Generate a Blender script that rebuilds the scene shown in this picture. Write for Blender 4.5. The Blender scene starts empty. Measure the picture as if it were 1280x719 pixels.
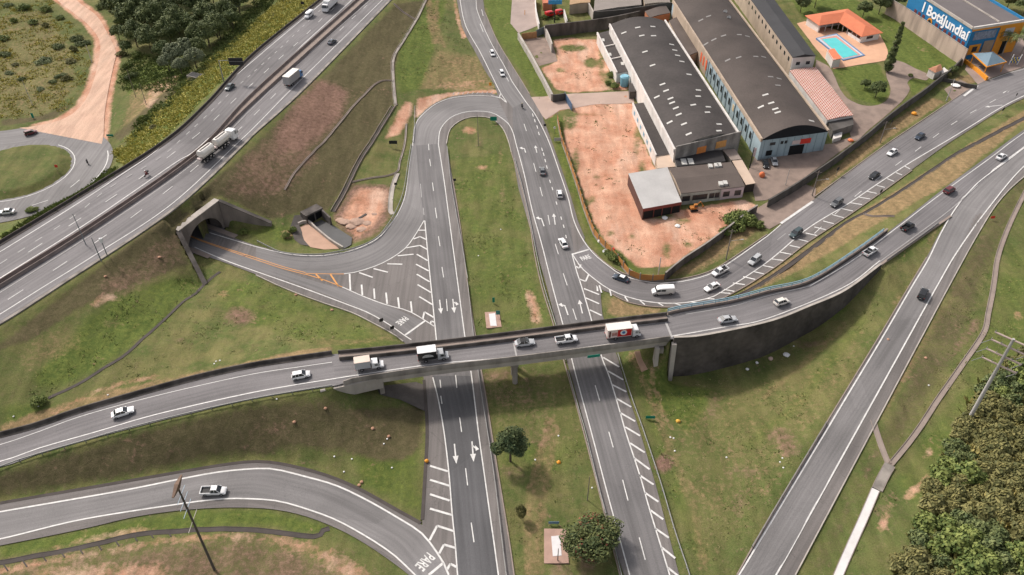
import bpy, bmesh, math, random
import numpy as np
from mathutils import Vector, Matrix
from mathutils.geometry import tessellate_polygon
random.seed(7); RNG = np.random.default_rng(7)
R = math.radians
C = bpy.context.scene.collection
SC = bpy.context.scene

# ---------------------------------------------------------------- camera
CAM_H = 135.0; FPX = 1015.0; PITCH = R(40.55)
cd = bpy.data.cameras.new('camera'); cam = bpy.data.objects.new('camera', cd); C.objects.link(cam)
cam.location = (0, 0, CAM_H); cam.rotation_euler = (R(90) - PITCH, 0, 0)
cd.sensor_width = 36; cd.lens = FPX / 1280 * 36; cd.clip_start = 1; cd.clip_end = 6000
SC.camera = cam
# ---------------------------------------------------------------- light
SUNV = Vector((-0.74, 0.70, 1.0)).normalized()
w = bpy.data.worlds.new('World'); SC.world = w; w.use_nodes = True
nt = w.node_tree; bg = nt.nodes['Background']
sky = nt.nodes.new('ShaderNodeTexSky'); sky.sky_type = 'NISHITA'; sky.sun_disc = False
sky.sun_elevation = math.asin(SUNV.z); sky.sun_rotation = math.atan2(SUNV.x, SUNV.y)
sky.air_density = 1.0; sky.dust_density = 3.0; sky.ozone_density = 0.6
bw_ = nt.nodes.new('ShaderNodeRGBToBW'); nt.links.new(sky.outputs[0], bw_.inputs[0])
hz_ = nt.nodes.new('ShaderNodeMix'); hz_.data_type = 'RGBA'; hz_.inputs[0].default_value = .72      # thin overcast veils the blue
nt.links.new(sky.outputs[0], hz_.inputs[6]); wt_ = nt.nodes.new('ShaderNodeVectorMath'); wt_.operation = 'SCALE'; wt_.inputs[0].default_value = (1.05, 1.0, .965); nt.links.new(bw_.outputs[0], wt_.inputs['Scale']); nt.links.new(wt_.outputs[0], hz_.inputs[7]); nt.links.new(hz_.outputs[2], bg.inputs[0]); bg.inputs[1].default_value = 0.142
sl = bpy.data.lights.new('sun', 'SUN'); sl.energy = 2.0; sl.angle = R(6); sl.color = (1, .92, .84)
so = bpy.data.objects.new('sun', sl); C.objects.link(so); so.location = (-100, 100, 200)
so.rotation_euler = SUNV.to_track_quat('Z', 'Y').to_euler()
SC.view_settings.view_transform = 'Standard'; SC.view_settings.look = 'None'
SC.view_settings.gamma = 1; SC.view_settings.use_curve_mapping = False
SC.view_settings.exposure = 0.66
SC.render.engine = 'CYCLES'; SC.cycles.max_bounces = 5

# ---------------------------------------------------------------- photo geometry -> world
SP, CP = math.sin(PITCH), math.cos(PITCH)
def P(px, py, z=0.0):
    if callable(z): z = z(px, py)
    a = (px - 640) / FPX; b = (359.5 - py) / FPX
    dx, dy, dz = a, CP + b * SP, -SP + b * CP
    t = (z - CAM_H) / dz
    return Vector((dx * t, dy * t, z))
def proj(x, y, z):
    z = z - CAM_H
    d = y * CP - z * SP; u = y * SP + z * CP
    return 640 + FPX * x / d, 359.5 - FPX * u / d
def itp(x, xs, ys): return float(np.interp(x, xs, ys))
def zM(px, py): return itp(.78 * px - .63 * py, [-240, 0, 100, 380], [10, 11, 10.5, 6.5])
def zB(px, py): return itp(px, [-120, 0, 200, 430, 850, 960, 1060, 1160, 1280], [2.5, 4, 6, 8.5, 8.5, 8, 6.8, 5.2, 4])
def zC(px, py): return itp(px, [740, 1000, 1280], [0, 1.5, 3])
def zD(px, py): return itp(py, [150, 184, 205, 235, 265, 290, 719], [4.05, 4.05, 4.2, 4.55, 4.85, 5.05, 0])
def zE(px, py): return itp(px, [0, 400], [1.0, 0])
def zI(px, py): return itp(px, [690, 830, 960, 1100, 1280], [.1, .8, 1.3, 2.2, 3.0])
def z0(px, py): return 0.0

# ---------------------------------------------------------------- objects
def tag(o, label=None, cat=None, group=None, kind=None):
    if label: o['label'] = label
    if cat: o['category'] = cat
    if group: o['group'] = group
    if kind: o['kind'] = kind
    return o
def empty(name, loc=(0, 0, 0), rz=0, label=None, cat=None, group=None):
    o = bpy.data.objects.new(name, None); C.objects.link(o); o.location = loc; o.rotation_euler = (0, 0, rz)
    o.empty_display_size = .2
    return tag(o, label, cat, group)
def mkobj(name, me, parent=None):
    o = bpy.data.objects.new(name, me); C.objects.link(o)
    if parent: o.parent = parent
    return o
def link(name, v, f, m=None, parent=None, smooth=False, uv=None):
    me = bpy.data.meshes.new(name); me.from_pydata([tuple(p) for p in v], [], f)
    if m: me.materials.append(m)
    if smooth: me.polygons.foreach_set('use_smooth', [True] * len(me.polygons))
    if uv is not None:
        l = me.uv_layers.new(name='uv'); vi = np.zeros(len(me.loops), 'i'); me.loops.foreach_get('vertex_index', vi)
        l.data.foreach_set('uv', np.asarray(uv, 'f')[vi].ravel())
    me.update()
    return mkobj(name, me, parent)
class MB:
    """collects simple solids, then links them as one mesh"""
    def __init__(s): s.v = []; s.f = []
    def add(s, v, f):
        n = len(s.v); s.v += [tuple(p) for p in v]; s.f += [tuple(i + n for i in q) for q in f]; return s
    def box(s, x0, x1, y0, y1, za, zb, M=None):
        v = [Vector(p) for p in ((x0, y0, za), (x1, y0, za), (x1, y1, za), (x0, y1, za), (x0, y0, zb), (x1, y0, zb), (x1, y1, zb), (x0, y1, zb))]
        if M: v = [M @ p for p in v]
        return s.add(v, [(0, 3, 2, 1), (4, 5, 6, 7), (0, 1, 5, 4), (1, 2, 6, 5), (2, 3, 7, 6), (3, 0, 4, 7)])
    def cyl(s, a, b, r0, r1=None, n=10, cap=True):
        r1 = r0 if r1 is None else r1; a = Vector(a); b = Vector(b); d = (b - a).normalized()
        u = d.orthogonal().normalized(); w_ = d.cross(u)
        v = []
        for c, r in ((a, r0), (b, r1)):
            for k in range(n):
                t = 2 * math.pi * k / n; v.append(c + u * (r * math.cos(t)) + w_ * (r * math.sin(t)))
        f = [(k, (k + 1) % n, n + (k + 1) % n, n + k) for k in range(n)]
        if cap: f += [tuple(range(n - 1, -1, -1)), tuple(range(n, 2 * n))]
        return s.add(v, f)
    def prism(s, poly, za, zb):
        n = len(poly); v = [(p[0], p[1], za) for p in poly] + [(p[0], p[1], zb) for p in poly]
        a = sum(poly[i][0] * poly[(i + 1) % n][1] - poly[(i + 1) % n][0] * poly[i][1] for i in range(n))
        f = [(k, (k + 1) % n, n + (k + 1) % n, n + k) for k in range(n)] + [tuple(range(n - 1, -1, -1)), tuple(range(n, 2 * n))]
        if a < 0: f = [q[::-1] for q in f]
        return s.add(v, f)
    def loft(s, rings, cap=True):
        n = len(rings[0]); v = [p for r in rings for p in r]; f = []
        for i in range(len(rings) - 1):
            for k in range(n): f.append((i * n + k, i * n + (k + 1) % n, (i + 1) * n + (k + 1) % n, (i + 1) * n + k))
        if cap: f += [tuple(range(n - 1, -1, -1)), tuple(range((len(rings) - 1) * n, len(rings) * n))]
        return s.add(v, f)
    def build(s, name, m, parent=None, smooth=False, bevel=0, fix=True):
        o = link(name, s.v, s.f, m, parent)
        if fix or bevel:
            bm = bmesh.new(); bm.from_mesh(o.data); bmesh.ops.recalc_face_normals(bm, faces=bm.faces)
            if bevel: bmesh.ops.bevel(bm, geom=[e for e in bm.edges], offset=bevel, segments=2, profile=.6, affect='EDGES', clamp_overlap=True)
            bm.to_mesh(o.data); bm.free()
        if smooth:
            o.data.polygons.foreach_set('use_smooth', [True] * len(o.data.polygons))
            try: o.data.set_sharp_from_angle(angle=R(38))
            except Exception: pass
        return o
def crom(pts, step=None, n=None):
    """Catmull-Rom through 3D points, resampled by arc length"""
    p = [Vector(q) for q in pts]
    if len(p) == 2: dense = [p[0].lerp(p[1], i / 20) for i in range(21)]
    else:
        q = [p[0] * 2 - p[1]] + p + [p[-1] * 2 - p[-2]]; dense = []
        for i in range(1, len(q) - 2):
            a, b, c, d = q[i - 1:i + 3]
            for k in range(14):
                t = k / 14
                dense.append(.5 * ((2 * b) + (c - a) * t + (2 * a - 5 * b + 4 * c - d) * t * t + (3 * b - a - 3 * c + d) * t ** 3))
        dense.append(p[-1])
    A = np.array(dense); s = np.concatenate([[0], np.cumsum(np.linalg.norm(np.diff(A, axis=0), axis=1))])
    if n is None: n = max(2, int(s[-1] / step) + 1)
    u = np.linspace(0, s[-1], n)
    return [Vector((np.interp(t, s, A[:, 0]), np.interp(t, s, A[:, 1]), np.interp(t, s, A[:, 2]))) for t in u]
def W(pts, z=0.0): return [P(p[0], p[1], z) for p in pts]
def normals2d(p):
    out = []
    for i in range(len(p)):
        d = p[min(i + 1, len(p) - 1)] - p[max(i - 1, 0)]; d = Vector((d.x, d.y, 0))
        if d.length < 1e-6: d = Vector((1, 0, 0))
        d.normalize(); out.append(Vector((-d.y, d.x, 0)))
    return out
def sweep(mb, pts, prof, close=False):
    """profile of (side offset, height) polygon swept along a polyline"""
    p = [Vector(q) for q in pts]; nn = normals2d(p)
    rings = [[p[i] + nn[i] * a + Vector((0, 0, b)) for a, b in prof] for i in range(len(p))]
    return mb.loft(rings)
def strip(pts, width, dz=0.0):
    p = [Vector(q) for q in pts]; nn = normals2d(p); v = []
    for i in range(len(p)): v += [p[i] - nn[i] * width / 2 + Vector((0, 0, dz)), p[i] + nn[i] * width / 2 + Vector((0, 0, dz))]
    f = [(2 * i, 2 * i + 2, 2 * i + 3, 2 * i + 1) for i in range(len(p) - 1)]
    return v, f

# ---------------------------------------------------------------- materials
MATS = {}
def srgb(r, g, b):
    f = lambda c: ((c / 255 + .055) / 1.055) ** 2.4 if c > 10 else c / 255 / 12.92
    return (f(r), f(g), f(b))
def M(name, col, rough=.8, var=.15, scale=.5, fine=6., bump=.0, metal=0., spec=.3, island=0., obj=False, stain=0., coat=0.):
    if name in MATS: return MATS[name]
    m = bpy.data.materials.new(name); m.use_nodes = True; t = m.node_tree; N = t.nodes; L = t.links
    b = N['Principled BSDF']; b.inputs['Roughness'].default_value = rough; b.inputs['Metallic'].default_value = metal
    b.inputs['Specular IOR Level'].default_value = spec
    if coat: b.inputs['Coat Weight'].default_value = coat
    if obj: co = N.new('ShaderNodeTexCoord').outputs['Object']
    else: co = N.new('ShaderNodeNewGeometry').outputs['Position']
    n1 = N.new('ShaderNodeTexNoise'); n1.inputs['Scale'].default_value = scale; n1.inputs['Detail'].default_value = 6
    n2 = N.new('ShaderNodeTexNoise'); n2.inputs['Scale'].default_value = fine; n2.inputs['Detail'].default_value = 3
    L.new(co, n1.inputs[0]); L.new(co, n2.inputs[0])
    ad = N.new('ShaderNodeMath'); ad.operation = 'MULTIPLY_ADD'; L.new(n1.outputs[0], ad.inputs[0]); ad.inputs[1].default_value = 1.2
    sc = N.new('ShaderNodeMath'); sc.operation = 'MULTIPLY'; L.new(n2.outputs[0], sc.inputs[0]); sc.inputs[1].default_value = .6
    L.new(sc.outputs[0], ad.inputs[2])
    src = ad.outputs[0]
    if island:
        g = N.new('ShaderNodeNewGeometry'); k = N.new('ShaderNodeMath'); k.operation = 'MULTIPLY_ADD'
        L.new(g.outputs['Random Per Island'], k.inputs[0]); k.inputs[1].default_value = island; L.new(src, k.inputs[2]); src = k.outputs[0]
    mr = N.new('ShaderNodeMapRange'); L.new(src, mr.inputs[0])
    mr.inputs[1].default_value = .45; mr.inputs[2].default_value = 1.35 + island; mr.inputs[3].default_value = 1 - var; mr.inputs[4].default_value = 1 + var
    mx = N.new('ShaderNodeVectorMath'); mx.operation = 'SCALE'; mx.inputs[0].default_value = col[:3]; L.new(mr.outputs[0], mx.inputs['Scale'])
    out = mx.outputs[0]
    if stain:
        ns = N.new('ShaderNodeTexNoise'); ns.inputs['Scale'].default_value = 1.; ns.inputs['Detail'].default_value = 5
        mp = N.new('ShaderNodeMapping'); mp.inputs['Scale'].default_value = (.35, .35, .1); L.new(co, mp.inputs[0]); L.new(mp.outputs[0], ns.inputs[0])
        r2 = N.new('ShaderNodeMapRange'); L.new(ns.outputs[0], r2.inputs[0]); r2.inputs[1].default_value = .42; r2.inputs[2].default_value = .66
        r2.inputs[3].default_value = 0; r2.inputs[4].default_value = stain
        mm = N.new('ShaderNodeMix'); mm.data_type = 'RGBA'; L.new(r2.outputs[0], mm.inputs[0]); L.new(out, mm.inputs[6]); mm.inputs[7].default_value = (.035, .031, .028, 1)
        out = mm.outputs[2]
    L.new(out, b.inputs['Base Color'])
    if bump:
        bp = N.new('ShaderNodeBump'); bp.inputs['Strength'].default_value = bump; bp.inputs['Distance'].default_value = .05; L.new(n2.outputs[0], bp.inputs['Height'])
        L.new(bp.outputs[0], b.inputs['Normal'])
    MATS[name] = m; return m

def road_mat(name, col, streak=.22, crack=.5, rough=.85, warm=(1, .97, .95)):
    """asphalt: wheel tracks run along the road (UV in metres: u along, v across), patches and cracks in world space"""
    m = bpy.data.materials.new(name); m.use_nodes = True; t = m.node_tree; N = t.nodes; L = t.links
    b = N['Principled BSDF']; b.inputs['Roughness'].default_value = rough; b.inputs['Specular IOR Level'].default_value = .3
    uv = N.new('ShaderNodeUVMap').outputs[0]; pos = N.new('ShaderNodeNewGeometry').outputs['Position']
    def noise(co, s, d, sc=None):
        if sc:
            mp = N.new('ShaderNodeMapping'); mp.inputs['Scale'].default_value = sc; L.new(co, mp.inputs[0]); co = mp.outputs[0]
        n = N.new('ShaderNodeTexNoise'); n.inputs['Scale'].default_value = s; n.inputs['Detail'].default_value = d; L.new(co, n.inputs[0]); return n.outputs[0]
    def mr(x, a, c, lo, hi):
        r = N.new('ShaderNodeMapRange'); L.new(x, r.inputs[0])
        for i, q in enumerate((a, c, lo, hi)): r.inputs[i + 1].default_value = q
        return r.outputs[0]
    def mul(x, y):
        k = N.new('ShaderNodeMath'); k.operation = 'MULTIPLY'; L.new(x, k.inputs[0]); L.new(y, k.inputs[1]); return k.outputs[0]
    a = mr(noise(uv, 1., 4, (.03, 1.1, 1)), .33, .64, 1 - streak * 1.4, 1 + streak * .7)
    c = mr(noise(pos, .05, 6), .33, .66, .82, 1.14)
    d = mr(noise(pos, 5., 3), .3, .7, .88, 1.12)
    vo = N.new('ShaderNodeTexVoronoi'); vo.feature = 'DISTANCE_TO_EDGE'; vo.inputs['Scale'].default_value = .085
    dn = N.new('ShaderNodeTexNoise'); dn.inputs['Scale'].default_value = .35; dn.inputs['Detail'].default_value = 5; L.new(pos, dn.inputs[0])
    vm = N.new('ShaderNodeVectorMath'); vm.operation = 'MULTIPLY_ADD'; L.new(dn.outputs['Color'], vm.inputs[0]); vm.inputs[1].default_value = (5, 5, 5); L.new(pos, vm.inputs[2]); L.new(vm.outputs[0], vo.inputs[0])
    e = mr(vo.outputs[0], 0, .006, 1 - crack * .45, 1)
    vp = N.new('ShaderNodeTexVoronoi'); vp.inputs['Scale'].default_value = .028; L.new(pos, vp.inputs[0])
    sx = N.new('ShaderNodeSeparateColor'); L.new(vp.outputs['Color'], sx.inputs[0]); g = mr(sx.outputs[0], 0, 1, .92, 1.06)
    o = mul(mul(mul(a, c), mul(d, e)), g)
    mx = N.new('ShaderNodeVectorMath'); mx.operation = 'SCALE'; mx.inputs[0].default_value = tuple(col * k for k in warm); L.new(o, mx.inputs['Scale'])
    L.new(mx.outputs[0], b.inputs['Base Color'])
    bp = N.new('ShaderNodeBump'); bp.inputs['Strength'].default_value = .15; bp.inputs['Distance'].default_value = .02; L.new(noise(pos, 12., 2), bp.inputs['Height']); L.new(bp.outputs[0], b.inputs['Normal'])
    return m
# ================================================================ terrain solver
GS = .8; X0, X1, Y0, Y1 = -312., 312., 56., 520.
gx = np.arange(X0, X1 + GS, GS); gy = np.arange(Y0, Y1 + GS, GS); NX, NY = len(gx), len(gy)
pz = np.zeros((NY, NX)); pc = np.zeros((NY, NX)); cm = np.zeros((NY, NX), bool)
def pin(pts, force=False):
    a = np.asarray([tuple(p) for p in pts]); i = np.rint((a[:, 0] - X0) / GS).astype(int); j = np.rint((a[:, 1] - Y0) / GS).astype(int)
    ok = (i >= 0) & (i < NX) & (j >= 0) & (j < NY); i, j, z = i[ok], j[ok], a[ok, 2]
    if force: pz[j, i] = z; pc[j, i] = 1; return
    free = pc[j, i] < 1e6
    np.add.at(pz, (j[free], i[free]), z[free]); np.add.at(pc, (j[free], i[free]), 1)
def inpoly(poly, X, Y):
    x = np.array([p[0] for p in poly]); y = np.array([p[1] for p in poly]); c = np.zeros(X.shape, bool); n = len(x); j = n - 1
    for i in range(n):
        cond = (y[i] > Y) != (y[j] > Y)
        with np.errstate(divide='ignore', invalid='ignore'):
            c ^= cond & (X < (x[j] - x[i]) * (Y - y[i]) / (y[j] - y[i] + 1e-12) + x[i])
        j = i
    return c
GXX, GYY = np.meshgrid(gx, gy)
def polymask(poly):
    m = np.zeros((NY, NX), bool); xs = [p[0] for p in poly]; ys = [p[1] for p in poly]
    i0 = max(0, int((min(xs) - X0) / GS) - 1); i1 = min(NX, int((max(xs) - X0) / GS) + 2)
    j0 = max(0, int((min(ys) - Y0) / GS) - 1); j1 = min(NY, int((max(ys) - Y0) / GS) + 2)
    if i1 <= i0 or j1 <= j0: return m
    m[j0:j1, i0:i1] = inpoly(poly, GXX[j0:j1, i0:i1], GYY[j0:j1, i0:i1]); return m
def dilate(m, k=1):
    for _ in range(k):
        q = m.copy(); q[1:] |= m[:-1]; q[:-1] |= m[1:]; q[:, 1:] |= m[:, :-1]; q[:, :-1] |= m[:, 1:]; m = q
    return m
def pinpoly(pw, z, grow=1):
    m = dilate(polymask(pw), grow)
    m &= (pc == 0)
    pz[m] = z; pc[m] = 1
UNDER = .14
def ribbon(L, Rr, z, n=None, step=2.5, name=None, m=None, kind='structure', dz=0., pinit=True, margin=1.0, smooth=True, ncross=1):
    """road surface between two traced edges"""
    l = crom(W(L, z), step=step); n = len(l); r = crom(W(Rr, z), n=n)
    v = []; uv = []; s = 0
    for i in range(n):
        if i: s += ((l[i] + r[i]) / 2 - (l[i - 1] + r[i - 1]) / 2).length
        wd = (l[i] - r[i]).length
        v += [l[i] + Vector((0, 0, dz)), r[i] + Vector((0, 0, dz))]; uv += [(s, 0), (s, wd)]
    f = [(2 * i, 2 * i + 1, 2 * i + 3, 2 * i + 2) for i in range(n - 1)]
    if pinit:
        pts = []
        for i in range(n - 1):
            for a in (0, .25, .5, .75):
                p = l[i].lerp(l[i + 1], a); q = r[i].lerp(r[i + 1], a); d = (q - p); k = max(2, int(d.length / .5)); mg = margin / max(d.length, .1)
                for t in np.linspace(-mg, 1 + mg, k + 2):
                    c = p.lerp(q, t); pts.append((c.x, c.y, c.z - UNDER))
        pin(pts)
    if name:
        bm_up = f if ((v[1] - v[0]).cross(v[2] - v[0])).z > 0 else [q[::-1] for q in f]
        o = link(name, v, bm_up, m, uv=uv); tag(o, kind=kind); return o, l, r
    return None, l, r
def sheet(name, pw, m, z=None, kind='structure', parent=None):
    """flat polygon surface (world points)"""
    p = [Vector((q[0], q[1], q[2] if z is None else z)) for q in pw]
    tris = tessellate_polygon([p]); f = []
    for t in tris:
        a, b, c = (p[i] for i in t); f.append(tuple(t) if (b - a).cross(c - a).z > 0 else tuple(t[::-1]))
    uv = [(q.y, q.x) for q in p]
    o = link(name, p, f, m, parent, uv=uv)
    if kind and not parent: tag(o, kind=kind)
    return o
MOT = road_mat('motorway_asphalt', .178, .16, .35, warm=(1, .945, .955))
SHO = road_mat('shoulder_asphalt', .165, .14, .7, warm=(1, .91, .865))
ASL = road_mat('light_asphalt', .195, .13, .35, warm=(1, .955, .945))
ASM = road_mat('mid_asphalt', .152, .16, .3, warm=(1, .955, .955))
ASD = road_mat('dark_asphalt', .10, .14, .2, warm=(1, .985, 1.02))
PAINT = M('road_paint', (.60, .59, .57), .6, .3, 1.0, 7)
PAINTF = M('worn_paint', (.36, .35, .34), .7, .2, 1.2, 9)
ORANGEP = M('orange_paint', (.60, .27, .07), .6, .12, 1.2, 9)
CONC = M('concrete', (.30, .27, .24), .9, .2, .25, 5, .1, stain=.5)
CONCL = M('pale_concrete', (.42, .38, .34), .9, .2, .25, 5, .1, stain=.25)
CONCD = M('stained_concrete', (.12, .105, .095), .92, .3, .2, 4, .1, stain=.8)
GUT = M('gutter_concrete', (.27, .22, .19), .92, .2, .4, 5)
DGUT = M('dark_gutter', (.07, .06, .055), .95, .3, .4, 5)
STEEL = M('galvanised_steel', (.27, .27, .26), .6, .15, 2, 8, metal=.2)

# ---- motorway -------------------------------------------------------------
mo1 = [(-120, 377), (0, 305), (100, 245), (205, 179), (258, 132), (319, 67), (405, -3), (470, -60)]
mi1 = [(-120, 425), (0, 352), (130, 271), (250, 186), (320, 113), (447, -1), (510, -58)]
mi2 = [(-120, 434), (0, 361), (130, 279), (250, 194), (320, 127), (460, 0), (524, -58)]
me2 = [(-120, 474), (0, 406), (72, 360), (220, 261), (306, 181), (320, 167), (385, 108), (490, 0), (548, -60)]
ribbon(mo1, mi1, zM, name='motorway_road', m=MOT)
ribbon(mi2, me2, zM, name='motorway_road', m=MOT)
ribbon(mi1, mi2, zM, name='motorway_median', m=GUT, dz=-.02)
# ---- bridge ramp ----------------------------------------------------------
bu = [(-100, 572), (0, 545), (45, 533), (100, 514), (180, 491), (250, 472), (320, 457), (415, 443)]
bl = [(-100, 603), (0, 584), (50, 567), (120, 547), (200, 526), (225, 520), (320, 498), (420, 482)]
ribbon(bu, bl, zB, name='overpass_road', m=MOT)
bru = [(415, 443), (477, 437), (557, 428), (640, 418), (765, 402), (835, 394)]
brl = [(420, 482), (450, 475), (545, 461), (640, 450), (765, 434), (838, 424)]
ribbon(bru, brl, zB, name='overpass_road', m=MOT, pinit=False)
ru = [(835, 394), (857, 389), (915, 379), (960, 367), (1012, 355), (1067, 321), (1122, 281), (1177, 238), (1242, 190), (1262, 175), (1280, 162), (1340, 118), (1400, 76)]
rl = [(838, 424), (880, 421), (960, 404), (1055, 364), (1100, 331), (1150, 296), (1188, 270), (1225, 235), (1262, 205), (1280, 190), (1340, 146), (1400, 104)]
ribbon(ru, rl, zB, name='overpass_road', m=MOT, margin=.2)
# ---- right road -----------------------------------------------------------
dl = [(880, 790), (921, 719), (960, 650), (1026, 540), (1095, 427), (1135, 360), (1158, 322), (1175, 290), (1195, 258), (1222, 230), (1262, 197), (1280, 184), (1340, 142), (1400, 100)]
dr = [(950, 795), (994, 719), (1089, 540), (1185, 360), (1225, 288), (1250, 250), (1280, 221), (1340, 178), (1400, 136)]
slip_, _, _ = ribbon(dl, dr, zD, name='slip_road', m=SHO, dz=.03)
from mathutils.bvhtree import BVHTree
_bv = BVHTree.FromPolygons([v_.co.copy() for v_ in slip_.data.vertices], [tuple(p_.vertices) for p_ in slip_.data.polygons])
def zS(px, py):
    """height of the slip road surface itself under a photo position"""
    z = zD(px, py)
    for _ in range(4):
        p = P(px, py, z); h = _bv.ray_cast(Vector((p.x, p.y, 50)), Vector((0, 0, -1)))[0]
        if h is None: break
        z = h.z
    return z
ribbon([(p[0] + 3.5, p[1] + .5) for p in dl], [(958, 719 + 16), (970, 719), (1070, 540), (1170, 360), (1197, 315), (1235, 262), (1280, 209), (1340, 165), (1400, 123)], zS, name='slip_road_lane', m=ASL, dz=.04, pinit=False)
# ---- lower loop -----------------------------------------------------------
eu = [(-100, 646), (0, 629), (150, 603), (225, 590), (280, 581), (320, 577), (357, 581), (407, 594), (450, 612), (495, 637), (530, 658), (552, 680), (572, 735)]
el = [(-100, 700), (0, 682), (100, 662), (175, 645), (250, 636), (320, 635), (370, 642), (420, 660), (460, 682), (500, 710), (520, 728), (548, 770)]
ribbon(eu, el, zE, name='lower_slip_road', m=SHO, dz=.006)
ribbon([(-100, 656), (0, 640), (150, 614), (225, 599), (275, 590), (320, 586), (345, 587), (382, 596), (420, 607), (460, 626), (500, 649), (525, 665), (540, 682), (556, 705), (562, 722)],
       [(-100, 691), (0, 674), (100, 650), (212, 632), (275, 624), (320, 624), (350, 627), (382, 636), (420, 650), (460, 672), (490, 692), (510, 710), (522, 724)], zE, name='lower_slip_road_lane', m=ASL, dz=.015, pinit=False)
# ---- branch road ----------------------------------------------------------
cu = [(728, 297), (740, 313), (757, 330), (780, 343), (815, 351), (840, 351.5), (865, 347), (890, 339), (915, 324), (959, 294), (1010, 255), (1055, 220), (1110, 180), (1170, 140), (1210, 112), (1235, 100), (1280, 84), (1340, 62), (1400, 40)]
cl = [(722, 326), (735, 345), (750, 361), (765, 367), (785, 377), (815, 382.5), (852, 383), (885, 379), (925, 361), (969, 333), (1010, 302), (1057, 271), (1100, 241), (1140, 212), (1180, 183), (1214, 161), (1247, 140), (1280, 123), (1340, 100), (1400, 78)]
ribbon(cu, cl, zC, name='branch_road', m=SHO, dz=.012)
ribbon([(732, 304), (740, 315), (757, 331), (780, 345), (815, 354), (840, 354), (865, 350), (890, 342), (915, 327), (959, 296), (1010, 257), (1055, 222), (1110, 182), (1170, 142), (1210, 114), (1235, 102), (1280, 86), (1340, 64), (1400, 42)],
       [(717, 319), (727, 335), (747, 352), (762, 362), (785, 371), (815, 377.5), (850, 378), (885, 372), (907, 362), (960, 327), (1010, 286), (1060, 255), (1097, 230), (1135, 205), (1177, 180), (1210, 160), (1247, 137), (1280, 120), (1340, 97), (1400, 75)], zC, name='branch_road_lane', m=MOT, dz=.026, pinit=False)
# ---- level carriageways ---------------------------------------------------
# one paved base: left carriageway, loop, tunnel road and gore
loop_out = [(233, 303), (252, 279), (280, 293), (320, 307), (345, 313), (357, 316), (395, 319), (430, 315), (455, 306), (475, 294), (490, 276), (499, 261), (506, 242), (511, 205), (515, 180), (517, 160), (522, 148), (532, 137), (545, 128), (565, 120.5), (595, 116), (612, 116), (622, 119)]
top_l = [(618, 106), (606, 88), (594, 65), (583, 46), (577, 32), (571, 0), (560, -60)]
top_r = [(598, -60), (604, 0), (606, 15), (621, 50), (640, 82), (650, 98), (662, 118), (678, 145), (689, 175), (704, 217), (714, 247), (722, 275), (731, 297), (725, 330), (752, 352), (751, 372), (753, 392), (760, 420), (772, 446), (784, 490), (800, 540), (820, 607), (848, 715), (862, 770)]
bot = [(794, 770), (780, 719), (754, 640), (733, 540), (717, 480), (699, 420), (684, 360), (671, 315), (656, 263), (648, 235), (640, 190), (636, 175), (628, 160), (616, 149), (603, 146), (586, 147), (572, 153), (562, 163), (558, 180), (566, 225), (573, 267), (579, 310), (585, 360), (596, 430), (608, 500), (619, 570), (637, 680), (650, 770)]
left = [(575, 780), (545, 760), (527, 722), (528, 650), (531, 600), (534, 540), (532, 500), (530, 475), (526, 455), (515, 437), (502, 425), (492, 417), (470, 405), (440, 390), (402, 377), (357, 360), (320, 343), (243, 314)]
FLAT = loop_out + top_l + top_r + bot + left
pinpoly(W(FLAT), -UNDER, 2)
sheet('junction_road', W(FLAT), SHO, 0.0)
# ---- road into the tunnel, roundabout, dirt road ---------------------------
ring_c = P(20, 214, 0)
def circ(c, r, n=64, z=0.): return [Vector((c.x + r * math.cos(2 * math.pi * k / n), c.y + r * math.sin(2 * math.pi * k / n), z)) for k in range(n)]
pinpoly(circ(ring_c, 28), -UNDER, 1)
sheet('roundabout_road', circ(ring_c, 28), ASL, .0)
pz[polymask(circ(ring_c, 13.5))] = 1.3
m_ = polymask(circ(ring_c, 15.8)) & ~polymask(circ(ring_c, 13.5)); pc[m_] = 0; pz[m_] = 0
ribbon([(-150, 170), (-60, 166), (0, 164), (40, 158)], [(-150, 195), (-60, 190), (0, 184), (60, 172)], 0.0, name='access_road', m=ASL, dz=.012)
dL = [(40, -30), (67, 0), (90, 18), (107, 32), (120, 50), (120, 72), (110, 110), (95, 135), (72, 150), (37, 158), (20, 160)]
dR = [(70, -40), (100, 0), (125, 20), (140, 45), (149, 65), (146, 82), (140, 110), (135, 140), (134, 160), (133, 172), (131, 180)]
ribbon(dL, dR, 0.0)

# ---- control heights -------------------------------------------------------
def ctrl(lst, r=1):
    for px, py, z in lst:
        p = P(px, py, z); i = int((p.x - X0) / GS); j = int((p.y - Y0) / GS)
        if 0 <= i < NX and 0 <= j < NY and pc[j, i] == 0:
            s = (slice(max(0, j - r), j + r + 1), slice(max(0, i - r), i + r + 1)); mm = pc[s] == 0
            pz[s][mm] = z; pc[s] = np.where(mm, 1, pc[s]); cm[s] |= mm
chan = [(536, -12), (532, 0), (520, 25), (505, 50), (492, 72), (491, 95), (494, 130)]
diag = [(492, 133), (475, 160), (464, 179), (450, 200), (434, 232), (425, 250), (416, 265)]
ctrl([(p[0], p[1], 2.2) for p in chan]); ctrl([(p[0], p[1], itp(p[1], [130, 265], [2, -1])) for p in diag])
ctrl([(20, 60, 0), (60, 110, 0), (-60, 100, 0), (0, 0, 1), (180, 100, 0), (210, 60, -.5), (300, 20, 2), (200, 10, 1), (160, 160, 0), (350, -40, 3), (-100, 0, 1)])
ctrl([(560, 60, .8), (545, 20, 1), (575, 90, .3), (640, 60, .3), (660, 100, .2), (540, -40, 1)])
ctrl([(620, 200, -.5), (620, 280, -.6), (640, 360, -.6), (640, 500, -.6), (680, 600, -.5), (700, 700, -.5)])
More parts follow.
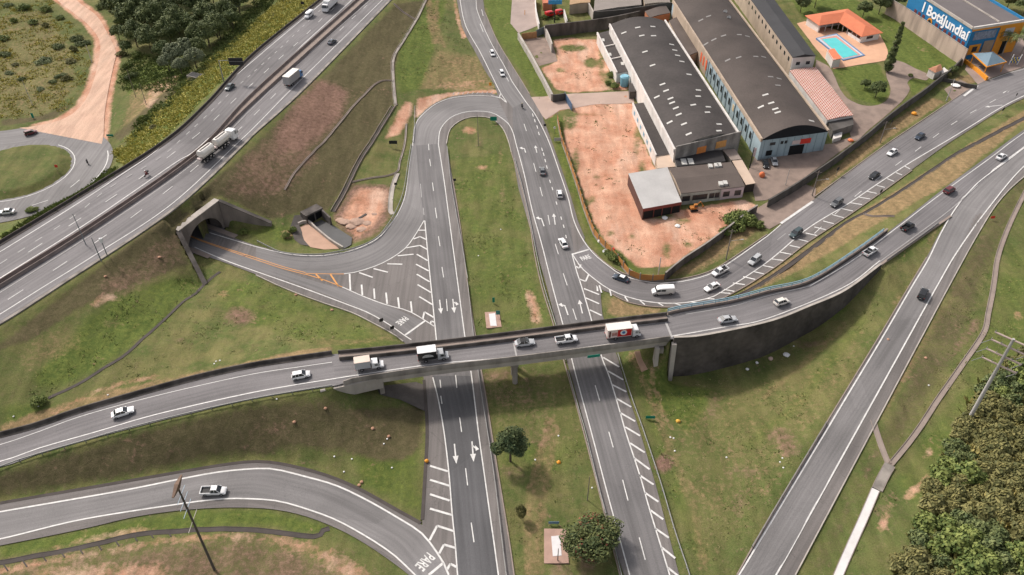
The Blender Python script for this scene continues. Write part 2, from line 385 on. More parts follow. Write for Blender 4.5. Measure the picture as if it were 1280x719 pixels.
ctrl([(100, 440, 5.2), (160, 440, 4.2), (60, 500, 4.3), (230, 390, 3), (270, 352, 1), (300, 400, 2.6), (350, 420, 3.0), (420, 420, 2.0), (470, 425, 3), (380, 400, 1.0)])
ctrl([(900, 600, -1.2), (830, 600, -1), (860, 540, -2), (960, 540, -2), (1000, 480, -1.2), (1050, 440, 0), (1090, 390, 2.2), (1120, 360, 3.6), (860, 690, -.6)])
ctrl([(1150, 560, -.5), (1240, 400, 3.5), (1112, 590, -1.2), (1180, 480, 1.2), (1062, 690, -1.4), (1260, 290, 3.3), (1210, 540, 2), (1180, 640, 3.5), (1260, 600, 7), (1250, 700, 8), (1150, 700, 3), (1330, 500, 7), (1330, 700, 10), (1270, 470, 4), (1340, 350, 5)])
ctrl([(1100, 560, -1.6), (1150, 460, .4), (1200, 370, 2.6)])
ctrl([(200, 700, 1.6), (268, 712, 1.6), (100, 700, 1.3), (350, 700, 1.2), (430, 710, .8), (200, 690, 1.4), (100, 760, 3), (300, 780, 3), (0, 716, 1.6)])
# industrial plots stand level
for px in range(700, 1330, 9):
    for py in range(-60, 330, 9):
        inlot = inpoly([(700, 140), (722, 130), (700, 115), (652, 45), (700, -60), (1330, -60), (1330, 60), (1180, 100), (1090, 165), (985, 235), (900, 290), (835, 333), (800, 338), (755, 300), (735, 250)], np.array([px]), np.array([py]))[0]
        if inlot: ctrl([(px, py, zI(px, py))], 1)
# walls that hold a step in the ground: (world line, low side z, side)
def stepwall(pts, zlow, zhigh, side):
    """pins low ground on one side of a line and high on the other"""
    nn = normals2d(pts); out = []
    for i, p in enumerate(pts):
        n = nn[i] * side
        for k in (-.5, 0., .6, 1.2, 1.8, 2.4): out.append((p.x + n.x * k, p.y + n.y * k, zlow(i)))
        if zhigh:
            for k in (-2.2, -2.8): out.append((p.x + n.x * k, p.y + n.y * k, zhigh(i)))
    a = np.asarray(out); i = np.rint((a[:, 0] - X0) / GS).astype(int); j = np.rint((a[:, 1] - Y0) / GS).astype(int)
    ok = (i >= 0) & (i < NX) & (j >= 0) & (j < NY); pz[j[ok], i[ok]] = a[ok, 2]; pc[j[ok], i[ok]] = 1
    return
np.divide(pz, pc, out=pz, where=pc > 0); pc = np.minimum(pc, 1)
RW = crom(W([(842, 425), (880, 422), (960, 405), (1010, 386), (1055, 366), (1100, 333)], zB), step=.6)   # right edge of the ramp
def rwlow(i):
    px = proj(*RW[i])[0]; return itp(px, [842, 900, 960, 1020, 1060, 1100], [-2.7, -2.7, -2.2, -.8, 2.0, RW[-1].z - .5])
stepwall(RW, rwlow, lambda i: RW[i].z - .7, 1 if normals2d(RW)[0].y < 0 else -1)
UW = crom(W([(835, 393), (857, 388), (915, 378), (960, 366), (1012, 353), (1067, 319), (1110, 288)], zB), step=.6)  # upper edge of the ramp
def uwlow(i): return itp(i / len(UW), [0, .3, .7, 1], [.2, 1.6, 2.6, UW[-1].z - .8])
stepwall(UW, uwlow, lambda i: UW[i].z - .7, 1 if normals2d(UW)[0].y > 0 else -1)
# tunnel portal
TL, TR = P(237.5, 316.5, 0), P(279, 285.5, 0); TD = (TR - TL).normalized(); TN = Vector((-TD.y, TD.x, 0))
if TN.y < 0: TN = -TN
TC = (TL + TR) / 2; TRAD = (TR - TL).length / 2; TA = TL - TD * 1.3; TB = TR + TD * 1.2
HT = 8.5
RWG = P(340, 282, .5)      # end of right wing wall
LWG = P(257, 357, 0.3)      # end of left wing wall
def setp(out):
    a = np.asarray(out); i = np.rint((a[:, 0] - X0) / GS).astype(int); j = np.rint((a[:, 1] - Y0) / GS).astype(int)
    pz[j, i] = a[:, 2]; pc[j, i] = 1
out = []
for t in np.linspace(0, (TB - TA).length, 60):
    for k in np.arange(1.0, 4.2, .4):
        q = TA + TD * t + TN * k; out.append((q.x, q.y, HT - .15 + k * .12))
    for k in np.arange(0.6, 3.4, .4):
        q = TA + TD * t - TN * k; out.append((q.x, q.y, -UNDER))
setp(out)
def wing(A, B, ha, hb, back):
    d = (B - A); n = Vector((-d.y, d.x, 0)).normalized()
    if n.dot(back) < 0: n = -n
    o = []
    for t in np.linspace(0.0, 1, 90):
        z = ha + (hb - ha) * t; q = A + d * t
        for k in (.9, 1.5, 2.1): o.append((q.x + n.x * k, q.y + n.y * k, z - .2))
        for k in (.9, 1.5): o.append((q.x - n.x * k, q.y - n.y * k, .1 + .3 * t))
    setp(o)
wing(TB, RWG, HT, 1.2, TN); wing(TA, LWG, HT, .9, -TD)
# re-assert road level in front of the portal
m_ = polymask(W([(240, 316), (258, 290), (282, 294), (320, 310), (320, 341)])); pz[m_] = -UNDER; pc[m_] = 1
# culvert basin
BAS = [(386, 281), (402, 275), (420, 284), (440, 297), (439, 306), (430, 311), (415, 301), (396, 287)]
m_ = dilate(polymask(W(BAS, -1.3))); pz[m_] = -1.5; pc[m_] = 1
BAS2 = [(375, 284), (384, 279), (396, 289), (415, 303), (424, 311), (405, 312), (388, 309), (380, 300)]
m_ = polymask(W(BAS2, -.9)); pz[m_] = -1.1; pc[m_] = 1
# ---- solve -------------------------------------------------------------------
def solve(z, fix, it):
    for _ in range(it):
        q = z.copy(); q[1:-1, 1:-1] = .25 * (z[:-2, 1:-1] + z[2:, 1:-1] + z[1:-1, :-2] + z[1:-1, 2:])
        q[0] = q[1]; q[-1] = q[-2]; q[:, 0] = q[:, 1]; q[:, -1] = q[:, -2]
        z = np.where(fix, z, q)
    return z
def down(z, c):
    ny, nx = (z.shape[0] + 1) // 2, (z.shape[1] + 1) // 2
    Z = np.zeros((ny * 2, nx * 2)); Cc = np.zeros_like(Z); Z[:z.shape[0], :z.shape[1]] = z * c; Cc[:z.shape[0], :z.shape[1]] = c
    s = Z.reshape(ny, 2, nx, 2).sum((1, 3)); c2 = Cc.reshape(ny, 2, nx, 2).sum((1, 3))
    return np.where(c2 > 0, s / np.maximum(c2, 1), 0), (c2 > 0).astype(float)
lev = [(pz, pc)]
for _ in range(6): lev.append(down(*lev[-1]))
cur = np.full(lev[-1][0].shape, 1.0)
for k in range(6, -1, -1):
    z, c = lev[k]; cur = cur[:z.shape[0], :z.shape[1]]
    cur = np.where(c > 0, z, cur); cur = solve(cur, c > 0, 400 if k > 2 else 90)
    if k: cur = np.repeat(np.repeat(cur, 2, 0), 2, 1)
TZ = cur
hard = (pc > 0) & ~cm
TZ = solve(TZ, hard, 160)
# small natural unevenness away from pinned cells
def vnoise(cell, seed):
    r = np.random.default_rng(seed); a = r.standard_normal((int(NY * GS / cell) + 3, int(NX * GS / cell) + 3))
    fy = (gy - Y0) / cell; fx = (gx - X0) / cell; iy = fy.astype(int); ix = fx.astype(int); ty = (fy - iy)[:, None]; tx = (fx - ix)[None]
    ty = ty * ty * (3 - 2 * ty); tx = tx * tx * (3 - 2 * tx)
    return (a[iy][:, ix] * (1 - ty) * (1 - tx) + a[iy + 1][:, ix] * ty * (1 - tx) + a[iy][:, ix + 1] * (1 - ty) * tx + a[iy + 1][:, ix + 1] * ty * tx)
soft = 1 - dilate(hard, 2).astype(float)
TZ = TZ + soft * (vnoise(9, 1) * .12 + vnoise(3, 2) * .07 + vnoise(1.6, 3) * .04)
def TH(x, y):
    fx = min(max((x - X0) / GS, 0), NX - 1.001); fy = min(max((y - Y0) / GS, 0), NY - 1.001); i = int(fx); j = int(fy); a = fx - i; b = fy - j
    return float(TZ[j, i] * (1 - a) * (1 - b) + TZ[j, i + 1] * a * (1 - b) + TZ[j + 1, i] * (1 - a) * b + TZ[j + 1, i + 1] * a * b)
def G(px, py, dz=0.):
    """point of the ground seen at a photo position (marched along the ray)"""
    zz = 14.0
    while zz > -6:
        p = P(px, py, zz)
        if TH(p.x, p.y) >= zz: break
        zz -= .1
    p = P(px, py, zz); return Vector((p.x, p.y, TH(p.x, p.y) + dz))
def GW(pts, dz=0.): return [G(p[0], p[1], dz) for p in pts]
def drape(pts, dz=.05, step=1.0):
    q = crom(GW(pts), step=step)
    return [Vector((p.x, p.y, TH(p.x, p.y) + dz)) for p in q]
# ---- ground paint --------------------------------------------------------------
lay = {k: np.zeros((NY, NX)) for k in ('dirt', 'lush', 'dry', 'scrub', 'red')}
def blur(a, k):
    for _ in range(k):
        a = (np.roll(a, 1, 0) + np.roll(a, -1, 0) + a * 2) / 4; a = (np.roll(a, 1, 1) + np.roll(a, -1, 1) + a * 2) / 4
    return a
def paint(ch, poly, s=1., soft_=3):
    m = polymask(GW(poly)).astype(float)
    ys, xs = np.nonzero(m)
    if len(ys) == 0: return
    j0, j1, i0, i1 = max(0, ys.min() - 12), ys.max() + 13, max(0, xs.min() - 12), xs.max() + 13
    b = blur(m[j0:j1, i0:i1].copy(), soft_) * s
    lay[ch][j0:j1, i0:i1] = np.maximum(lay[ch][j0:j1, i0:i1], b)
def trail(ch, pts, wd, s=1., soft_=1):
    q = drape(pts, 0, .5); nn = normals2d(q)
    m = np.zeros((NY, NX))
    for k in np.linspace(-wd / 2, wd / 2, max(2, int(wd / .4))):
        for p, n in zip(q, nn):
            i = int(round((p.x + n.x * k - X0) / GS)); j = int(round((p.y + n.y * k - Y0) / GS))
            if 0 <= i < NX and 0 <= j < NY: m[j, i] = 1
    lay[ch] = np.maximum(lay[ch], blur(m, soft_) * s)
for pts in ([(790, 440), (830, 540), (870, 650), (880, 719)], [(805, 470), (850, 590), (900, 640)], [(950, 500), (1010, 450), (1060, 400)], [(1100, 520), (1160, 420), (1225, 320)]): trail('dry', pts, 1.4, .5)
for pts in ([(797, 470), (840, 600), (880, 700)], [(930, 560), (1000, 500), (1080, 395)]): trail('lush', pts, 3, .55, 3)
def ell(px, py, rx, ry, n=16): return [(px + rx * math.cos(2 * math.pi * k / n), py + ry * math.sin(2 * math.pi * k / n)) for k in range(n)]
# dirt
paint('dirt', [(a - 3, b - 1) for a, b in dL[:-1]] + [(a + 3, b) for a, b in dR[::-1]], .9, 2)
LOT = [(702, 145), (722, 131), (745, 128), (790, 129), (800, 170), (820, 212), (790, 218), (806, 268), (855, 262), (930, 250), (948, 258), (900, 292), (835, 335), (800, 336), (757, 302), (742, 278), (724, 226), (706, 180)]
paint('dirt', LOT, 1.0, 1)
paint('dirt', [(692, 50), (745, 42), (768, 98), (788, 112), (715, 116), (695, 112), (676, 86), (697, 77)], .95, 1)
paint('dirt', [(664, 128), (690, 124), (716, 119), (790, 116), (792, 130), (745, 132), (700, 139), (684, 150), (672, 136)], .8, 1)
paint('red', [(345, 160), (395, 98), (436, 112), (425, 150), (380, 190), (335, 200)], .85, 7)
paint('red', [(300, 200), (345, 165), (400, 190), (370, 240), (280, 250)], .5, 8); paint('red', [(240, 300), (200, 300), (120, 360), (150, 380), (230, 340)], .4, 7); paint('red', [(400, 505), (520, 520), (500, 560), (300, 560), (100, 590), (200, 550)], .2, 8)
paint('dirt', [(480, 175), (497, 140), (508, 125), (517, 130), (512, 150), (500, 168)], .8, 2)
paint('dirt', [(447, 234), (485, 236), (484, 262), (466, 285), (446, 301), (425, 272)], .72, 4); paint('red', [(440, 230), (490, 232), (488, 270), (470, 296), (440, 305), (415, 272)], .8, 3)
paint('dirt', [(352, 285), (368, 288), (368, 300), (350, 300)], .5, 2)
paint('dirt', [(518, 150), (522, 122), (560, 116), (600, 112), (625, 112), (622, 118), (590, 117), (560, 122), (540, 132)], .75, 1)
paint('dirt', [(540, 105), (600, 98), (618, 104), (622, 113), (560, 114)], .42, 4)
paint('dry', [(545, 60), (600, 70), (618, 104), (560, 112), (520, 112)], .55, 5)
trail('dry', [(535, -5), (540, 30), (546, 55)], 3, .6); trail('dry', [(547, 0), (545, 30), (556, 60)], 2, .6)
paint('dirt', [(570, 0), (577, 32), (584, 46), (578, 50), (571, 30), (566, 0)], .7, 1)
paint('dirt', [(-40, 716), (0, 709), (100, 690), (215, 670), (320, 666), (322, 677), (210, 679), (100, 700), (0, 719), (-40, 728)], .6, 2)
paint('dirt', [(35, 719), (60, 702), (150, 703), (200, 700), (215, 712), (212, 740), (20, 750)], .5, 4); paint('red', [(-40, 700), (120, 680), (330, 664), (420, 680), (480, 719), (480, 745), (-40, 745)], .4, 4)
paint('dirt', [(320, 668), (390, 672), (440, 692), (470, 719), (470, 740), (425, 735), (380, 695), (320, 679)], .5, 4)
paint('dirt', [(60, 683), (160, 660), (220, 656), (225, 662), (110, 680), (20, 697)], .55, 2)
paint('red', [(1205, 415), (1216, 398), (1226, 397), (1224, 410), (1205, 430), (1192, 448), (1186, 445)], .62, 2)
paint('dirt', [(1266, 385), (1277, 388), (1276, 402), (1268, 402)], .6, 2)
paint('dirt', [(1124, 628), (1140, 610), (1160, 590), (1168, 592), (1160, 604), (1140, 622)], .8, 1)
paint('dirt', [(1094, 663), (1106, 640), (1112, 626), (1115, 630), (1108, 655), (1098, 668)], .75, 1)
paint('dirt', [(1103, 678), (1112, 662), (1116, 668), (1108, 684)], .7, 1); paint('dirt', [(1148, 574), (1163, 560), (1166, 566), (1152, 578)], .75, 1)
paint('red', ell(831, 580, 12, 11), 1.0, 1); paint('dirt', ell(830, 580, 6, 5), .5, 2)
for e in ((975, 545, 22, 12, .5), (890, 510, 10, 22, .45), (985, 560, 16, 14, .5), (930, 590, 26, 8, .42), (925, 630, 8, 30, .45), (1127, 328, 5, 4, .6), (300, 395, 20, 12, .6), (278, 368, 8, 6, .6), (225, 425, 9, 6, .55), (140, 405, 10, 6, .55),
          (602, 210, 10, 2.5, .8), (628, 245, 5, 10, .55), (597, 304, 4, 3, .8), (645, 540, 6, 6, .5), (668, 542, 4, 4, .7), (700, 715, 16, 14, .5), (735, 700, 14, 20, .6), (1085, 600, 4, 12, .5), (1190, 600, 22, 14, .42), (1105, 640, 8, 20, .42), (1080, 660, 6, 14, .4),
          (640, 590, 20, 8, .5), (625, 470, 24, 8, .6), (815, 455, 30, 8, .6), (860, 482, 14, 4, .6), (600, 175, 6, 12, .45), (588, 163, 10, 6, .6), (510, 310, 14, 6, .4), (1010, 430, 24, 6, .5)):
    paint('dirt' if e[4] > .56 and e[2] < 12 else 'red', ell(*e[:4]), e[4] + .02, 3)
paint('dirt', [(656, 362), (665, 362), (676, 392), (678, 405), (664, 405)], .75, 2)
trail('dirt', [(796, 440), (800, 470), (815, 510), (825, 540)], 1.0, .45); trail('dirt', [(812, 460), (830, 520), (842, 540)], .8, .45)
for a in ([(1195, 620), (1150, 700)], ): trail('dirt', a, 2, .5)
trail('dry', [(661, 719), (660, 670), (668, 600), (690, 520)], 1.6, .6); trail('dry', [(672, 719), (671, 680), (680, 610), (697, 530)], 1.6, .55)
trail('dry', [(625, 180), (628, 240), (632, 330)], 1.2, .45)
trail('dirt', [(118, 385), (130, 372), (147, 372)], 2, .5)
trail('dirt', [(200, 470), (150, 480), (100, 500), (65, 520)], 1.5, .5)
trail('dry', [(0, 541), (95, 506), (190, 482), (320, 455), (415, 437)], 2.5, .75)
# dry, straw coloured verge
paint('dry', [(765, 368), (790, 382), (850, 388), (920, 368), (960, 342), (1060, 275), (1160, 214), (1280, 138), (1330, 110), (1330, 135), (1275, 155), (1200, 222), (1120, 268), (1055, 306), (962, 356), (905, 374), (855, 386), (800, 394), (757, 395)], .95, 2)
paint('dry', [(832, 350), (870, 342), (905, 322), (945, 292), (960, 285), (940, 280), (905, 292), (870, 325), (838, 338)], .7, 2)
paint('dry', [(1017, 247), (1060, 212), (1110, 174), (1180, 128), (1165, 122), (1110, 155), (1050, 205), (1010, 235)], .95, 1)
paint('dry', [(1195, 110), (1240, 97), (1230, 92), (1200, 95), (1185, 100)], .8, 1)
paint('dry', [(0, 20), (60, 10), (90, 60), (100, 110), (60, 150), (0, 150), (-80, 120)], .42, 6)
paint('dry', [(150, 165), (165, 110), (225, 92), (232, 100), (190, 140)], .55, 4); paint('dirt', [(175, 125), (195, 100), (225, 92), (228, 98), (200, 120), (185, 140)], .5, 3)
paint('dry', [(840, 470), (900, 560), (930, 640), (905, 719), (870, 719), (830, 580)], .3, 7); paint('dry', [(940, 500), (1010, 480), (1060, 420), (1100, 380), (1060, 500), (1000, 560)], .36, 7)
paint('dry', [(380, 420), (440, 425), (490, 415), (500, 425), (440, 432), (400, 436)], .5, 3); paint('dry', [(20, 430), (90, 400), (110, 430), (20, 480)], .45, 7)
paint('dry', [(1170, 240), (1150, 330), (1110, 380), (1120, 390), (1170, 300), (1180, 270)], .5, 2)
# low brown scrub on the cutting slopes
paint('scrub', [(495, 5), (530, 0), (520, 25), (500, 55), (490, 95), (492, 130), (470, 165), (430, 235), (412, 262), (380, 265), (340, 275), (330, 270), (272, 245), (240, 268), (235, 255), (310, 190), (388, 112)], .9, 2)
paint('scrub', [(0, 428), (75, 372), (226, 262), (245, 275), (225, 300), (238, 330), (200, 345), (110, 380), (40, 425), (-80, 470), (-80, 460)], .95, 2)
paint('scrub', [(0, 592), (150, 548), (230, 526), (330, 505), (400, 500), (440, 510), (530, 505), (528, 560), (500, 580), (380, 560), (290, 568), (150, 597), (0, 622), (-80, 632), (-80, 610)], .88, 3)
paint('scrub', [(100, 719), (200, 685), (300, 680), (400, 700), (430, 719), (430, 745), (100, 745)], .6, 3)
paint('scrub', [(1190, 350), (1240, 265), (1280, 215), (1295, 215), (1280, 240), (1230, 350), (1200, 440), (1120, 560), (1085, 600), (1030, 719), (1008, 719), (1100, 545)], .62, 3)
paint('red', [(570, 480), (650, 462), (720, 465), (735, 540), (700, 570), (610, 540)], .3, 3)
paint('scrub', [(140, 170), (165, 150), (225, 100), (232, 108), (180, 150), (150, 178)], .8, 2); paint('scrub', [(0, 150), (50, 145), (90, 130), (70, 148), (0, 158)], .8, 1)
# lush, long grass
paint('lush', [(195, 190), (206, 172), (262, 118), (322, 60), (400, -10), (390, -20), (310, 50), (230, 118), (150, 190), (145, 205)], 1, 2)
paint('lush', [(500, 40), (535, 0), (560, 0), (530, 110), (500, 118), (494, 90)], .85, 3)
paint('lush', [(604, 0), (655, 0), (645, 20), (690, 118), (672, 124), (640, 75), (618, 40)], .9, 2)
paint('lush', [(684, 150), (700, 140), (722, 226), (742, 282), (760, 305), (812, 345), (790, 343), (745, 312), (722, 262), (700, 200)], .9, 2)
paint('lush', [(155, 365), (230, 345), (255, 355), (215, 400), (150, 445), (70, 490), (30, 480), (110, 395)], .8, 6)
paint('lush', [(270, 345), (330, 352), (430, 395), (500, 430), (420, 440), (330, 415), (265, 380)], .58, 6); paint('lush', [(565, 200), (635, 190), (668, 330), (690, 405), (600, 410), (580, 330)], .52, 4); paint('lush', [(840, 490), (960, 460), (1080, 400), (1000, 540), (900, 560)], .3, 8); paint('dry', [(840, 500), (960, 470), (1060, 430), (980, 600), (930, 680), (880, 680)], .33, 8); paint('lush', [(120, 500), (300, 460), (230, 480), (60, 520), (0, 535), (0, 500)], .6, 3)
paint('lush', [(780, 446), (850, 478), (900, 490), (860, 545), (812, 500)], .85, 4)
paint('lush', [(1085, 362), (1150, 300), (1165, 295), (1110, 345), (1070, 380), (1030, 410), (1000, 430), (1020, 405)], .8, 2)
paint('lush', [(430, 560), (525, 540), (530, 640), (510, 640), (450, 605)], .7, 4)
paint('lush', [(600, 500), (720, 480), (740, 560), (700, 600), (620, 590)], .5, 5)
paint('lush', [(150, 380), (225, 340), (250, 345), (200, 400)], .6, 4)
paint('lush', [(1110, 600), (1200, 480), (1260, 300), (1290, 320), (1290, 500), (1150, 640)], .5, 5)
paint('lush', [(0, 682), (100, 663), (250, 637), (330, 636), (420, 662), (410, 668), (300, 656), (120, 675), (0, 700)], .8, 1)
paint('lush', [(980, -10), (1050, -10), (1110, 20), (1200, 80), (1175, 90), (1130, 85), (1110, 70), (1100, 40), (1050, 12), (1005, 25)], 1, 1)
paint('lush', [(1042, 87), (1100, 80), (1112, 118), (1100, 132), (1065, 122)], 1, 1); paint('lush', [(1135, 100), (1170, 98), (1140, 122)], .9, 1)
paint('lush', [(155, 100), (200, 70), (240, 85), (210, 105), (160, 120)], .9, 3)
paint('lush', [(0, 300), (100, 240), (140, 212), (130, 225), (50, 270), (0, 290)], .9, 1)
paint('lush', [(290, 288), (370, 285), (372, 305), (330, 305)], .7, 2)
for px, py, rx, ry in ((795, 345, 20, 6), (770, 318, 12, 5), (712, 150, 10, 14), (745, 222, 4, 4), (847, 283, 7, 3.5), (853, 276, 12, 3), (720, 200, 5, 18), (740, 250, 5, 7), (762, 292, 5, 5), (833, 315, 5, 12), (860, 306, 8, 5), (738, 79, 9, 7), (764, 100, 9, 14), (752, 75, 4, 26), (796, 178, 4, 22), (803, 208, 5, 10), (716, 60, 18, 5), (735, 46, 24, 4), (700, 88, 6, 4), (790, 296, 6, 4), (680, 130, 4, 3), (824, 270, 24, 5), (745, 117, 40, 1.5), (745, 143, 36, 1.2)):
    m = polymask(GW(ell(px, py, rx, ry))).astype(float); lay['dirt'] *= 1 - blur(m, 2) * .72
for pts in ([(712, 132), (740, 170), (752, 230), (770, 290), (800, 320)], [(720, 132), (750, 170), (764, 230), (782, 280), (830, 305), (900, 275)], [(730, 128), (770, 160), (790, 200), (780, 220)], [(700, 60), (730, 70), (750, 100)], [(705, 100), (725, 70), (740, 50)]):
    q = drape(pts, 0, .4); m = np.zeros((NY, NX))
    for o_ in (-1., 1.):
        for p, n in zip(q, normals2d(q)):
            i = int(round((p.x + n.x * o_ - X0) / GS)); j = int(round((p.y + n.y * o_ - Y0) / GS)); m[j, i] = 1
    lay['dirt'] *= 1 - blur(m, 1) * .22
def gmat(only_dirt=False):
    m = bpy.data.materials.new('dirt_road_soil' if only_dirt else 'grass_and_soil'); m.use_nodes = True; t = m.node_tree; N = t.nodes; L = t.links
    b = N['Principled BSDF']; b.inputs['Roughness'].default_value = .95; b.inputs['Specular IOR Level'].default_value = .1
    pos = N.new('ShaderNodeNewGeometry').outputs['Position']
    def noise(s, d, r=.55, sc=None):
        co = pos
        if sc:
            mp = N.new('ShaderNodeMapping'); mp.inputs['Scale'].default_value = sc; mp.inputs['Rotation'].default_value = (0, 0, .6); L.new(co, mp.inputs[0]); co = mp.outputs[0]
        n = N.new('ShaderNodeTexNoise'); n.inputs['Scale'].default_value = s; n.inputs['Detail'].default_value = d; n.inputs['Roughness'].default_value = r; L.new(co, n.inputs[0]); return n.outputs[0]
    def mr(x, a, c, lo=0., hi=1.):
        r = N.new('ShaderNodeMapRange'); L.new(x, r.inputs[0])
        for i, q in enumerate((a, c, lo, hi)): r.inputs[i + 1].default_value = q
        return r.outputs[0]
    def mix(f, a, c):
        k = N.new('ShaderNodeMix'); k.data_type = 'RGBA'
        for i, q in ((0, f), (6, a), (7, c)):
            if isinstance(q, tuple): k.inputs[i].default_value = q + (1,)
            elif isinstance(q, float): k.inputs[i].default_value = q
            else: L.new(q, k.inputs[i])
        return k.outputs[2]
    def math_(op, a, c):
        k = N.new('ShaderNodeMath'); k.operation = op
        for i, q in ((0, a), (1, c)):
            if isinstance(q, float): k.inputs[i].default_value = q
            else: L.new(q, k.inputs[i])
        return k.outputs[0]
    big, mid, fin, vf = noise(.018, 5), noise(.13, 6, .65), noise(.9, 6, .7), noise(5., 4, .7)
    def fac(ch, nz=None, k=1.5, wd=.22):
        a = N.new('ShaderNodeAttribute'); a.attribute_name = ch
        s = math_('ADD', a.outputs['Fac'], math_('MULTIPLY', math_('SUBTRACT', nz if nz is not None else mixn, .5), k))
        return mr(s, .5 - wd, .5 + wd)
    mixn = math_('ADD', math_('MULTIPLY', mid, .5), math_('MULTIPLY', fin, .5))
    g = mix(mr(big, .38, .62), (.120, .126, .045), (.172, .158, .064))
    g = mix(mr(mid, .40, .6), g, (.090, .114, .035))
    g = mix(mr(fin, .5, .74, 0., .65), g, (.175, .145, .078))
    g = mix(fac('lush'), g, mix(mr(fin, .35, .65), (.068, .100, .024), (.136, .160, .040)))
    g = mix(fac('dry'), g, mix(mr(fin, .35, .65), (.16, .125, .062), (.30, .205, .11)))
    g = mix(fac('scrub'), g, mix(mr(fin, .35, .68), (.086, .078, .037), (.130, .106, .058)))
    g = mix(fac('red', None, 1.8, .3), g, mix(mr(fin, .35, .65), (.15, .092, .064), (.27, .165, .125)))
    g = mix(mr(math_('ADD', fin, mid), 1.19, 1.28, 0., .55), g, (.25, .155, .105))
    d = mix(mr(mid, .36, .64), (.45, .215, .135), (.57, .35, .245))
    d = mix(mr(fin, .56, .7, 0., .6), d, (.36, .165, .10))
    d = mix(mr(noise(.06, 5, .7, (1, .35, 1)), .53, .62, 0., .55), d, (.61, .44, .34))
    g = mix(fac('dirt'), g, d)
    if only_dirt:
        g = mix(.45, d, (.60, .43, .33)); g = mix(.5, g, (.60, .43, .33)); g = mix(mr(noise(.11, 4), .5, .66, 0., .3), g, (.44, .29, .21))
    sc = math_('MULTIPLY', mr(vf, .3, .7, .68, 1.32), mr(noise(.5, 3, .5, (1, .15, 1)), .35, .65, .88, 1.12))
    vm = N.new('ShaderNodeVectorMath'); vm.operation = 'SCALE'; L.new(g, vm.inputs[0]); L.new(sc, vm.inputs['Scale'])
    L.new(vm.outputs[0], b.inputs['Base Color'])
    bp = N.new('ShaderNodeBump'); bp.inputs['Strength'].default_value = .5; bp.inputs['Distance'].default_value = .25; L.new(math_('ADD', vf, math_('MULTIPLY', fin, 2.)), bp.inputs['Height']); L.new(bp.outputs[0], b.inputs['Normal'])
    return m
GM = gmat()
k_ = lambda p, s: [(a + s, b) for a, b in p]
ribbon(k_(dL, 4), k_(dR, -4), 0.0, name='dirt_road', m=gmat(True), dz=.03, pinit=False)
# mesh with far skirts out to the horizon
ex = np.concatenate([[-6000, -1500, -500], gx, [500, 1500, 6000]]); ey = np.concatenate([[-3000, -500, 0], gy, [800, 2000, 7000]])
Z = np.pad(TZ, 3, mode='edge'); Z[:3] = Z[:3] * 0; Z[-3:] = 1.0; Z[:, :3] = 0.5; Z[:, -3:] = 3.
ny, nx = Z.shape; XX, YY = np.meshgrid(ex, ey); co = np.stack([XX, YY, Z], -1).reshape(-1, 3)
idx = np.arange(ny * nx).reshape(ny, nx); q = np.stack([idx[:-1, :-1], idx[:-1, 1:], idx[1:, 1:], idx[1:, :-1]], -1).reshape(-1, 4)
# leave open the mouth of the tunnel
cx = co[q].mean(1); zr = np.ptp(co[q][:, :, 2], axis=1)
rel = cx[:, :2] - np.array([TA.x, TA.y]); al = rel @ np.array([TD.x, TD.y]); pe = rel @ np.array([TN.x, TN.y])
hole = (al > .5) & (al < (TB - TA).length - .5) & (pe > -1.6) & (pe < 1.6) & (zr > 1.5)
q = q[~hole]
me = bpy.data.meshes.new('ground'); me.vertices.add(len(co)); me.vertices.foreach_set('co', co.astype('f').ravel())
me.loops.add(len(q) * 4); me.loops.foreach_set('vertex_index', q.astype('i').ravel())
me.polygons.add(len(q)); me.polygons.foreach_set('loop_start', (np.arange(len(q)) * 4).astype('i')); me.polygons.foreach_set('use_smooth', np.ones(len(q), bool))
me.update(calc_edges=True); me.validate()
for k, a in lay.items():
    at = me.attributes.new(k, 'FLOAT', 'POINT'); at.data.foreach_set('value', np.pad(a, 3, mode='edge').astype('f').ravel())
me.materials.append(GM); tag(mkobj('ground', me), kind='structure')
# ================================================================ lane surfaces and painted markings
def band(L, Rr, z, name, m, dz, step=3.): ribbon(L, Rr, z, name=name, m=m, dz=dz, pinit=False, step=step)
# left carriageway lanes and loop
band([(622, 122), (595, 120.5), (565, 123.5), (545, 131), (532, 141), (523, 151), (518, 163), (516.5, 180), (512.5, 205), (508, 242), (501, 262), (492, 277), (477, 295), (457, 307), (430, 316), (395, 320.5), (357, 317.5), (320, 309)],
     [(638, 158), (629, 151), (615, 142), (595, 140), (580, 141.5), (565, 147), (555, 155), (550, 165), (549, 185), (537, 225), (532, 262), (529, 278), (517, 297), (505, 312), (482, 327), (460, 336), (437, 342), (410, 345), (382, 342), (352, 335), (320, 325)], z0, 'loop_lane', ASL, .012)
band([(520, 182), (524, 230), (530, 276), (539, 360), (545, 420), (541, 472), (548, 500), (555, 540), (561, 590), (565, 640), (569, 680), (572, 719), (578, 770)],
     [(548, 180), (555, 225), (561, 270), (567, 315), (573, 360), (581, 420), (588, 470), (592, 500), (598, 540), (605, 590), (612, 640), (618, 682), (623, 719), (631, 775)], z0, 'carriageway_lane', ASM, .018)
band([(641, 128), (641, 155), (645, 180), (655, 217), (665, 262), (677, 305), (691, 360), (703, 405), (713, 443), (720, 470), (739, 540), (760, 620), (787, 719), (802, 775)],
     [(640, 102), (657, 127), (670, 145), (685, 175), (700, 217), (710, 247), (714, 290), (721, 335), (727.5, 360), (739, 399), (752, 446), (762, 472), (782, 540), (806, 620), (835, 712), (853, 770)], z0, 'carriageway_lane', ASM, .022)
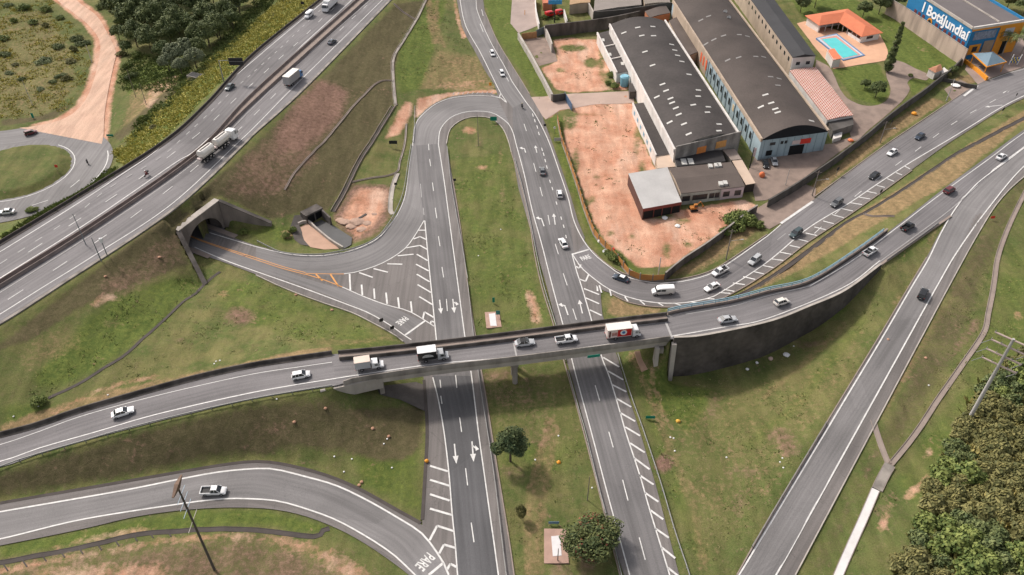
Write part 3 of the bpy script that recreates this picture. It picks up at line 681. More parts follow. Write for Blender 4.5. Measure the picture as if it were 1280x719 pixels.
band([(563, -60), (575, 0), (582, 32), (600, 65), (615, 95), (625, 115), (641, 135)], [(590, -60), (595, 0), (597, 15), (612, 50), (630, 82), (640, 102), (657, 127)], z0, 'upper_road_lane', ASL, .026)
# the lower left carriageway was resurfaced a shade darker
band([(541, 470), (548, 500), (555, 540), (561, 590), (565, 640), (569, 680), (572, 719), (577, 765)], [(588, 470), (592, 500), (598, 540), (605, 590), (612, 640), (618, 682), (623, 719), (630, 765)], z0, 'asphalt_patch', ASD, .03)
band([(240, 312), (262, 322), (320, 338), (377, 357), (432, 378), (485, 403), (510, 421)], [(240, 298), (262, 303), (320, 325), (382, 348), (430, 362), (482, 381), (530, 402)], z0, 'tunnel_road_lane', ASL, .015)
LINES = []; LV, LF = [], []
class Paint:
    def __init__(s, name, m): s.name = name; s.m = m; s.v = []; s.f = []
    def line(s, pts, z=z0, wd=.24, dz=.045, step=2.5, raw=False):
        q = crom(W(pts, z) if not raw else pts, step=step)
        v, f = strip(q, wd, dz); n = len(s.v); s.v += v; s.f += [tuple(i + n for i in t) for t in f]
    def dashes(s, pts, z=z0, on=4., off=8., wd=.2, dz=.045, ph=0.):
        q = crom(W(pts, z), step=.5); n = len(q); a = ph
        L_ = .5 * n
        while a + on < L_:
            i0 = int(max(a, 0) / .5); i1 = min(n - 1, int((a + on) / .5))
            if i1 > i0 + 1:
                v, f = strip(q[i0:i1 + 1], wd, dz); k = len(s.v); s.v += v; s.f += [tuple(i + k for i in t) for t in f]
            a += on + off
    def seg(s, a, b, z=z0, wd=.35, dz=.045): s.line([a, b], z, wd, dz)
    def poly(s, pts3, dz=.045):
        p = [Vector((q[0], q[1], q[2] + dz)) for q in pts3]
        k = len(s.v); s.v += p
        for t in tessellate_polygon([p]):
            a, b, c = (p[i] for i in t); t = t if (b - a).cross(c - a).z > 0 else t[::-1]; s.f.append(tuple(i + k for i in t))
    def done(s): o = link(s.name, s.v, s.f, s.m); tag(o, kind='structure'); return o
pw = Paint('road_markings', PAINT); pf = Paint('worn_road_markings', PAINTF); po = Paint('orange_road_markings', ORANGEP)
# motorway
pw.line([(-120, 386), (0, 315), (98, 254), (148, 221), (207, 179), (279, 109), (319, 74), (352, 46), (400, 6), (420, -11)], zM, .25)
pw.line([(-120, 421), (0, 348), (115, 275), (217, 205), (250, 183), (319.5, 114), (370, 64), (427, 12), (441, -1)], zM, .3)
pf.line([(-120, 440), (0, 366), (130, 283), (250, 198), (320, 131), (370, 82), (462, 1)], zM, .25)
pw.line([(-100, 455), (0, 393), (54, 359), (120, 318), (215, 255), (296, 180), (320, 157), (367, 109), (424, 53), (479, -1)], zM, .25)
pw.dashes([(-20, 350), (44, 310), (107, 269), (166, 229.5), (215.5, 192.5), (258, 159), (292, 126), (324, 97), (352, 71), (379, 47), (402, 24), (430, -1)], zM, 4, 8, .2)
pf.dashes([(0, 330), (90, 272), (134, 237), (200, 197), (230, 171), (260, 143), (287, 117), (324, 84), (354, 57), (380, 32), (410, 4)], zM, 2, 3.2, .3)
pw.dashes([(0, 381), (37.5, 357), (62.5, 341), (135, 292.5), (190, 253), (238, 215), (300, 161), (348, 114), (379, 84), (403, 60.5), (427, 36), (465, 1)], zM, 4, 8, .2, ph=2)
# overpass ramp
pw.line([(-100, 584), (0, 556), (45, 541), (100, 521), (175, 500), (250, 482), (320, 467), (380, 458), (415, 453)], zB, .16); pf.line([(477, 444), (557, 435), (640, 425), (765, 411), (835, 402)], zB, .22)
pw.line([(-100, 598), (0, 577), (50, 560), (120, 540), (200, 517), (320, 490), (415, 474), (447, 469), (545, 455), (640, 446.5), (765, 430), (835, 421), (905, 409), (960, 398), (1055, 359), (1100, 326)], zB, .25)
pf.line([(857, 393), (915, 383), (960, 370), (1012, 358)], zB, .2); pw.line([(1012, 358), (1067, 325), (1122, 284), (1177, 242), (1242, 194.5), (1262, 179), (1300, 152)], zB, .22)
pf.line([(1100, 327), (1147, 293), (1188, 262), (1222, 232)], zB, .2)
pf.line([(831, 400), (840, 422)], zB, .5); pf.line([(641, 424), (646, 447)], zB, .35); pf.line([(445, 450), (448, 470)], zB, .35)
# slip roads
pw.line([(890, 772), (925, 717), (959, 661), (992, 606), (1032, 540), (1065, 485), (1100, 427), (1139, 360), (1160, 325), (1177, 290), (1197, 257), (1222, 228), (1280, 184), (1330, 148)], zS, .3, .075, 1.5)
pw.line([(935, 775), (970, 719), (1020, 630), (1070, 540), (1120, 450), (1170, 360), (1197, 314), (1235, 261), (1280, 208), (1330, 172)], zS, .3, .075, 1.5)
pw.line([(-60, 651), (0, 640), (150, 614), (225, 599), (275, 590), (320, 586), (345, 587), (382, 596), (420, 607), (460, 626), (500, 649), (525, 665), (540, 682), (555, 705), (561, 719)], zE, .35)
pw.line([(-60, 684), (0, 674), (100, 650), (212, 632), (275, 624), (320, 624), (350, 627), (382, 636), (420, 650), (460, 672), (490, 692), (510, 710), (519, 719), (528, 730)], zE, .3)
pw.seg((536, 719), (554, 704), wd=.5)
pw.line([(1205, 247), (1222, 229), (1240, 215), (1262, 199), (1284, 182)], zB, .3, .11)
# branch
pw.line([(640, 102), (657, 127), (670, 145), (685, 175), (700, 217), (710, 247), (717, 275), (727, 297), (740, 315), (757, 330), (780, 345), (815, 353.5), (840, 353.5), (865, 349.5), (890, 341.5), (915, 326.5), (959, 295.5)], lambda x, y: zC(x, y), .25)
pw.line([(959, 295.5), (976, 281)], zC, .22); pw.line([(976, 279.5), (1016, 252)], zC, .75); pw.line([(1205, 120), (1222, 107)], zC, .75)
pw.line([(1240, 99), (1262, 91), (1281, 86), (1330, 68)], zC, .2)
bc = [(715, 317), (727, 335), (747, 352), (762, 362), (785, 371.5), (815, 378), (850, 379), (885, 373), (907, 362), (960, 327), (1010, 285.5), (1060, 255), (1097, 230), (1135, 205), (1177, 180), (1210, 160), (1247, 137), (1280, 120)]
pw.line(bc[:9] + bc[9:] + [(1330, 101)], zC, .28)
for a, b in (((752, 366), (749, 357)), ((764, 370), (762, 362)), ((785, 377), (781, 371)), ((806, 381), (800, 376)), ((829, 382.5), (822, 378.5)), ((851, 382), (843, 379)), ((872, 379), (863, 377.5)), ((893, 374), (882, 373.5)), ((913, 367), (899, 366))): pw.seg(a, b, zC, .35, .05)
lo = [(918, 364.5), (931, 356), (944, 349.5), (956, 343), (967.5, 335), (980.5, 326), (991, 318.5), (1001, 310), (1011, 302.5), (1022.5, 295), (1032.5, 287.5), (1042.5, 280), (1055, 272.5), (1066, 264), (1077.5, 256), (1087.5, 249), (1096, 242), (1106, 234.5), (1117.5, 227), (1127.5, 219), (1137.5, 211.5)]
up = [(905, 362), (916, 354), (929, 346), (941, 339.5), (953, 332), (965, 324), (975, 315.5), (987, 307), (997, 299), (1007, 291.5), (1018, 284), (1029, 276.5), (1040, 268.5), (1050, 260.5), (1062, 253.5), (1073.5, 246.5), (1084, 239.5), (1096, 232), (1109, 223.5), (1120, 216), (1131, 208)]
for a, b in zip(up, lo): pw.seg(a, b, zC, .38, .05)
pw.dashes([(1018, 292), (1067, 247), (1118, 208), (1143, 190), (1166, 172.5), (1190, 155.5), (1215, 140.5), (1241, 126.5), (1265, 112.5), (1290, 100)], zC, 4, 8, .18)
pf.dashes([(900, 347), (930, 330), (965, 305), (1010, 270)], zC, 4, 8, .15)
# carriageways
pw.line([(548, 180), (555, 225), (561, 270), (567, 315), (573, 360), (581, 420), (589, 467), (598, 540), (605, 590), (612, 640), (618, 682), (623, 719), (630, 770)], z0, .24)
pw.line([(548, 180), (549.5, 165), (555, 155), (565, 146), (580, 140.5), (595, 139), (615, 141), (630, 150), (637, 157), (642, 168), (645, 180), (655, 217), (665, 262), (677, 305), (691, 360), (705, 411), (720, 470), (739, 540), (760, 620), (787, 719), (801, 772)], z0, .24)
pw.line([(571, -30), (575, 0), (582, 32), (600, 65), (615, 95), (625, 115), (634, 129)], z0, .25); pw.line([(592, -30), (595, 0), (597, 15), (612, 50), (630, 82), (640, 102)], z0, .2)
pw.line([(621, 121), (595, 119.5), (565, 122.5), (545, 130), (532, 140), (522.5, 150), (518, 162), (516, 180), (512, 205), (507, 242), (500, 262), (491, 277), (476, 295), (456, 307), (430, 316), (395, 320), (357, 317), (320, 308.5), (288, 299), (262, 291)], z0, .22)
pw.seg((614, 120), (626, 122.5), wd=.5); pw.seg((626, 122.5), (634, 129), wd=.35); pw.seg((626, 116), (624, 123), wd=.3)
for k in range(9): pf.seg((566 + k * 6, 118.5 - k * .25), (568 + k * 6, 116 - k * .2), wd=.25)
pw.line([(531, 276), (535, 320), (539, 360), (542, 390), (545, 420), (546, 432)], z0, .26)
pw.line([(530, 276), (517, 297), (505, 312), (482, 327), (460, 336), (437, 342), (430, 342.5)], z0, .26)
pw.line([(428, 359), (455, 371), (482, 381), (505, 387), (517, 392), (530, 400), (542.5, 408)], z0, .26)
for a, b in (((449, 341), (466, 347)), ((467, 336), (485, 340.5)), ((484, 330), (503, 330.5)), ((497, 320), (517, 318)), ((521, 318), (534.5, 326)), ((520, 330.5), (536, 339)), ((521, 343), (537, 352.5)), ((522, 356), (539, 366)), ((524, 371), (540.5, 381)),
             ((437, 342.5), (438, 363)), ((452, 356), (453, 369)), ((467.5, 361), (468.3, 374)), ((482.5, 366), (484, 380)), ((497.5, 372), (499, 385)), ((513.5, 377), (514.8, 390)), ((508, 310), (525, 307)), ((525, 307), (534, 312)), ((517, 299), (525, 296)), ((525, 296), (532.5, 299.5)), ((523, 288), (531.5, 288)), ((528.5, 399), (530.5, 390)), ((530.5, 390), (542, 397)), ((538, 405), (539, 401.5)), ((539, 401.5), (543, 403))):
    pw.seg(a, b, wd=.42)
pw.seg((506.5, 419), (531, 401.5), wd=.5)
pw.line([(243, 309), (280, 325), (320, 339.5), (377, 359.5), (432, 380), (460, 391), (485, 405), (505, 419), (514, 425)], z0, .26)
for d in (0, 2.4): po.line([(228, 291 + d * .3), (262, 304 + d * .5), (320, 322.5 + d), (352, 333 + d), (382, 341 + d)], z0, .2)
po.line([(382, 342), (405, 342.5), (430, 342.7)], z0, .2); po.line([(382, 343), (405, 350), (428, 359)], z0, .22)
for a, b in (((395, 343), (403, 351)), ((413, 343), (423, 358))): po.seg(a, b, wd=.4)
# gore beside the right carriageway
gr = [(715, 318), (721, 340), (727.5, 360), (739, 399), (752, 446), (762, 472), (775, 515), (782, 540), (800, 595), (812, 637), (835, 712), (850, 765)]
pw.line(gr, z0, .26); pw.seg((715.5, 318), (736, 312), wd=.5)
for a, b in (((720, 333), (724, 336)), ((724, 336), (726, 331)), ((724, 349), (732, 352)), ((732, 352), (736, 343)), ((746, 353), (747, 364)), ((730, 361), (749, 368.5)), ((732, 372.5), (749, 380)), ((737, 387.5), (752, 394.5)), ((754, 447), (774, 459)), ((760, 464), (779, 475)), ((765, 481), (783, 490)), ((770, 498), (789, 509)), ((775, 516), (794, 527)), ((781.5, 534), (800, 545)), ((787.5, 554), (806, 566)), ((793, 573), (812, 587)), ((799, 594), (817, 606)), ((806, 616), (823, 627.5)), ((813, 638), (829, 649.5)), ((819.5, 661), (836, 672.5)), ((827, 684.5), (844, 698)), ((835, 710), (850, 722)), ((842, 735), (858, 747))):
    pw.seg(a, b, wd=.42)
# gore by the left carriageway
pw.line([(541, 472), (548, 500), (555, 540), (561, 590), (565, 640), (569, 680), (572, 719), (577, 765)], z0, .24)
for a, b in (((537.5, 582.5), (560, 589.5)), ((537.5, 600), (562, 607.5)), ((537.5, 618), (562, 626)), ((537.5, 636), (565, 644)), ((537, 675.5), (546.5, 657.5)), ((546.5, 657.5), (567, 664)), ((549, 692), (555, 681)), ((555, 681), (569, 685)), ((559, 712), (563, 705)), ((563, 705), (570.5, 709))): pw.seg(a, b, wd=.45)
# dashes
for a, b in (((535.5, 180), (536.2, 188)), ((537, 199), (538.3, 208)), ((540.5, 228.5), (542, 239)), ((544, 260), (546, 273)), ((548, 295.5), (550, 308)), ((552.5, 334), (554.5, 347)), ((569.5, 469), (571, 485)), ((574.5, 522), (577, 540)), ((582, 585.5), (584.5, 607)), ((589, 653.5), (592.5, 678)), ((558, 374), (559.2, 389)), ((550, 475), (551, 485)), ((551, 495), (552.5, 505)),
             ((667, 204), (670, 215)), ((675, 234), (678, 245.5)), ((685, 269), (687.2, 281)), ((694, 305), (698, 318)), ((704, 342), (709, 357)), ((716, 386), (720.5, 400)), ((744, 482), (749.5, 501)), ((761, 540), (766.5, 559.5)), ((778.3, 600), (785, 626)), ((799, 672), (806.5, 700)), ((655, 155), (658, 164)), ((602, 12), (604, 20)), ((600, 30), (604, 40)), ((618, 65), (622, 73)), ((632, 95), (636, 102))): pw.seg(a, b, wd=.2)
for a, b in (((525.5, 230), (527, 247)), ((529, 260), (530, 269))): pf.seg(a, b, wd=.2)
for x, y in ((665.5, 142), (668, 149), (671, 157), (673, 165), (677, 185), (679, 191), (681, 199), (683, 207), (687, 225), (690, 234), (695, 252), (701, 271), (704, 281), (707, 294)): pw.seg((x, y), (x + 1.1, y + 4), wd=.25)
# arrows (tip and tail given on the ground)
def arrow(tail, tip, z=z0, hook=0, wd=.28, hw=.55, hl=1.6):
    a, b = P(*tail, z), P(*tip, z); d = (b - a).normalized(); n = Vector((-d.y, d.x, 0))
    e = b - d * hl
    pw.poly([a - n * wd / 2, e - n * wd / 2, e + n * wd / 2, a + n * wd / 2])
    pw.poly([e - n * hw, b, e + n * hw])
    if hook:
        h = a.lerp(b, .2); k = h + n * hook * .6 + d * .7
        pw.poly([h - d * .2, h + d * .3, k + d * .25, k - d * .25]); pw.poly([k - d * .7, k + n * hook * .75 + d * .4, k + d * .8])
def turn(tail, tip, side, z=z0):
    a, b = P(*tail, z), P(*tip, z); d = (b - a).normalized(); n = Vector((-d.y, d.x, 0)) * side
    e = b - d * 1.2
    pw.poly([a - n * .16, e - n * .16, e + n * .16, a + n * .16]); t = e + n * .6 + d * .5
    pw.poly([e - n * .16 - d * .3, e - n * .16 + d * .3, t + d * .25, t - d * .25])
    pw.poly([t - d * .75, t + n * .95 + d * .35, t + d * .85])
turn((657, 191), (655, 184), 1); arrow((671, 191), (669, 182))
turn((680, 283), (676, 271), 1); arrow((694, 281), (692, 267))
arrow((728, 392), (724, 375), hw=.6); turn((710, 394), (705, 379), 1)
arrow((549.5, 375), (551.5, 392.5), hw=.6, hl=2); arrow((566, 374), (568, 391.5), hook=1, hw=.6, hl=2)
arrow((568, 555), (570.5, 580), hw=.6, hl=2); arrow((590, 552), (592, 577.5), hook=1, hw=.6, hl=2)
turn((1265, 111), (1252, 117), 1, zC); arrow((1253, 131.5), (1231, 134), zC, hw=.6)
# PARE written across each stop line approach
def road_text(txt, cx, cy, up, size, stretch, z=z0):
    cu_ = bpy.data.curves.new('t', 'FONT'); cu_.body = txt; cu_.size = size; cu_.align_x = 'CENTER'; cu_.align_y = 'CENTER'; cu_.offset = .03
    o = bpy.data.objects.new('t', cu_); C.objects.link(o); bpy.context.view_layer.update()
    me = bpy.data.meshes.new_from_object(o.evaluated_get(bpy.context.evaluated_depsgraph_get()))
    c = P(cx, cy, z); u = (P(*up, z) - c).normalized(); r = Vector((u.y, -u.x, 0))
    n = len(pw.v); pw.v += [c + r * v.co.x + u * (v.co.y * stretch) + Vector((0, 0, .045)) for v in me.vertices]
    for f in me.polygons: pw.f.append(tuple(i + n for i in f.vertices))
    bpy.data.objects.remove(o); bpy.data.meshes.remove(me)
road_text('PARE', 531, 702, (546, 713), 1.55, 1.9)
road_text('PARE', 502.5, 401, (520, 411), 1.35, 1.9)
road_text('PARE', 732, 322.5, (725, 314), 1.25, 1.9)
# roundabout
q_ = circ(ring_c, 16.8, 80); pw.line(q_[-24:] + q_[:16], raw=True, wd=.25)
q_ = circ(ring_c, 26.5, 80); pw.line(q_[-6:] + q_[:7], raw=True, wd=.3)
for a in (18, 40): pass
pw.seg((40, 257), (60, 250.5), wd=.2); pw.seg((88, 234.5), (99.5, 225), wd=.2)
pw.done(); pf.done(); po.done()
# concrete gutters and kerbs (swept, real height)
def kerb(name, pts, z, prof, m, step=2.5, **k):
    mb = MB(); sweep(mb, crom(W(pts, z), step=step), prof); o = mb.build(name, m); tag(o, kind='structure'); return o
KP = [(-.12, -.1), (-.12, .13), (.12, .13), (.12, -.1)]
GP = [(-.35, -.1), (-.35, .05), (.35, .05), (.35, -.1)]
kerb('kerb', [(639, 190), (652, 235), (662, 280), (668, 317), (677, 358), (691, 403), (705, 452), (722, 512), (745, 600), (775, 719), (790, 772)], z0, KP, GUT)
kerb('kerb', [(566, 225), (573, 267), (579, 310), (585, 360), (596, 430), (608, 500), (619, 570), (637, 680), (648, 760)], z0, KP, GUT)
kerb('kerb', [(558, 180), (562, 163), (572, 153), (586, 147), (603, 146), (616, 149), (628, 160), (635, 175), (639, 190)], z0, KP, CONCL)
kerb('kerb', [(606, 15), (621, 50), (640, 82), (650, 98), (662, 118)], z0, KP, GUT)
kerb('gutter', [(528, 650), (531, 600), (534, 540), (532, 500), (530, 475)], z0, GP, DGUT)
kerb('gutter', [(0, 629), (150, 603), (225, 590), (280, 581), (320, 577), (357, 581), (407, 594), (450, 612), (495, 637), (526, 654)], zE, GP, DGUT)
kerb('kerb', [(740, 313), (757, 329), (780, 342), (815, 350), (840, 350), (865, 346), (890, 338), (915, 323), (959, 293)], zC, KP, GUT)
kerb('kerb', [(1017, 247), (1055, 219), (1110, 179), (1170, 139), (1207, 114)], zC, KP, GUT)
kerb('kerb', [(765, 368), (785, 378), (815, 383.5), (852, 384), (885, 380), (925, 362), (969, 334), (1010, 303), (1057, 272), (1100, 242), (1140, 213)], zC, KP, GUT)
kerb('kerb', [(994, 719), (1089, 540), (1185, 360), (1225, 288), (1250, 250), (1280, 221), (1330, 185)], zD, KP, CONCL)
kerb('kerb', [(921, 719), (960, 650), (1026, 540), (1095, 427), (1135, 360), (1158, 322)], zD, KP, GUT)
kerb('kerb', [(320, 344), (357, 361), (402, 378), (440, 391), (470, 406), (492, 418), (504, 427)], z0, KP, CONCL)
# ================================================================ overpass
ov = empty('overpass', P(640, 440, 0), 0, 'long concrete road bridge crossing above both carriageways', 'bridge')
def keep(o, parent):
    """parent while leaving the mesh where it stands"""
    o.parent = parent; o.matrix_parent_inverse = Matrix.Translation(parent.location).inverted() if parent.rotation_euler[2] == 0 else (Matrix.Translation(parent.location) @ parent.rotation_euler.to_matrix().to_4x4()).inverted()
    return o
BU = crom(W([(423, 441), (477, 436), (557, 427), (640, 417), (765, 401), (833, 393)], zB), step=2.)
BL = crom(W([(430, 481), (450, 475.5), (545, 461.5), (640, 450.5), (765, 434.5), (838, 424.5)], zB), n=len(BU))
mb = MB(); rings = []
for a, b in zip(BU, BL):
    rings.append([a + Vector((0, 0, -.06)), b + Vector((0, 0, -.06)), b + Vector((0, 0, -.55)), b.lerp(a, .12) + Vector((0, 0, -.6)), b.lerp(a, .12) + Vector((0, 0, -1.5)), a.lerp(b, .12) + Vector((0, 0, -1.5)), a.lerp(b, .12) + Vector((0, 0, -.6)), a + Vector((0, 0, -.55))])
mb.loft(rings); keep(mb.build('deck', CONC), ov)
sgn = 1 if normals2d(BL)[0].y > 0 else -1
PAR = lambda s: [(s * .0, -.6), (s * -.02, .2), (s * .12, .9), (s * .32, .9), (s * .45, .2), (s * .5, -.05), (s * .4, -.05), (s * .4, -.6)]
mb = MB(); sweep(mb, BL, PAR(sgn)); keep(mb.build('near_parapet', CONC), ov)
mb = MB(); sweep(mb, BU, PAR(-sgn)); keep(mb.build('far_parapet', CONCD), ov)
# walkway strip and second barrier on the far side
US = [p + (q - p).normalized() * 2.3 for p, q in zip(BU, BL)]
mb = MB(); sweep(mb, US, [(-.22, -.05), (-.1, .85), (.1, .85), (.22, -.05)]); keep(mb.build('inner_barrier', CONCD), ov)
mb = MB(); WK = [p.lerp(q, .5) for p, q in zip(BU, US)]; sweep(mb, WK, [(-.85, -.05), (-.85, .12), (.85, .12), (.85, -.05)]); keep(mb.build('walkway', GUT), ov)
# girder face below the near parapet
mb = MB(); G2 = [b.lerp(a, .06) for a, b in zip(BU, BL)]; sweep(mb, G2, [(-.25, -2.0), (-.25, -.6), (.25, -.6), (.25, -2.0)]); keep(mb.build('girder', CONCL), ov)
mb = MB(); G3 = [a.lerp(b, .06) for a, b in zip(BU, BL)]; sweep(mb, G3, [(-.25, -2.0), (-.25, -.6), (.25, -.6), (.25, -2.0)]); keep(mb.build('girder', CONCL), ov)
for px in (646,):
    k = min(range(len(BL)), key=lambda i: abs(proj(*BL[i])[0] - px)); a, b = BU[k], BL[k]; d = (a - b).normalized()
    mb = MB(); q0, q1 = b + d * .6, a - d * .6; ax = Vector((-d.y, d.x, 0))
    v = [q0 - ax * .7, q0 + ax * .7, q1 + ax * .7, q1 - ax * .7]
    mb.prism([(p.x, p.y) for p in v], q0.z - 2.9, q0.z - 2.0); keep(mb.build('pier_cap', CONC), ov)
    for t in (.12, .5, .88):
        c = q0.lerp(q1, t); mb = MB(); mb.cyl((c.x, c.y, -1.5), (c.x, c.y, c.z - 2.9), .6, n=16); keep(mb.build('pier', CONC, smooth=True), ov)
for k in (-2,):
    a, b = BU[k], BL[k]; d = (a - b).normalized(); ax = Vector((-d.y, d.x, 0))
    mb = MB(); v = [b - ax * .6 - d * .6, b + ax * .6 - d * .6, a + ax * .6 + d * .2, a - ax * .6 + d * .2]
    mb.prism([(p.x, p.y) for p in v], b.z - 3.4, b.z - 2.0); keep(mb.build('pier_cap', CONC), ov)
    for t in (.1, .5, .9):
        c = b.lerp(a, t) - ax * .2; mb = MB(); mb.cyl((c.x, c.y, -4.5), (c.x, c.y, c.z - 3.3), .55, n=16); keep(mb.build('pier', CONC, smooth=True), ov)
# west abutment block and paved slope, east buttress
a, b = BU[0], BL[0]; d = (BL[3] - BL[0]).normalized(); nv = (b - a).normalized()
mb = MB(); v = [b - d * 5 + nv * .1, b + d * 8 + nv * .1, b + d * 8 - nv * .6, b - d * 5 - nv * .6]; mb.prism([(p.x, p.y) for p in v], b.z - 3.6, b.z - .4); keep(mb.build('abutment_wall', CONCL, bevel=.05), ov)
mb = MB(); v = [b + d * 7.2, b + d * 8.2, a + d * 8.2, a + d * 7.2]; mb.prism([(p.x, p.y) for p in v], b.z - 5.5, b.z - 1.9); keep(mb.build('abutment_wall', CONC), ov)
# ================================================================ retaining walls of the ramp
rw = MB(); n = len(RW); side = 1 if normals2d(RW)[0].y < 0 else -1
nn = normals2d(RW); rings = []
for i, p in enumerate(RW):
    o_ = nn[i] * side; zb = rwlow(i) - .8
    rings.append([p + o_ * -.1 + Vector((0, 0, .85)), p + o_ * .22 + Vector((0, 0, .85)), p + o_ * .3 + Vector((0, 0, -.2)), Vector((p.x, p.y, zb)) + o_ * .75, Vector((p.x, p.y, zb)) - o_ * .4, p + o_ * -.35 + Vector((0, 0, -.3)), p + o_ * -.3 + Vector((0, 0, 0))])
rw.loft(rings); mr_ = empty('retaining_wall', RW[n // 2], 0, 'tall dark water-stained retaining wall carrying the curved ramp east of the bridge', 'wall')
keep(rw.build('wall_face', M('stained_wall', (.092, .079, .071), .93, .7, .13, .9, .3, stain=.35)), mr_)
cp = MB(); sweep(cp, [p + Vector((0, 0, .85)) for p in RW], [(-.28, 0), (-.28, .12), (.28, .12), (.28, 0)]); keep(cp.build('coping', CONCL), mr_)
for s_ in (.12, 2.2, 4.):
    pass
k0 = RW[1]; o_ = nn[1] * side; dd = (RW[6] - RW[1]).normalized()
bt = MB()
for off, w_ in ((-.5, .5), (-4.2, .45)):
    c = k0 + dd * off
    vv = [c + dd * -w_, c + dd * w_, c + dd * w_ + o_ * 1.0, c - dd * w_ + o_ * 1.0]; base = [c - dd * w_, c + dd * w_, c + dd * w_ + o_ * 2.2, c - dd * w_ + o_ * 2.2]
    o2 = MB(); o2.loft([[Vector((p.x, p.y, -4.4)) for p in base], [Vector((p.x, p.y, k0.z - (.6 if off > -1 else 1.6))) for p in vv]]); keep(o2.build('buttress', CONCL), mr_)
uw = MB(); nu = normals2d(UW); su = 1 if nu[0].y > 0 else -1; rings = []
for i, p in enumerate(UW):
    o_ = nu[i] * su; zb = uwlow(i) - .8
    rings.append([p + o_ * .0 + Vector((0, 0, .5)), p + o_ * .5 + Vector((0, 0, .5)), Vector((p.x, p.y, zb)) + o_ * .8, Vector((p.x, p.y, zb)) - o_ * .2, p + Vector((0, 0, -.3))])
uw.loft(rings); ur = empty('retaining_wall', UW[len(UW) // 2], 0, 'low pinkish concrete retaining wall under the blue railing on the upper side of the ramp', 'wall'); keep(uw.build('wall_face', GUT), ur)
# blue railing on that wall
BLUE = M('blue_railing_paint', (.22, .34, .40), .5, .12, 1, 6)
rl_ = [p + nu[i] * su * .3 for i, p in enumerate(UW)]; rl_ = rl_[:int(len(rl_) * .97)]
br = empty('railing', rl_[len(rl_) // 2], 0, 'pale blue metal railing along the upper wall of the curved ramp', 'railing')
for h in (1.05, 1.6):
    mb = MB(); sweep(mb, [p + Vector((0, 0, h - .3)) for p in rl_], [(-.08, 0), (-.08, .24), (.08, .24), (.08, 0)]); keep(mb.build('rail', BLUE), br)
pm = MB(); pm.box(-.07, .07, -.07, .07, 0, 1.1); first = pm.build('post', BLUE); keep(first, br); first.location = rl_[0] + Vector((0, 0, .45)); 
def relocal(o, parent, loc):
    o.parent = parent; o.matrix_parent_inverse = Matrix(); o.location = parent.matrix_basis.inverted() @ loc if False else Vector(loc) - parent.location
relocal(first, br, rl_[0] + Vector((0, 0, .45)))
for i in range(5, len(rl_), 5):
    c = first.copy(); C.objects.link(c); relocal(c, br, rl_[i] + Vector((0, 0, .45)))
# ================================================================ guard rails
def guard_rail(pts, z, label, group=None, beamh=.55, spacing=4., raw=False, m=STEEL, both=False):
    q = crom(W(pts, z) if not raw else pts, step=spacing)
    if len(q) > 98: q = crom(q, n=98)
    r = empty('guard_rail', q[len(q) // 2], 0, label, 'guard rail', group)
    mb = MB(); fine = crom(q, step=1.5)
    sweep(mb, [p + Vector((0, 0, beamh)) for p in fine], [(-.05, -.15), (-.02, -.08), (-.06, 0), (-.02, .08), (-.05, .16), (.06, .16), (.03, .08), (.07, 0), (.03, -.08), (.06, -.15)]); keep(mb.build('beam', m), r)
    pmb = MB(); pmb.box(-.06, .06, -.08, .08, -.3, .75); po_ = pmb.build('post', m); relocal(po_, r, q[0])
    for p in q[1:]:
        c = po_.copy(); C.objects.link(c); relocal(c, r, p)
    return r
guard_rail([(584.5, 355), (591, 415), (597.5, 465), (609, 540), (618, 600), (632, 715), (640, 765)], z0, 'steel guard rail along the left edge of the grassy median south of the tip', 'guard rails of the central median')
guard_rail([(559, 185), (563, 225), (570, 267), (577, 305), (584.5, 350)], z0, 'steel guard rail on the left side of the median north of the milestone slab', 'guard rails of the central median')
guard_rail([(643, 200), (652, 232), (663, 280), (670, 317), (679, 357), (693, 403), (707, 452)], z0, 'steel guard rail along the right side of the median above the bridge', 'guard rails of the central median')
guard_rail([(710, 465), (722, 509), (731, 540), (748, 610), (756, 640), (769, 690), (777, 722), (788, 765)], z0, 'steel guard rail along the right side of the median below the bridge', 'guard rails of the central median')
guard_rail([(772, 444), (787, 492), (804, 540), (826, 607), (843, 665), (861, 719), (874, 765)], z0, 'steel guard rail on the grass side of the striped strip below the bridge')
guard_rail([(514, 182), (510, 206), (504.5, 240), (496, 263), (486, 281), (471, 299), (450, 309.5), (425, 316), (395, 320), (357, 318), (338, 311), (322, 303)], z0, 'steel guard rail around the outer bend of the loop by the drainage basin')
guard_rail([(-60, 613), (0, 586), (50, 569), (120, 549), (147, 541), (225, 521), (320, 500), (415, 484)], zB, 'steel guard rail along the lower edge of the western ramp')
guard_rail([(1108, 327), (1150, 297), (1172, 281)], zB, 'short steel guard rail between the ramp and the merging slip road')
guard_rail([(516, 178), (518, 160), (518.5, 140), (519, 118)], z0, 'green-grey guard rail running up the slope beside the top of the loop')
guard_rail([(1032, 530), (1000, 583), (965, 642), (940, 684)], zD, 'low steel guard rail at the left edge of the right slip road')
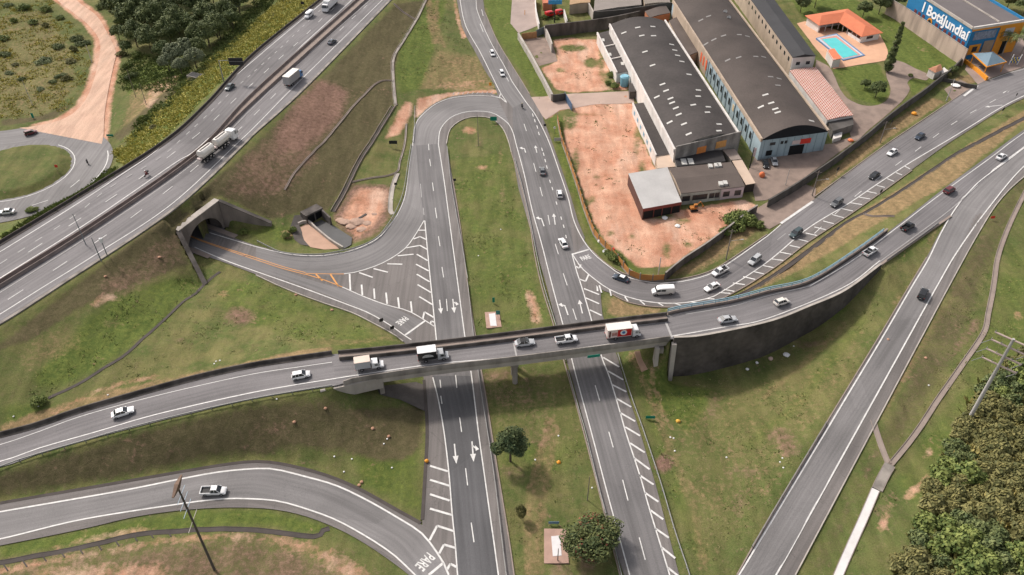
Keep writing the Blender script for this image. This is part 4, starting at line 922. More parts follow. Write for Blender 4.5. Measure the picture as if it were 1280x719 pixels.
# concrete barriers of the motorway
def barrier(pts, z, label, prof, m, grp=None):
    q = crom(W(pts, z), step=3.); mb = MB(); sweep(mb, q, prof); o = mb.build('concrete_barrier', m); tag(o, label, 'barrier', grp); return o
NJ = [(-.3, -.1), (-.28, .15), (-.12, .35), (-.09, .85), (.09, .85), (.12, .35), (.28, .15), (.3, -.1)]
NJM = M('median_concrete', (.22, .18, .165), .9, .2, .3, 4, stain=.3)
barrier([(p[0], p[1] + 1.2) for p in mi1], zM, 'concrete barrier on the city-bound side of the motorway median', NJ, NJM, 'barriers of the motorway median')
barrier([(p[0], p[1] - 1.2) for p in mi2], zM, 'concrete barrier on the tunnel side of the motorway median', NJ, NJM, 'barriers of the motorway median')
OUT = [(-.9, -.15), (-.9, .1), (.2, .1), (.25, .7), (.5, .7), (.55, -.15)]
barrier(mo1, zM, 'dark concrete edge gutter and barrier along the far side of the motorway', OUT, DGUT)
barrier([(p[0] - 1, p[1] - 1) for p in me2], zM, 'low grey kerb along the near edge of the motorway', [(-.4, -.2), (-.4, .18), (.4, .18), (.4, -.2)], CONC)
barrier([(-100, 571), (0, 544), (45, 532), (100, 513), (180, 490), (250, 471), (320, 456), (415, 442)], zB, 'dark concrete parapet along the upper edge of the western ramp', [(-.9, -.2), (-.9, .1), (-.2, .15), (-.12, .9), (.12, .9), (.2, -.2)] if sgn > 0 else [(.9, -.2), (.9, .1), (.2, .15), (.12, .9), (-.12, .9), (-.2, -.2)], CONCD)
barrier([(1100, 332), (1150, 297), (1188, 271)], zB, 'pinkish kerb wall where the ramp meets the slip road', [(-.3, -.4), (-.3, .35), (.3, .35), (.3, -.4)], GUT)
# ================================================================ tunnel portal
tp = empty('tunnel_portal', TC, 0, 'grey concrete portal of the road tunnel under the motorway', 'tunnel portal')
TCON = M('portal_concrete', (.23, .195, .172), .9, .2, .2, 4, .1, stain=.45)
Lt = (TB - TA).length; cx_ = (TC - TA).dot(TD); hz = lambda t: HT - .35 + .5 * t / Lt
arc = [(cx_ + TRAD * math.cos(a), .0 + TRAD * math.sin(a)) for a in np.linspace(math.pi, 0, 33)]
outer = []
for k, (u, z_) in enumerate(arc):
    f = k / 32
    if f < .12: o2 = (0, HT * f / .12 * .95)
    elif f > .88: o2 = (Lt, HT * (1 - f) / .12 * .98)
    else: t = (f - .12) / .76; o2 = (Lt * t, hz(Lt * t))
    outer.append(o2)
outer[0] = (0, -.3); outer[-1] = (Lt, -.3); arc[0] = (arc[0][0], -.3); arc[-1] = (arc[-1][0], -.3)
def tw(u, z_, k): return TA + TD * u + TN * k + Vector((0, 0, z_))
v = []; f = []
for k in (0.0, 1.5):
    for u, z_ in arc: v.append(tw(u, z_, k))
    for u, z_ in outer: v.append(tw(u, z_, k))
n1 = 33
for i in range(32):
    a, b, c, d = i, i + 1, n1 + i + 1, n1 + i
    f += [(a, b, c, d), (a + 66, d + 66, c + 66, b + 66), (d, c, c + 66, d + 66), (a, a + 66, b + 66, b)]
f += [(0, 33, 99, 66), (32, 98, 131, 65)]
keep(link('headwall', v, f, TCON), tp)
v = []; f = []
for k in np.linspace(0.2, 27, 15):
    for u, z_ in arc: v.append(tw(u, z_ if z_ > 0 else -.3, k))
for j in range(14):
    for i in range(32): f.append((j * 33 + i, (j + 1) * 33 + i, (j + 1) * 33 + i + 1, j * 33 + i + 1))
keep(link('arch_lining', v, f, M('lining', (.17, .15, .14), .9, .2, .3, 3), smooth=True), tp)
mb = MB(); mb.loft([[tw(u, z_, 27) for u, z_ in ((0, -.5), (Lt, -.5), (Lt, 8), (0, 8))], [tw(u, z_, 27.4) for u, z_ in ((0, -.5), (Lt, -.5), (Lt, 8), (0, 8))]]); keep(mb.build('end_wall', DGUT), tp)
def wingwall(A, B, ha, hb, name):
    d = (B - A).normalized(); n = Vector((-d.y, d.x, 0)) * .45; mb = MB(); L_ = (B - A).length
    rr = []
    for t in np.linspace(0, 1, 12):
        q = A.lerp(B, t); q.z = 0; h = ha + (hb - ha) * t
        rr.append([q - n + Vector((0, 0, -.6)), q + n + Vector((0, 0, -.6)), q + n + Vector((0, 0, h)), q - n + Vector((0, 0, h))])
    mb.loft(rr); keep(mb.build(name, TCON), tp)
    mb = MB(); rr = []
    for t in np.linspace(0, 1, 12):
        q = A.lerp(B, t); q.z = ha + (hb - ha) * t; rr.append([q - n * 1.3, q + n * 1.3, q + n * 1.3 + Vector((0, 0, .2)), q - n * 1.3 + Vector((0, 0, .2))])
    mb.loft(rr); keep(mb.build('coping', CONCD), tp)
wingwall(TB, RWG, HT + .1, 1.4, 'wing_wall'); wingwall(TA, LWG, HT - .5, .6, 'wing_wall')
mb = MB(); rr = []
for t in (0, 1):
    q = TA.lerp(TB, t); q.z = hz(Lt * t); rr.append([q - TN * .15, q + TN * 1.7, q + TN * 1.7 + Vector((0, 0, .22)), q - TN * .15 + Vector((0, 0, .22))])
mb.loft(rr); keep(mb.build('coping', CONCL), tp)
v = [tw(u, .005, k) for u, k in ((cx_ - TRAD, -1), (cx_ + TRAD, -1), (cx_ + TRAD, 27), (cx_ - TRAD, 27))]
tag(link('tunnel_road', v, [(0, 1, 2, 3)], ASM, uv=[(0, 0), (0, 15), (43, 15), (43, 0)]), kind='structure')
mb = MB(); mb.box(-.5, .5, -.06, .06, .6, 1.8); o = mb.build('warning_sign', M('yellow_sign', (.75, .45, .03), .5, .1)); o.location = P(293, 281, .3); o.rotation_euler = (0, 0, .5); tag(o, 'yellow marker board against the right wing wall of the tunnel portal', 'sign')
for u in (cx_ - TRAD + 1.2, cx_ + TRAD - 1.3):
    v, f = strip([tw(u, 0, k) for k in (-6, 10, 26.5)], 1.6, .12); tag(link('tunnel_kerb', v, f, GUT), kind='structure')
# ================================================================ drainage
def channel(pts, wd, m, label, dz=.12, depth=.0, cat='drain', raise_=.14, name='drainage_channel', sidem=None):
    q = drape(pts, 0, 1.2); r = empty(name, q[len(q) // 2], 0, label, cat)
    h = wd / 2
    mb = MB(); sweep(mb, q, [(-h, -.3), (-h, .06 + .22 * (wd > 1.3)), (h, .06 + .22 * (wd > 1.3)), (h, -.3)]); keep(mb.build('channel_bed', m), r)
    for s in (-1, 1):
        if raise_ <= 0: break
        mb = MB(); a = s * (h + .02); b = s * (h + .14); sweep(mb, q, [(a, -.3), (a, raise_ + .08 + .1 * (wd > 1.3)), (b, raise_ + .08 + .1 * (wd > 1.3)), (b, -.3)]); keep(mb.build('channel_side', sidem or (GUT if m != CONCL else CONCL)), r)
    return r
channel(chan[:] + [(495, 131)], 1.0, CONC, 'grey concrete drain running down the grass slope left of the top road')
channel(diag, 1.2, DGUT, 'wide dark stepped drain falling diagonally to the culvert basin', raise_=.3)
channel([(405, 178), (440, 135), (462, 112), (476, 102), (490, 101)], .4, GUT, 'narrow pale drain crossing the reddish embankment slope')
channel([(356, 238), (372, 212), (405, 178)], .3, GUT, 'lower end of the pale drain on the reddish embankment slope')
channel([(440, 228), (460, 224), (494, 217), (500, 202), (506, 180), (508, 155)], .35, CONC, 'thin grey gutter bordering the green patch left of the loop')
channel([(497, 217), (490, 238), (488, 262), (491, 268)], 1.1, CONCL, 'short pale concrete chute beside the loop above the basin')
channel([(275, 340), (256, 355), (246, 366), (228, 378), (205, 400), (178, 424), (155, 445), (130, 460), (95, 482), (60, 498)], .8, DGUT, 'dark earth ditch winding across the western field', raise_=.0)
channel([(1285, 236), (1280, 243), (1260, 285), (1247, 322), (1241, 362), (1235, 392), (1229, 417), (1200, 460), (1172, 500), (1145, 541), (1113, 581)], .9, GUT, 'long pinkish drain following the eastern slope down to the junction')
channel([(1091, 526), (1097, 545), (1110, 580)], .9, GUT, 'short dark drain joining from the slip road edge')
channel([(1112, 582), (1103, 598), (1096, 613)], 1.8, CONC, 'grey drain just below the junction of the two eastern drains')
channel([(1094, 613), (1080, 646), (1063, 684), (1050, 714), (1035, 750)], 1.4, M('white_concrete', (.62, .60, .58), .8, .15, .5), 'broad white concrete channel near the bushy hillside')
channel([(-40, 712), (0, 704), (100, 685), (170, 669), (215, 665), (260, 662.5), (320, 663), (392, 671), (402, 664), (412, 661)], .8, DGUT, 'black gutter above the bare pink bank at the lower left', raise_=.02, sidem=DGUT)
channel([(880, 385), (922, 371), (960, 350), (1000, 322), (1057, 280), (1085, 265), (1120, 244), (1160, 217), (1197, 192), (1222, 179), (1280, 148), (1330, 122)], 1.0, DGUT, 'long dark drain in the dry verge between the branch road and the ramp', raise_=.05, sidem=DGUT)
channel([(492, 5), (502, 14), (519, 25)], .5, DGUT, 'small dark gutter on the slope at the top of the photo')
channel([(1080, 268), (1092, 271), (1118, 271)], .5, DGUT, 'small crooked drain leading to the end of the blue railing')
# concrete ribs on the pink bank
for k, (x, y) in enumerate(((8, 711), (32, 706), (56, 699), (79, 694), (102, 690), (125, 685), (147, 680), (170, 674), (190, 670), (212, 668))):
    q = drape([(x - 4, y - 6), (x + 2, y + 3)], .06, .6); mb = MB(); sweep(mb, q, [(-.12, -.2), (-.12, .04), (.12, .04), (.12, -.2)]); tag(mb.build('drain_step', DGUT), kind='structure')
# culvert and basin
cv = empty('culvert', G(395, 275), 0, 'dark concrete box culvert with twin openings at the drainage basin', 'culvert')
ROCK = M('dark_stone', (.10, .088, .08), .92, .3, .5, 3, .3)
a, b = P(384, 270, 1.6), P(402, 261, 1.6); d = (b - a).normalized(); n_ = Vector((-d.y, d.x, 0)); n_ = n_ if n_.y > 0 else -n_; L_ = (b - a).length
mb = MB()
def bx(u0, u1, k0, k1, za, zb, mb): mb.prism([tuple((a + d * u + n_ * k)[:2]) for u, k in ((u0, k0), (u1, k0), (u1, k1), (u0, k1))], za, zb)
bx(-.4, L_ + .4, 0, 3, 1.2, 1.7, mb); bx(-.4, 0, 0, 3, -2.2, 1.2, mb); bx(L_ / 2 - .2, L_ / 2 + .2, 0, 3, -2.2, 1.2, mb); bx(L_, L_ + .4, 0, 3, -2.2, 1.2, mb); bx(-.4, L_ + .4, 2.7, 3, -2.2, 1.2, mb)
keep(mb.build('box_frame', CONCD), cv)
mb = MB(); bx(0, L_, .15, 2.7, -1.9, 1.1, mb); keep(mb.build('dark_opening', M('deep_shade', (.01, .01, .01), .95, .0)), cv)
mb = MB(); e = P(413, 274, .8); q = [b, e]; sweep(mb, [Vector((p.x, p.y, -1.8)) for p in q], [(-.25, 0), (-.25, 3.2), (.25, 3.2), (.25, 0)]); keep(mb.build('side_wall', CONCD), cv)
tag(sheet('basin_water', W(BAS, -1.2), M('basin_slab', (.075, .075, .075), .55, .15, .6, 5), -1.2), kind='structure')
tag(sheet('basin_bed', W(BAS2, -.85), M('basin_sand', (.46, .30, .22), .95, .15, .5, 5), -.85), kind='structure')
bw = W([(373, 281), (385, 277.5), (396, 287), (413, 301), (429, 311)], -.6); mb = MB(); sweep(mb, crom(bw, step=1.5), [(-.22, -.9), (-.22, .7), (.22, .7), (.22, -.9)]); tag(mb.build('basin_wall', CONCL), 'low pale curved wall dividing the drainage basin from its sandy bed', 'wall')
AP = [(363, 284), (368, 270), (384, 268), (387, 277), (374, 281), (380, 297), (392, 309), (376, 306), (368, 300)]
q = GW(AP, .07); tag(sheet('basin_apron', q, ROCK), kind='structure')
mb = MB(); q = [G(x, y) for x, y in ((458, 268), (450, 273), (444, 279))]; sweep(mb, q, [(-.4, -.3), (-.3, .25), (.3, .2), (.4, -.3)]); tag(mb.build('rock_ledge', ROCK), 'dark narrow ledge of rock on the bare soil above the basin', 'rock')
# verge slope paved under the bridge's western end
q = GW([(470, 484), (520, 478), (531, 482), (533, 500), (532, 515), (500, 500), (475, 494)], .09); tag(sheet('slope_paving', q, ROCK), kind='structure')
# footing beam in the grass under the bridge
q = drape([(797, 440), (801, 452), (806, 464)], .1, 1.); mb = MB(); sweep(mb, q, [(-.8, -.3), (-.8, .2), (.8, .2), (.8, -.3)]); tag(mb.build('concrete_strip', M('pinkconc', (.42, .27, .19), .9, .2)), 'pinkish concrete strip in the grass beneath the east end of the bridge', 'slab')
# slabs with boards on the median
def slab(px4, label, inner):
    r = empty('paved_plot', G(*[sum(p[i] for p in px4) / 4 for i in (0, 1)]), 0, label, 'slab')
    q = GW(px4); zz = max(p.z for p in q); mb = MB(); mb.prism([(p.x, p.y) for p in q], zz - .5, zz + .12); keep(mb.build('slab', M('brick_slab', (.38, .25, .20), .9, .25, .6, 6)), r)
    q = [P(x, y, zz) for x, y in inner]; mb = MB(); mb.prism([(p.x, p.y) for p in q], zz + .05, zz + .18); keep(mb.build('painted_panel', M('white_panel', (.62, .60, .60), .7, .12, .8)), r)
slab([(606, 391), (624, 390), (627, 409), (608, 411)], 'brick plot with a white panel on the median just above the bridge', [(611, 393), (619, 392), (621, 408), (613, 408)])
slab([(680, 662), (708, 662), (711, 705), (680, 705)], 'brick plot with a white panel on the median beside the crooked tree', [(689, 671), (700, 670), (702, 695), (691, 696)])

BLD = M('pale_boulder', (.38, .26, .20), .95, .35, .6, 3, .4)
for i, (x, y, r_) in enumerate(((432, 278, 1.6), (440, 283, 1.4), (425, 275, 1.2), (447, 277, 1.8), (452, 287, 1.3), (459, 279, 1.1), (468, 268, .7))):
    b = G(x, y); g = np.random.default_rng(i + 50); mb = MB(); rr = []
    for a in np.linspace(-1.2, 1.35, 5): rr.append([Vector((b.x + r_ * 1.3 * math.cos(a) * math.cos(t) * g.uniform(.75, 1.2), b.y + r_ * math.cos(a) * math.sin(t) * g.uniform(.75, 1.2), b.z + r_ * .02 + r_ * .22 * math.sin(a))) for t in np.linspace(0, 2 * math.pi, 9)[:-1]])
    mb.loft(rr); tag(mb.build('rock', BLD), 'flat pale rock on the bare soil between the basin and the loop', 'rock', 'rocks above the basin')
# ================================================================ buildings
ROOFD = M('dark_corrugated_roof', (.056, .048, .045), .8, .45, .09, 1.2, .3)
ROOFB = M('brown_roof', (.10, .08, .07), .85, .25, .15, 2.2, .3)
ROOFG = M('grey_metal_roof', (.40, .39, .38), .6, .16, .2, 2, .1)
WHITEW = M('white_wall', (.66, .62, .585), .85, .12, .25, 4, stain=.18)
BEIGEW = M('beige_wall', (.43, .34, .26), .9, .14, .25, 4, stain=.2)
BLUEW = M('pale_blue_wall', (.34, .43, .47), .85, .12, .3, 4, stain=.2)
DIRTYW = M('mouldy_wall', (.20, .185, .165), .92, .3, .3, 3, .1, stain=.75)
DARKW = M('dark_perimeter_wall', (.10, .092, .085), .93, .28, .25, 3, .1, stain=.5)
GLASS = M('window_glass', (.03, .035, .04), .15, .1, 1, 3, spec=.6)
SKYL = M('skylight_sheet', (.50, .49, .46), .5, .12, 1, 4)
RTILE = M('red_tile', (.56, .17, .085), .8, .16, .4, 5, .3)
YARDC = M('yard_concrete', (.27, .205, .17), .92, .2, .12, 3, .1, stain=.25)
def B4(px4, zt, off=(0, 0)): return [P(x, y, zt) for x, y in px4]
def wall_shell(top, zb, t=.25, zt_off=0.):
    """closed wall ring around a quad"""
    mb = MB(); n = len(top); c = sum(top, Vector()) / n
    inn = [p + (c - p).normalized() * t for p in top]
    for i in range(n):
        j = (i + 1) % n; a, b, e, f = top[i], top[j], inn[j], inn[i]
        mb.loft([[Vector((p.x, p.y, zb)) for p in (a, b, e, f)], [Vector((p.x, p.y, p.z + zt_off)) for p in (a, b, e, f)]])
    return mb
def face_rect(A, B, u0, u1, za, zb, d0, d1, out):
    """box on the wall from A to B, from d0 to d1 outwards"""
    d = (B - A); d.z = 0; L_ = d.length; d.normalize()
    a, b = A + d * (L_ * u0), A + d * (L_ * u1); mb = MB()
    mb.prism([(p.x, p.y) for p in (a + out * d0, b + out * d0, b + out * d1, a + out * d1)], za, zb); return mb
def outward(A, B, c):
    d = (B - A); n = Vector((d.y, -d.x, 0)).normalized()
    return n if n.dot((A + B) / 2 - c) > 0 else -n
def slope_quad(mb, a, b, c, d, t=.12):
    """thin slab whose top is the quad a b c d"""
    dn = Vector((0, 0, -t)); v = [a, b, c, d, a + dn, b + dn, c + dn, d + dn]
    return mb.add(v, [(0, 1, 2, 3), (7, 6, 5, 4), (0, 4, 5, 1), (1, 5, 6, 2), (2, 6, 7, 3), (3, 7, 4, 0)])
def arched(label, A, B, Cc, D, zb, rise, wallm, roofm, skylights, par=True, parm=None, front_wall=None, ribs=True):
    """A back-left, B front-left, Cc front-right, D back-right at eave height"""
    c = (A + B + Cc + D) / 4; r = empty('warehouse', Vector((c.x, c.y, zb)), 0, label, 'warehouse')
    keep(wall_shell([A, B, Cc, D], zb - 1.5).build('wall', wallm), r)
    NS, NA = 36, 20; pts = []
    for i in range(NS + 1):
        s = i / NS; l = A.lerp(B, s); q = D.lerp(Cc, s)
        for k in range(NA + 1):
            t = k / NA; p = l.lerp(q, t); p.z += rise * math.sin(math.pi * t) ** .85 if 0 < t < 1 else 0; p.z += .04 * (i % 2) if ribs else 0
            pts.append(p + Vector((0, 0, .12)))
    f = []
    for i in range(NS):
        for k in range(NA): a = i * (NA + 1) + k; f.append((a, a + NA + 1, a + NA + 2, a + 1))
    ro = link('roof', pts, f, roofm, smooth=True); keep(ro, r)
    # gable ends
    for s, nm in ((0, 'rear_gable'), (1, 'front_gable')):
        l, q = (A, D) if s == 0 else (B, Cc); ring = [l.lerp(q, k / NA) + Vector((0, 0, (rise * math.sin(math.pi * k / NA) ** .85 if 0 < k < NA else 0) + .1)) for k in range(NA + 1)]
        n_ = ((B - A).normalized()) * (.05 if s else -.05); ax = (A - B).normalized() * (.3 if s else -.3)
        v = [p + n_ for p in ring] + [p + ax for p in ring]; k = NA + 1
        ff = [tuple(range(k)), tuple(range(2 * k - 1, k - 1, -1))] + [(i, k + i, k + i + 1, i + 1) for i in range(NA)]
        keep(link(nm, v, ff, front_wall if (s and front_wall) else wallm), r)
    if par:
        for a, b in ((A, B), (D, Cc)):
            mb = MB(); sweep(mb, [a, b], [(-.3, -.4), (-.3, .75), (.3, .75), (.3, -.4)]); keep(mb.build('parapet', parm or WHITEW), r)
    S = np.array([[tuple(A.lerp(B, s).lerp(D.lerp(Cc, s), t) + Vector((0, 0, rise * max(math.sin(math.pi * t), 0) ** .85))) for t in np.linspace(.02, .98, 97)] for s in np.linspace(.01, .99, 197)])
    PX, PY = proj(S[..., 0], S[..., 1], S[..., 2])
    dx = (Cc - B).normalized(); dy = (B - A).normalized()
    for (x, y, *o) in skylights:
        i, k = np.unravel_index(np.argmin((PX - x) ** 2 + (PY - y) ** 2), PX.shape); k = min(max(k, 3), 93)
        p = Vector(S[i, k]); tx = (Vector(S[i, min(k + 3, 96)]) - Vector(S[i, k - 3])).normalized(); nz = Vector((0, 0, .2))
        a = 1.0; b = .42; mb = MB(); mb.loft([[p - tx * a - dy * b + Vector((0, 0, .12)), p + tx * a - dy * b + Vector((0, 0, .12)), p + tx * a + dy * b + Vector((0, 0, .12)), p - tx * a + dy * b + Vector((0, 0, .12))],
                 [p - tx * a - dy * b + nz, p + tx * a - dy * b + nz, p + tx * a + dy * b + nz, p - tx * a + dy * b + nz]])
        sk = mb.build('skylight', o[0] if o else SKYL); sk.parent = ro
    return r, c
sk1 = [(797, 35), (816, 34), (802, 45), (817, 45), (779.5, 41.5), (806, 65), (815.5, 82), (839.5, 56), (843.5, 63.5), (847, 70), (852, 77.5), (861.5, 94), (828, 105.5), (832.5, 114), (820.5, 121.5), (837.5, 123.5), (840, 129), (844.5, 136), (848.5, 143.5), (837, 153.5), (854.5, 155.5), (861, 167.5), (873, 113), (872.5, 120.5), (866.5, 132), (885.5, 134.5), (884.5, 141), (898.5, 156), (898.5, 164)]
w1, c1 = arched('long arched warehouse with dark roof and many small skylights beside the bare lot', *[P(x, y, 7.6) for x, y in ((762, 32), (843, 189), (924, 170), (831, 27))], .8, 2.6, WHITEW, ROOFD, sk1, front_wall=DIRTYW)
W1F = [P(843, 189, 7.6), P(924, 170, 7.6)]; o_ = outward(W1F[0], W1F[1], c1)
mb = MB(); a, b = W1F[0] + o_ * .5, W1F[1] + o_ * .5; sweep(mb, [a, b], [(-.2, -6.8), (-.2, 1.9), (.2, 1.9), (.2, -6.8)]); keep(mb.build('front_facade', M('graffiti_base', (.27, .25, .23), .9, .35, .35, 2, stain=.6)), w1)
for u0, u1, za, zb, m_ in ((.33, .47, 5.2, 7.4, M('faded_orange_sign', (.62, .22, .06), .85, .3, .5, 3)), (.62, .78, 5.5, 7.8, M('faded_ochre_sign', (.60, .30, .10), .85, .3, .5, 3))):
    keep(face_rect(a, b, u0, u1, za, zb, .22, .3, o_).build('painted_patch', m_), w1)
sk2 = [(886, 21), (876, 25.5), (904, 45), (892, 50), (924, 44), (934, 46), (882, 56), (923, 72), (910, 76), (945, 71), (954.5, 72), (963.5, 96.5), (974, 99), (972, 107), (957, 119), (964, 129.5), (950.5, 134), (969.5, 137), (972, 141), (1014.5, 151.5)]
FADED = M('faded_sheet', (.22, .21, .20), .7, .2, 1, 4)
w2, c2 = arched('longest arched warehouse with brownish roof and pale blue front with a red banner', *[P(x, y, 8.3) for x, y in ((841, 2), (952, 176), (1035, 165), (906, -6))], 1.3, 3.6, BLUEW, M('brown_arched_roof', (.066, .053, .047), .82, .5, .07, 2.2, .3), [(x, y, FADED if y < 110 else SKYL) for x, y in sk2], front_wall=M('black_gable', (.012, .014, .018), .8, .2), parm=BEIGEW)
A2, B2, C2 = P(841, 2, 8.3), P(952, 176, 8.3), P(1035, 165, 8.3)
o_ = outward(B2, C2, c2)
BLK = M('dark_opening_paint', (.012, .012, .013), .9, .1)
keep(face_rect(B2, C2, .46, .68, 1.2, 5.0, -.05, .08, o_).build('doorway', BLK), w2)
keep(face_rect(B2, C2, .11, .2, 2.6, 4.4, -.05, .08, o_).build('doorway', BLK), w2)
keep(face_rect(B2, C2, .48, .60, 5.5, 6.8, .05, .15, o_).build('banner', M('white_banner', (.62, .50, .48), .7, .1)), w2)
keep(face_rect(B2, C2, .60, .76, 5.3, 7.0, .05, .17, o_).build('banner', M('red_banner', (.62, .05, .035), .6, .1)), w2)
for u in (.14, .18, .3, .36): keep(face_rect(B2, C2, u, u + .04, 6.2, 7.2, .02, .1, o_).build('window', GLASS), w2)
for u in np.linspace(.05, .95, 9): keep(face_rect(B2, C2, u, u + .006, 1.2, 8.2, .0, .06, o_).build('wall_joint', M('joint', (.2, .26, .29), .9, .1)), w2)
o_ = outward(A2, B2, c2)
for k in range(12):
    u = .50 + k * .0405
    keep(face_rect(A2, B2, u - .012, u - .009, .9, 8.2, .0, .2, o_).build('pilaster', M('joint', (.2, .26, .29), .9, .1)), w2)
    if k < 11: keep(face_rect(A2, B2, u + .008, u + .022, 4.0, 6.2, .01, .1, o_).build('window', M('cream', (.6, .48, .30), .8, .1) if k == 6 else GLASS), w2)
keep(face_rect(A2, B2, .02, .47, .9, 8.2, .01, .12, o_).build('painted_wall', BEIGEW), w2)
for u in (.40, .43, .46): keep(face_rect(A2, B2, u, u + .014, 3.2, 6.8, .12, .2, o_).build('painted_patch', M('faded_red', (.70, .14, .06), .85, .2)), w2)
# third building: flat dark roof, tan side wall, white end
def gabled(name, label, px4, zt, zb, rise, wallm, roofm, along=0, over=.4, cat='building', rt=.15):
    A, B, Cc, D = B4(px4, zt); c = (A + B + Cc + D) / 4; r = empty(name, Vector((c.x, c.y, zb)), 0, label, cat)
    keep(wall_shell([p + (c - p).normalized() * over for p in (A, B, Cc, D)], zb - 1.2, zt_off=-.1).build('wall', wallm), r)
    mb = MB(); up = Vector((0, 0, rise))
    if rise == 0: slope_quad(mb, A, B, Cc, D, rt)
    elif along == 0:   # ridge from the A-D side to the B-C side
        m0, m1 = (A + D) / 2 + up, (B + Cc) / 2 + up; slope_quad(mb, A, B, m1, m0, rt); slope_quad(mb, m0, m1, Cc, D, rt); mb.add([B + Vector((0, 0, -.1)), Cc + Vector((0, 0, -.1)), m1 + Vector((0, 0, -.1))], [(0, 1, 2)]); mb.add([A, D, m0], [(0, 2, 1)])
    else:
        m0, m1 = (A + B) / 2 + up, (D + Cc) / 2 + up; slope_quad(mb, A, m0, m1, D, rt); slope_quad(mb, m0, B, Cc, m1, rt)
    ro = keep(mb.build('roof', roofm, fix=False), r)
    return r, (A, B, Cc, D), c, ro
w3, q3, c3, _ = gabled('industrial_building', 'long building with flat dark roof, tan brick side and white end wall', [(900, -54), (991, 72), (1020, 70), (927, -56)], 9.3, 1.8, .9, BEIGEW, M('charcoal_roof', (.045, .045, .048), .8, .2, .15, 2, .2))
o_ = outward(q3[1], q3[2], c3)
keep(face_rect(q3[1], q3[2], .02, .98, 1.5, 9.15, -.38, .02, o_).build('end_wall', WHITEW), w3)
for u in (.2, .63): keep(face_rect(q3[1], q3[2], u, u + .17, 6.3, 7.5, .0, .08, o_).build('window', GLASS), w3)
o_ = outward(q3[0], q3[1], c3)
for u in np.arange(.42, .97, .045): keep(face_rect(q3[0], q3[1], u, u + .014, 6.6, 8., -.4, .0, o_).build('window', GLASS), w3)
# tile roofed row
w4, q4, c4, r4 = gabled('storage_shed', 'low shed with worn red and white tiled roof beside the arched warehouse', [(987, 88), (1034.5, 150), (1067, 144), (1020, 84)], 5.6, 1.8, .35, WHITEW, M('mottled_tile', (.34, .12, .075), .85, .2, .5, 4, .3), over=.3)
def tiles_mat():
    m = bpy.data.materials.new('faded_tiles'); m.use_nodes = True; N = m.node_tree.nodes; L = m.node_tree.links; b = N['Principled BSDF']; b.inputs['Roughness'].default_value = .85
    g = N.new('ShaderNodeNewGeometry'); mp = N.new('ShaderNodeMapping'); d = (q4[1] - q4[0]); mp.inputs['Rotation'].default_value = (0, 0, -math.atan2(d.y, d.x)); L.new(g.outputs['Position'], mp.inputs[0])
    br = N.new('ShaderNodeTexBrick'); br.inputs['Scale'].default_value = .34; br.inputs['Color1'].default_value = (.38, .085, .045, 1); br.inputs['Color2'].default_value = (.30, .075, .05, 1); br.inputs['Mortar'].default_value = (.58, .48, .43, 1); br.inputs['Mortar Size'].default_value = .05; L.new(mp.outputs[0], br.inputs[0])
    n = N.new('ShaderNodeTexNoise'); n.inputs['Scale'].default_value = .35; n.inputs['Detail'].default_value = 6; L.new(g.outputs['Position'], n.inputs[0]); r = N.new('ShaderNodeMapRange'); L.new(n.outputs[0], r.inputs[0]); r.inputs[1].default_value = .42; r.inputs[2].default_value = .62
    mx = N.new('ShaderNodeMix'); mx.data_type = 'RGBA'; L.new(r.outputs[0], mx.inputs[0]); L.new(br.outputs[0], mx.inputs[6]); mx.inputs[7].default_value = (.40, .22, .17, 1); r.inputs[4].default_value = .5
    L.new(mx.outputs[2], b.inputs['Base Color']); return m
r4.data.materials[0] = tiles_mat()
o_ = outward(q4[0], q4[1], c4)
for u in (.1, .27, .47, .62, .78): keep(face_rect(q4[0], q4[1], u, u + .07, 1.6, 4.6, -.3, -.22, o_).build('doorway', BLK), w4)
w4b, q, c, _ = gabled('lean_to', 'dark grey lean-to built against the front of the tile roofed shed', [(1035, 152), (1041, 164), (1067, 156), (1066, 147)], 4.6, 1.8, 0, DIRTYW, DARKW, over=.1)
hb, q, c, _ = gabled('small_hut', 'tiny white hut at the foot of the tile roofed shed', [(1041.5, 166.5), (1041.5, 174), (1052, 171), (1053, 165)], 3.2, 1.8, 0, WHITEW, WHITEW, over=.05)
# annexes of the first warehouse
an1, q, c, r_ = gabled('annex', 'narrow white walled annex in three roof bays behind the blue water tank', [(746.5, 42), (771, 92), (786.5, 89), (762, 38)], 4.4, .8, 0, WHITEW, ROOFD, over=.0)
mb = MB(); sweep(mb, [q[0], q[1]], [(-.25, -.4), (-.25, .6), (.25, .6), (.25, -.4)]); keep(mb.build('parapet', WHITEW), an1)
for t in (.37, .68):
    mb = MB(); sweep(mb, [q[0].lerp(q[1], t), q[3].lerp(q[2], t)], [(-.2, -.2), (-.2, .45), (.2, .45), (.2, -.2)]); keep(mb.build('roof_beam', WHITEW), an1)
for x, y in ((754, 50), (762.5, 68), (778, 79.5)):
    p = P(x, y, 4.5); mb = MB(); mb.box(p.x - .5, p.x + .5, p.y - 1.2, p.y + 1.2, 4.35, 4.55); keep(mb.build('skylight', SKYL), an1)
an2, q, c, _ = gabled('annex', 'long low white annex with dark roof against the warehouse, south of the water tank', [(791, 130), (820, 195), (836.5, 192.5), (806.5, 128)], 4.2, .8, 0, WHITEW, ROOFD, over=.0)
mb = MB(); sweep(mb, [q[0], q[1]], [(-.2, -.4), (-.2, .5), (.2, .5), (.2, -.4)]); keep(mb.build('parapet', WHITEW), an2)
o_ = outward(q[0], q[1], c)
for u in np.arange(.08, .9, .14): keep(face_rect(q[0], q[1], u, u + .05, 2.0, 3.2, .0, .08, o_).build('window', M('blue_shutter', (.16, .30, .40), .6, .1)), an2)
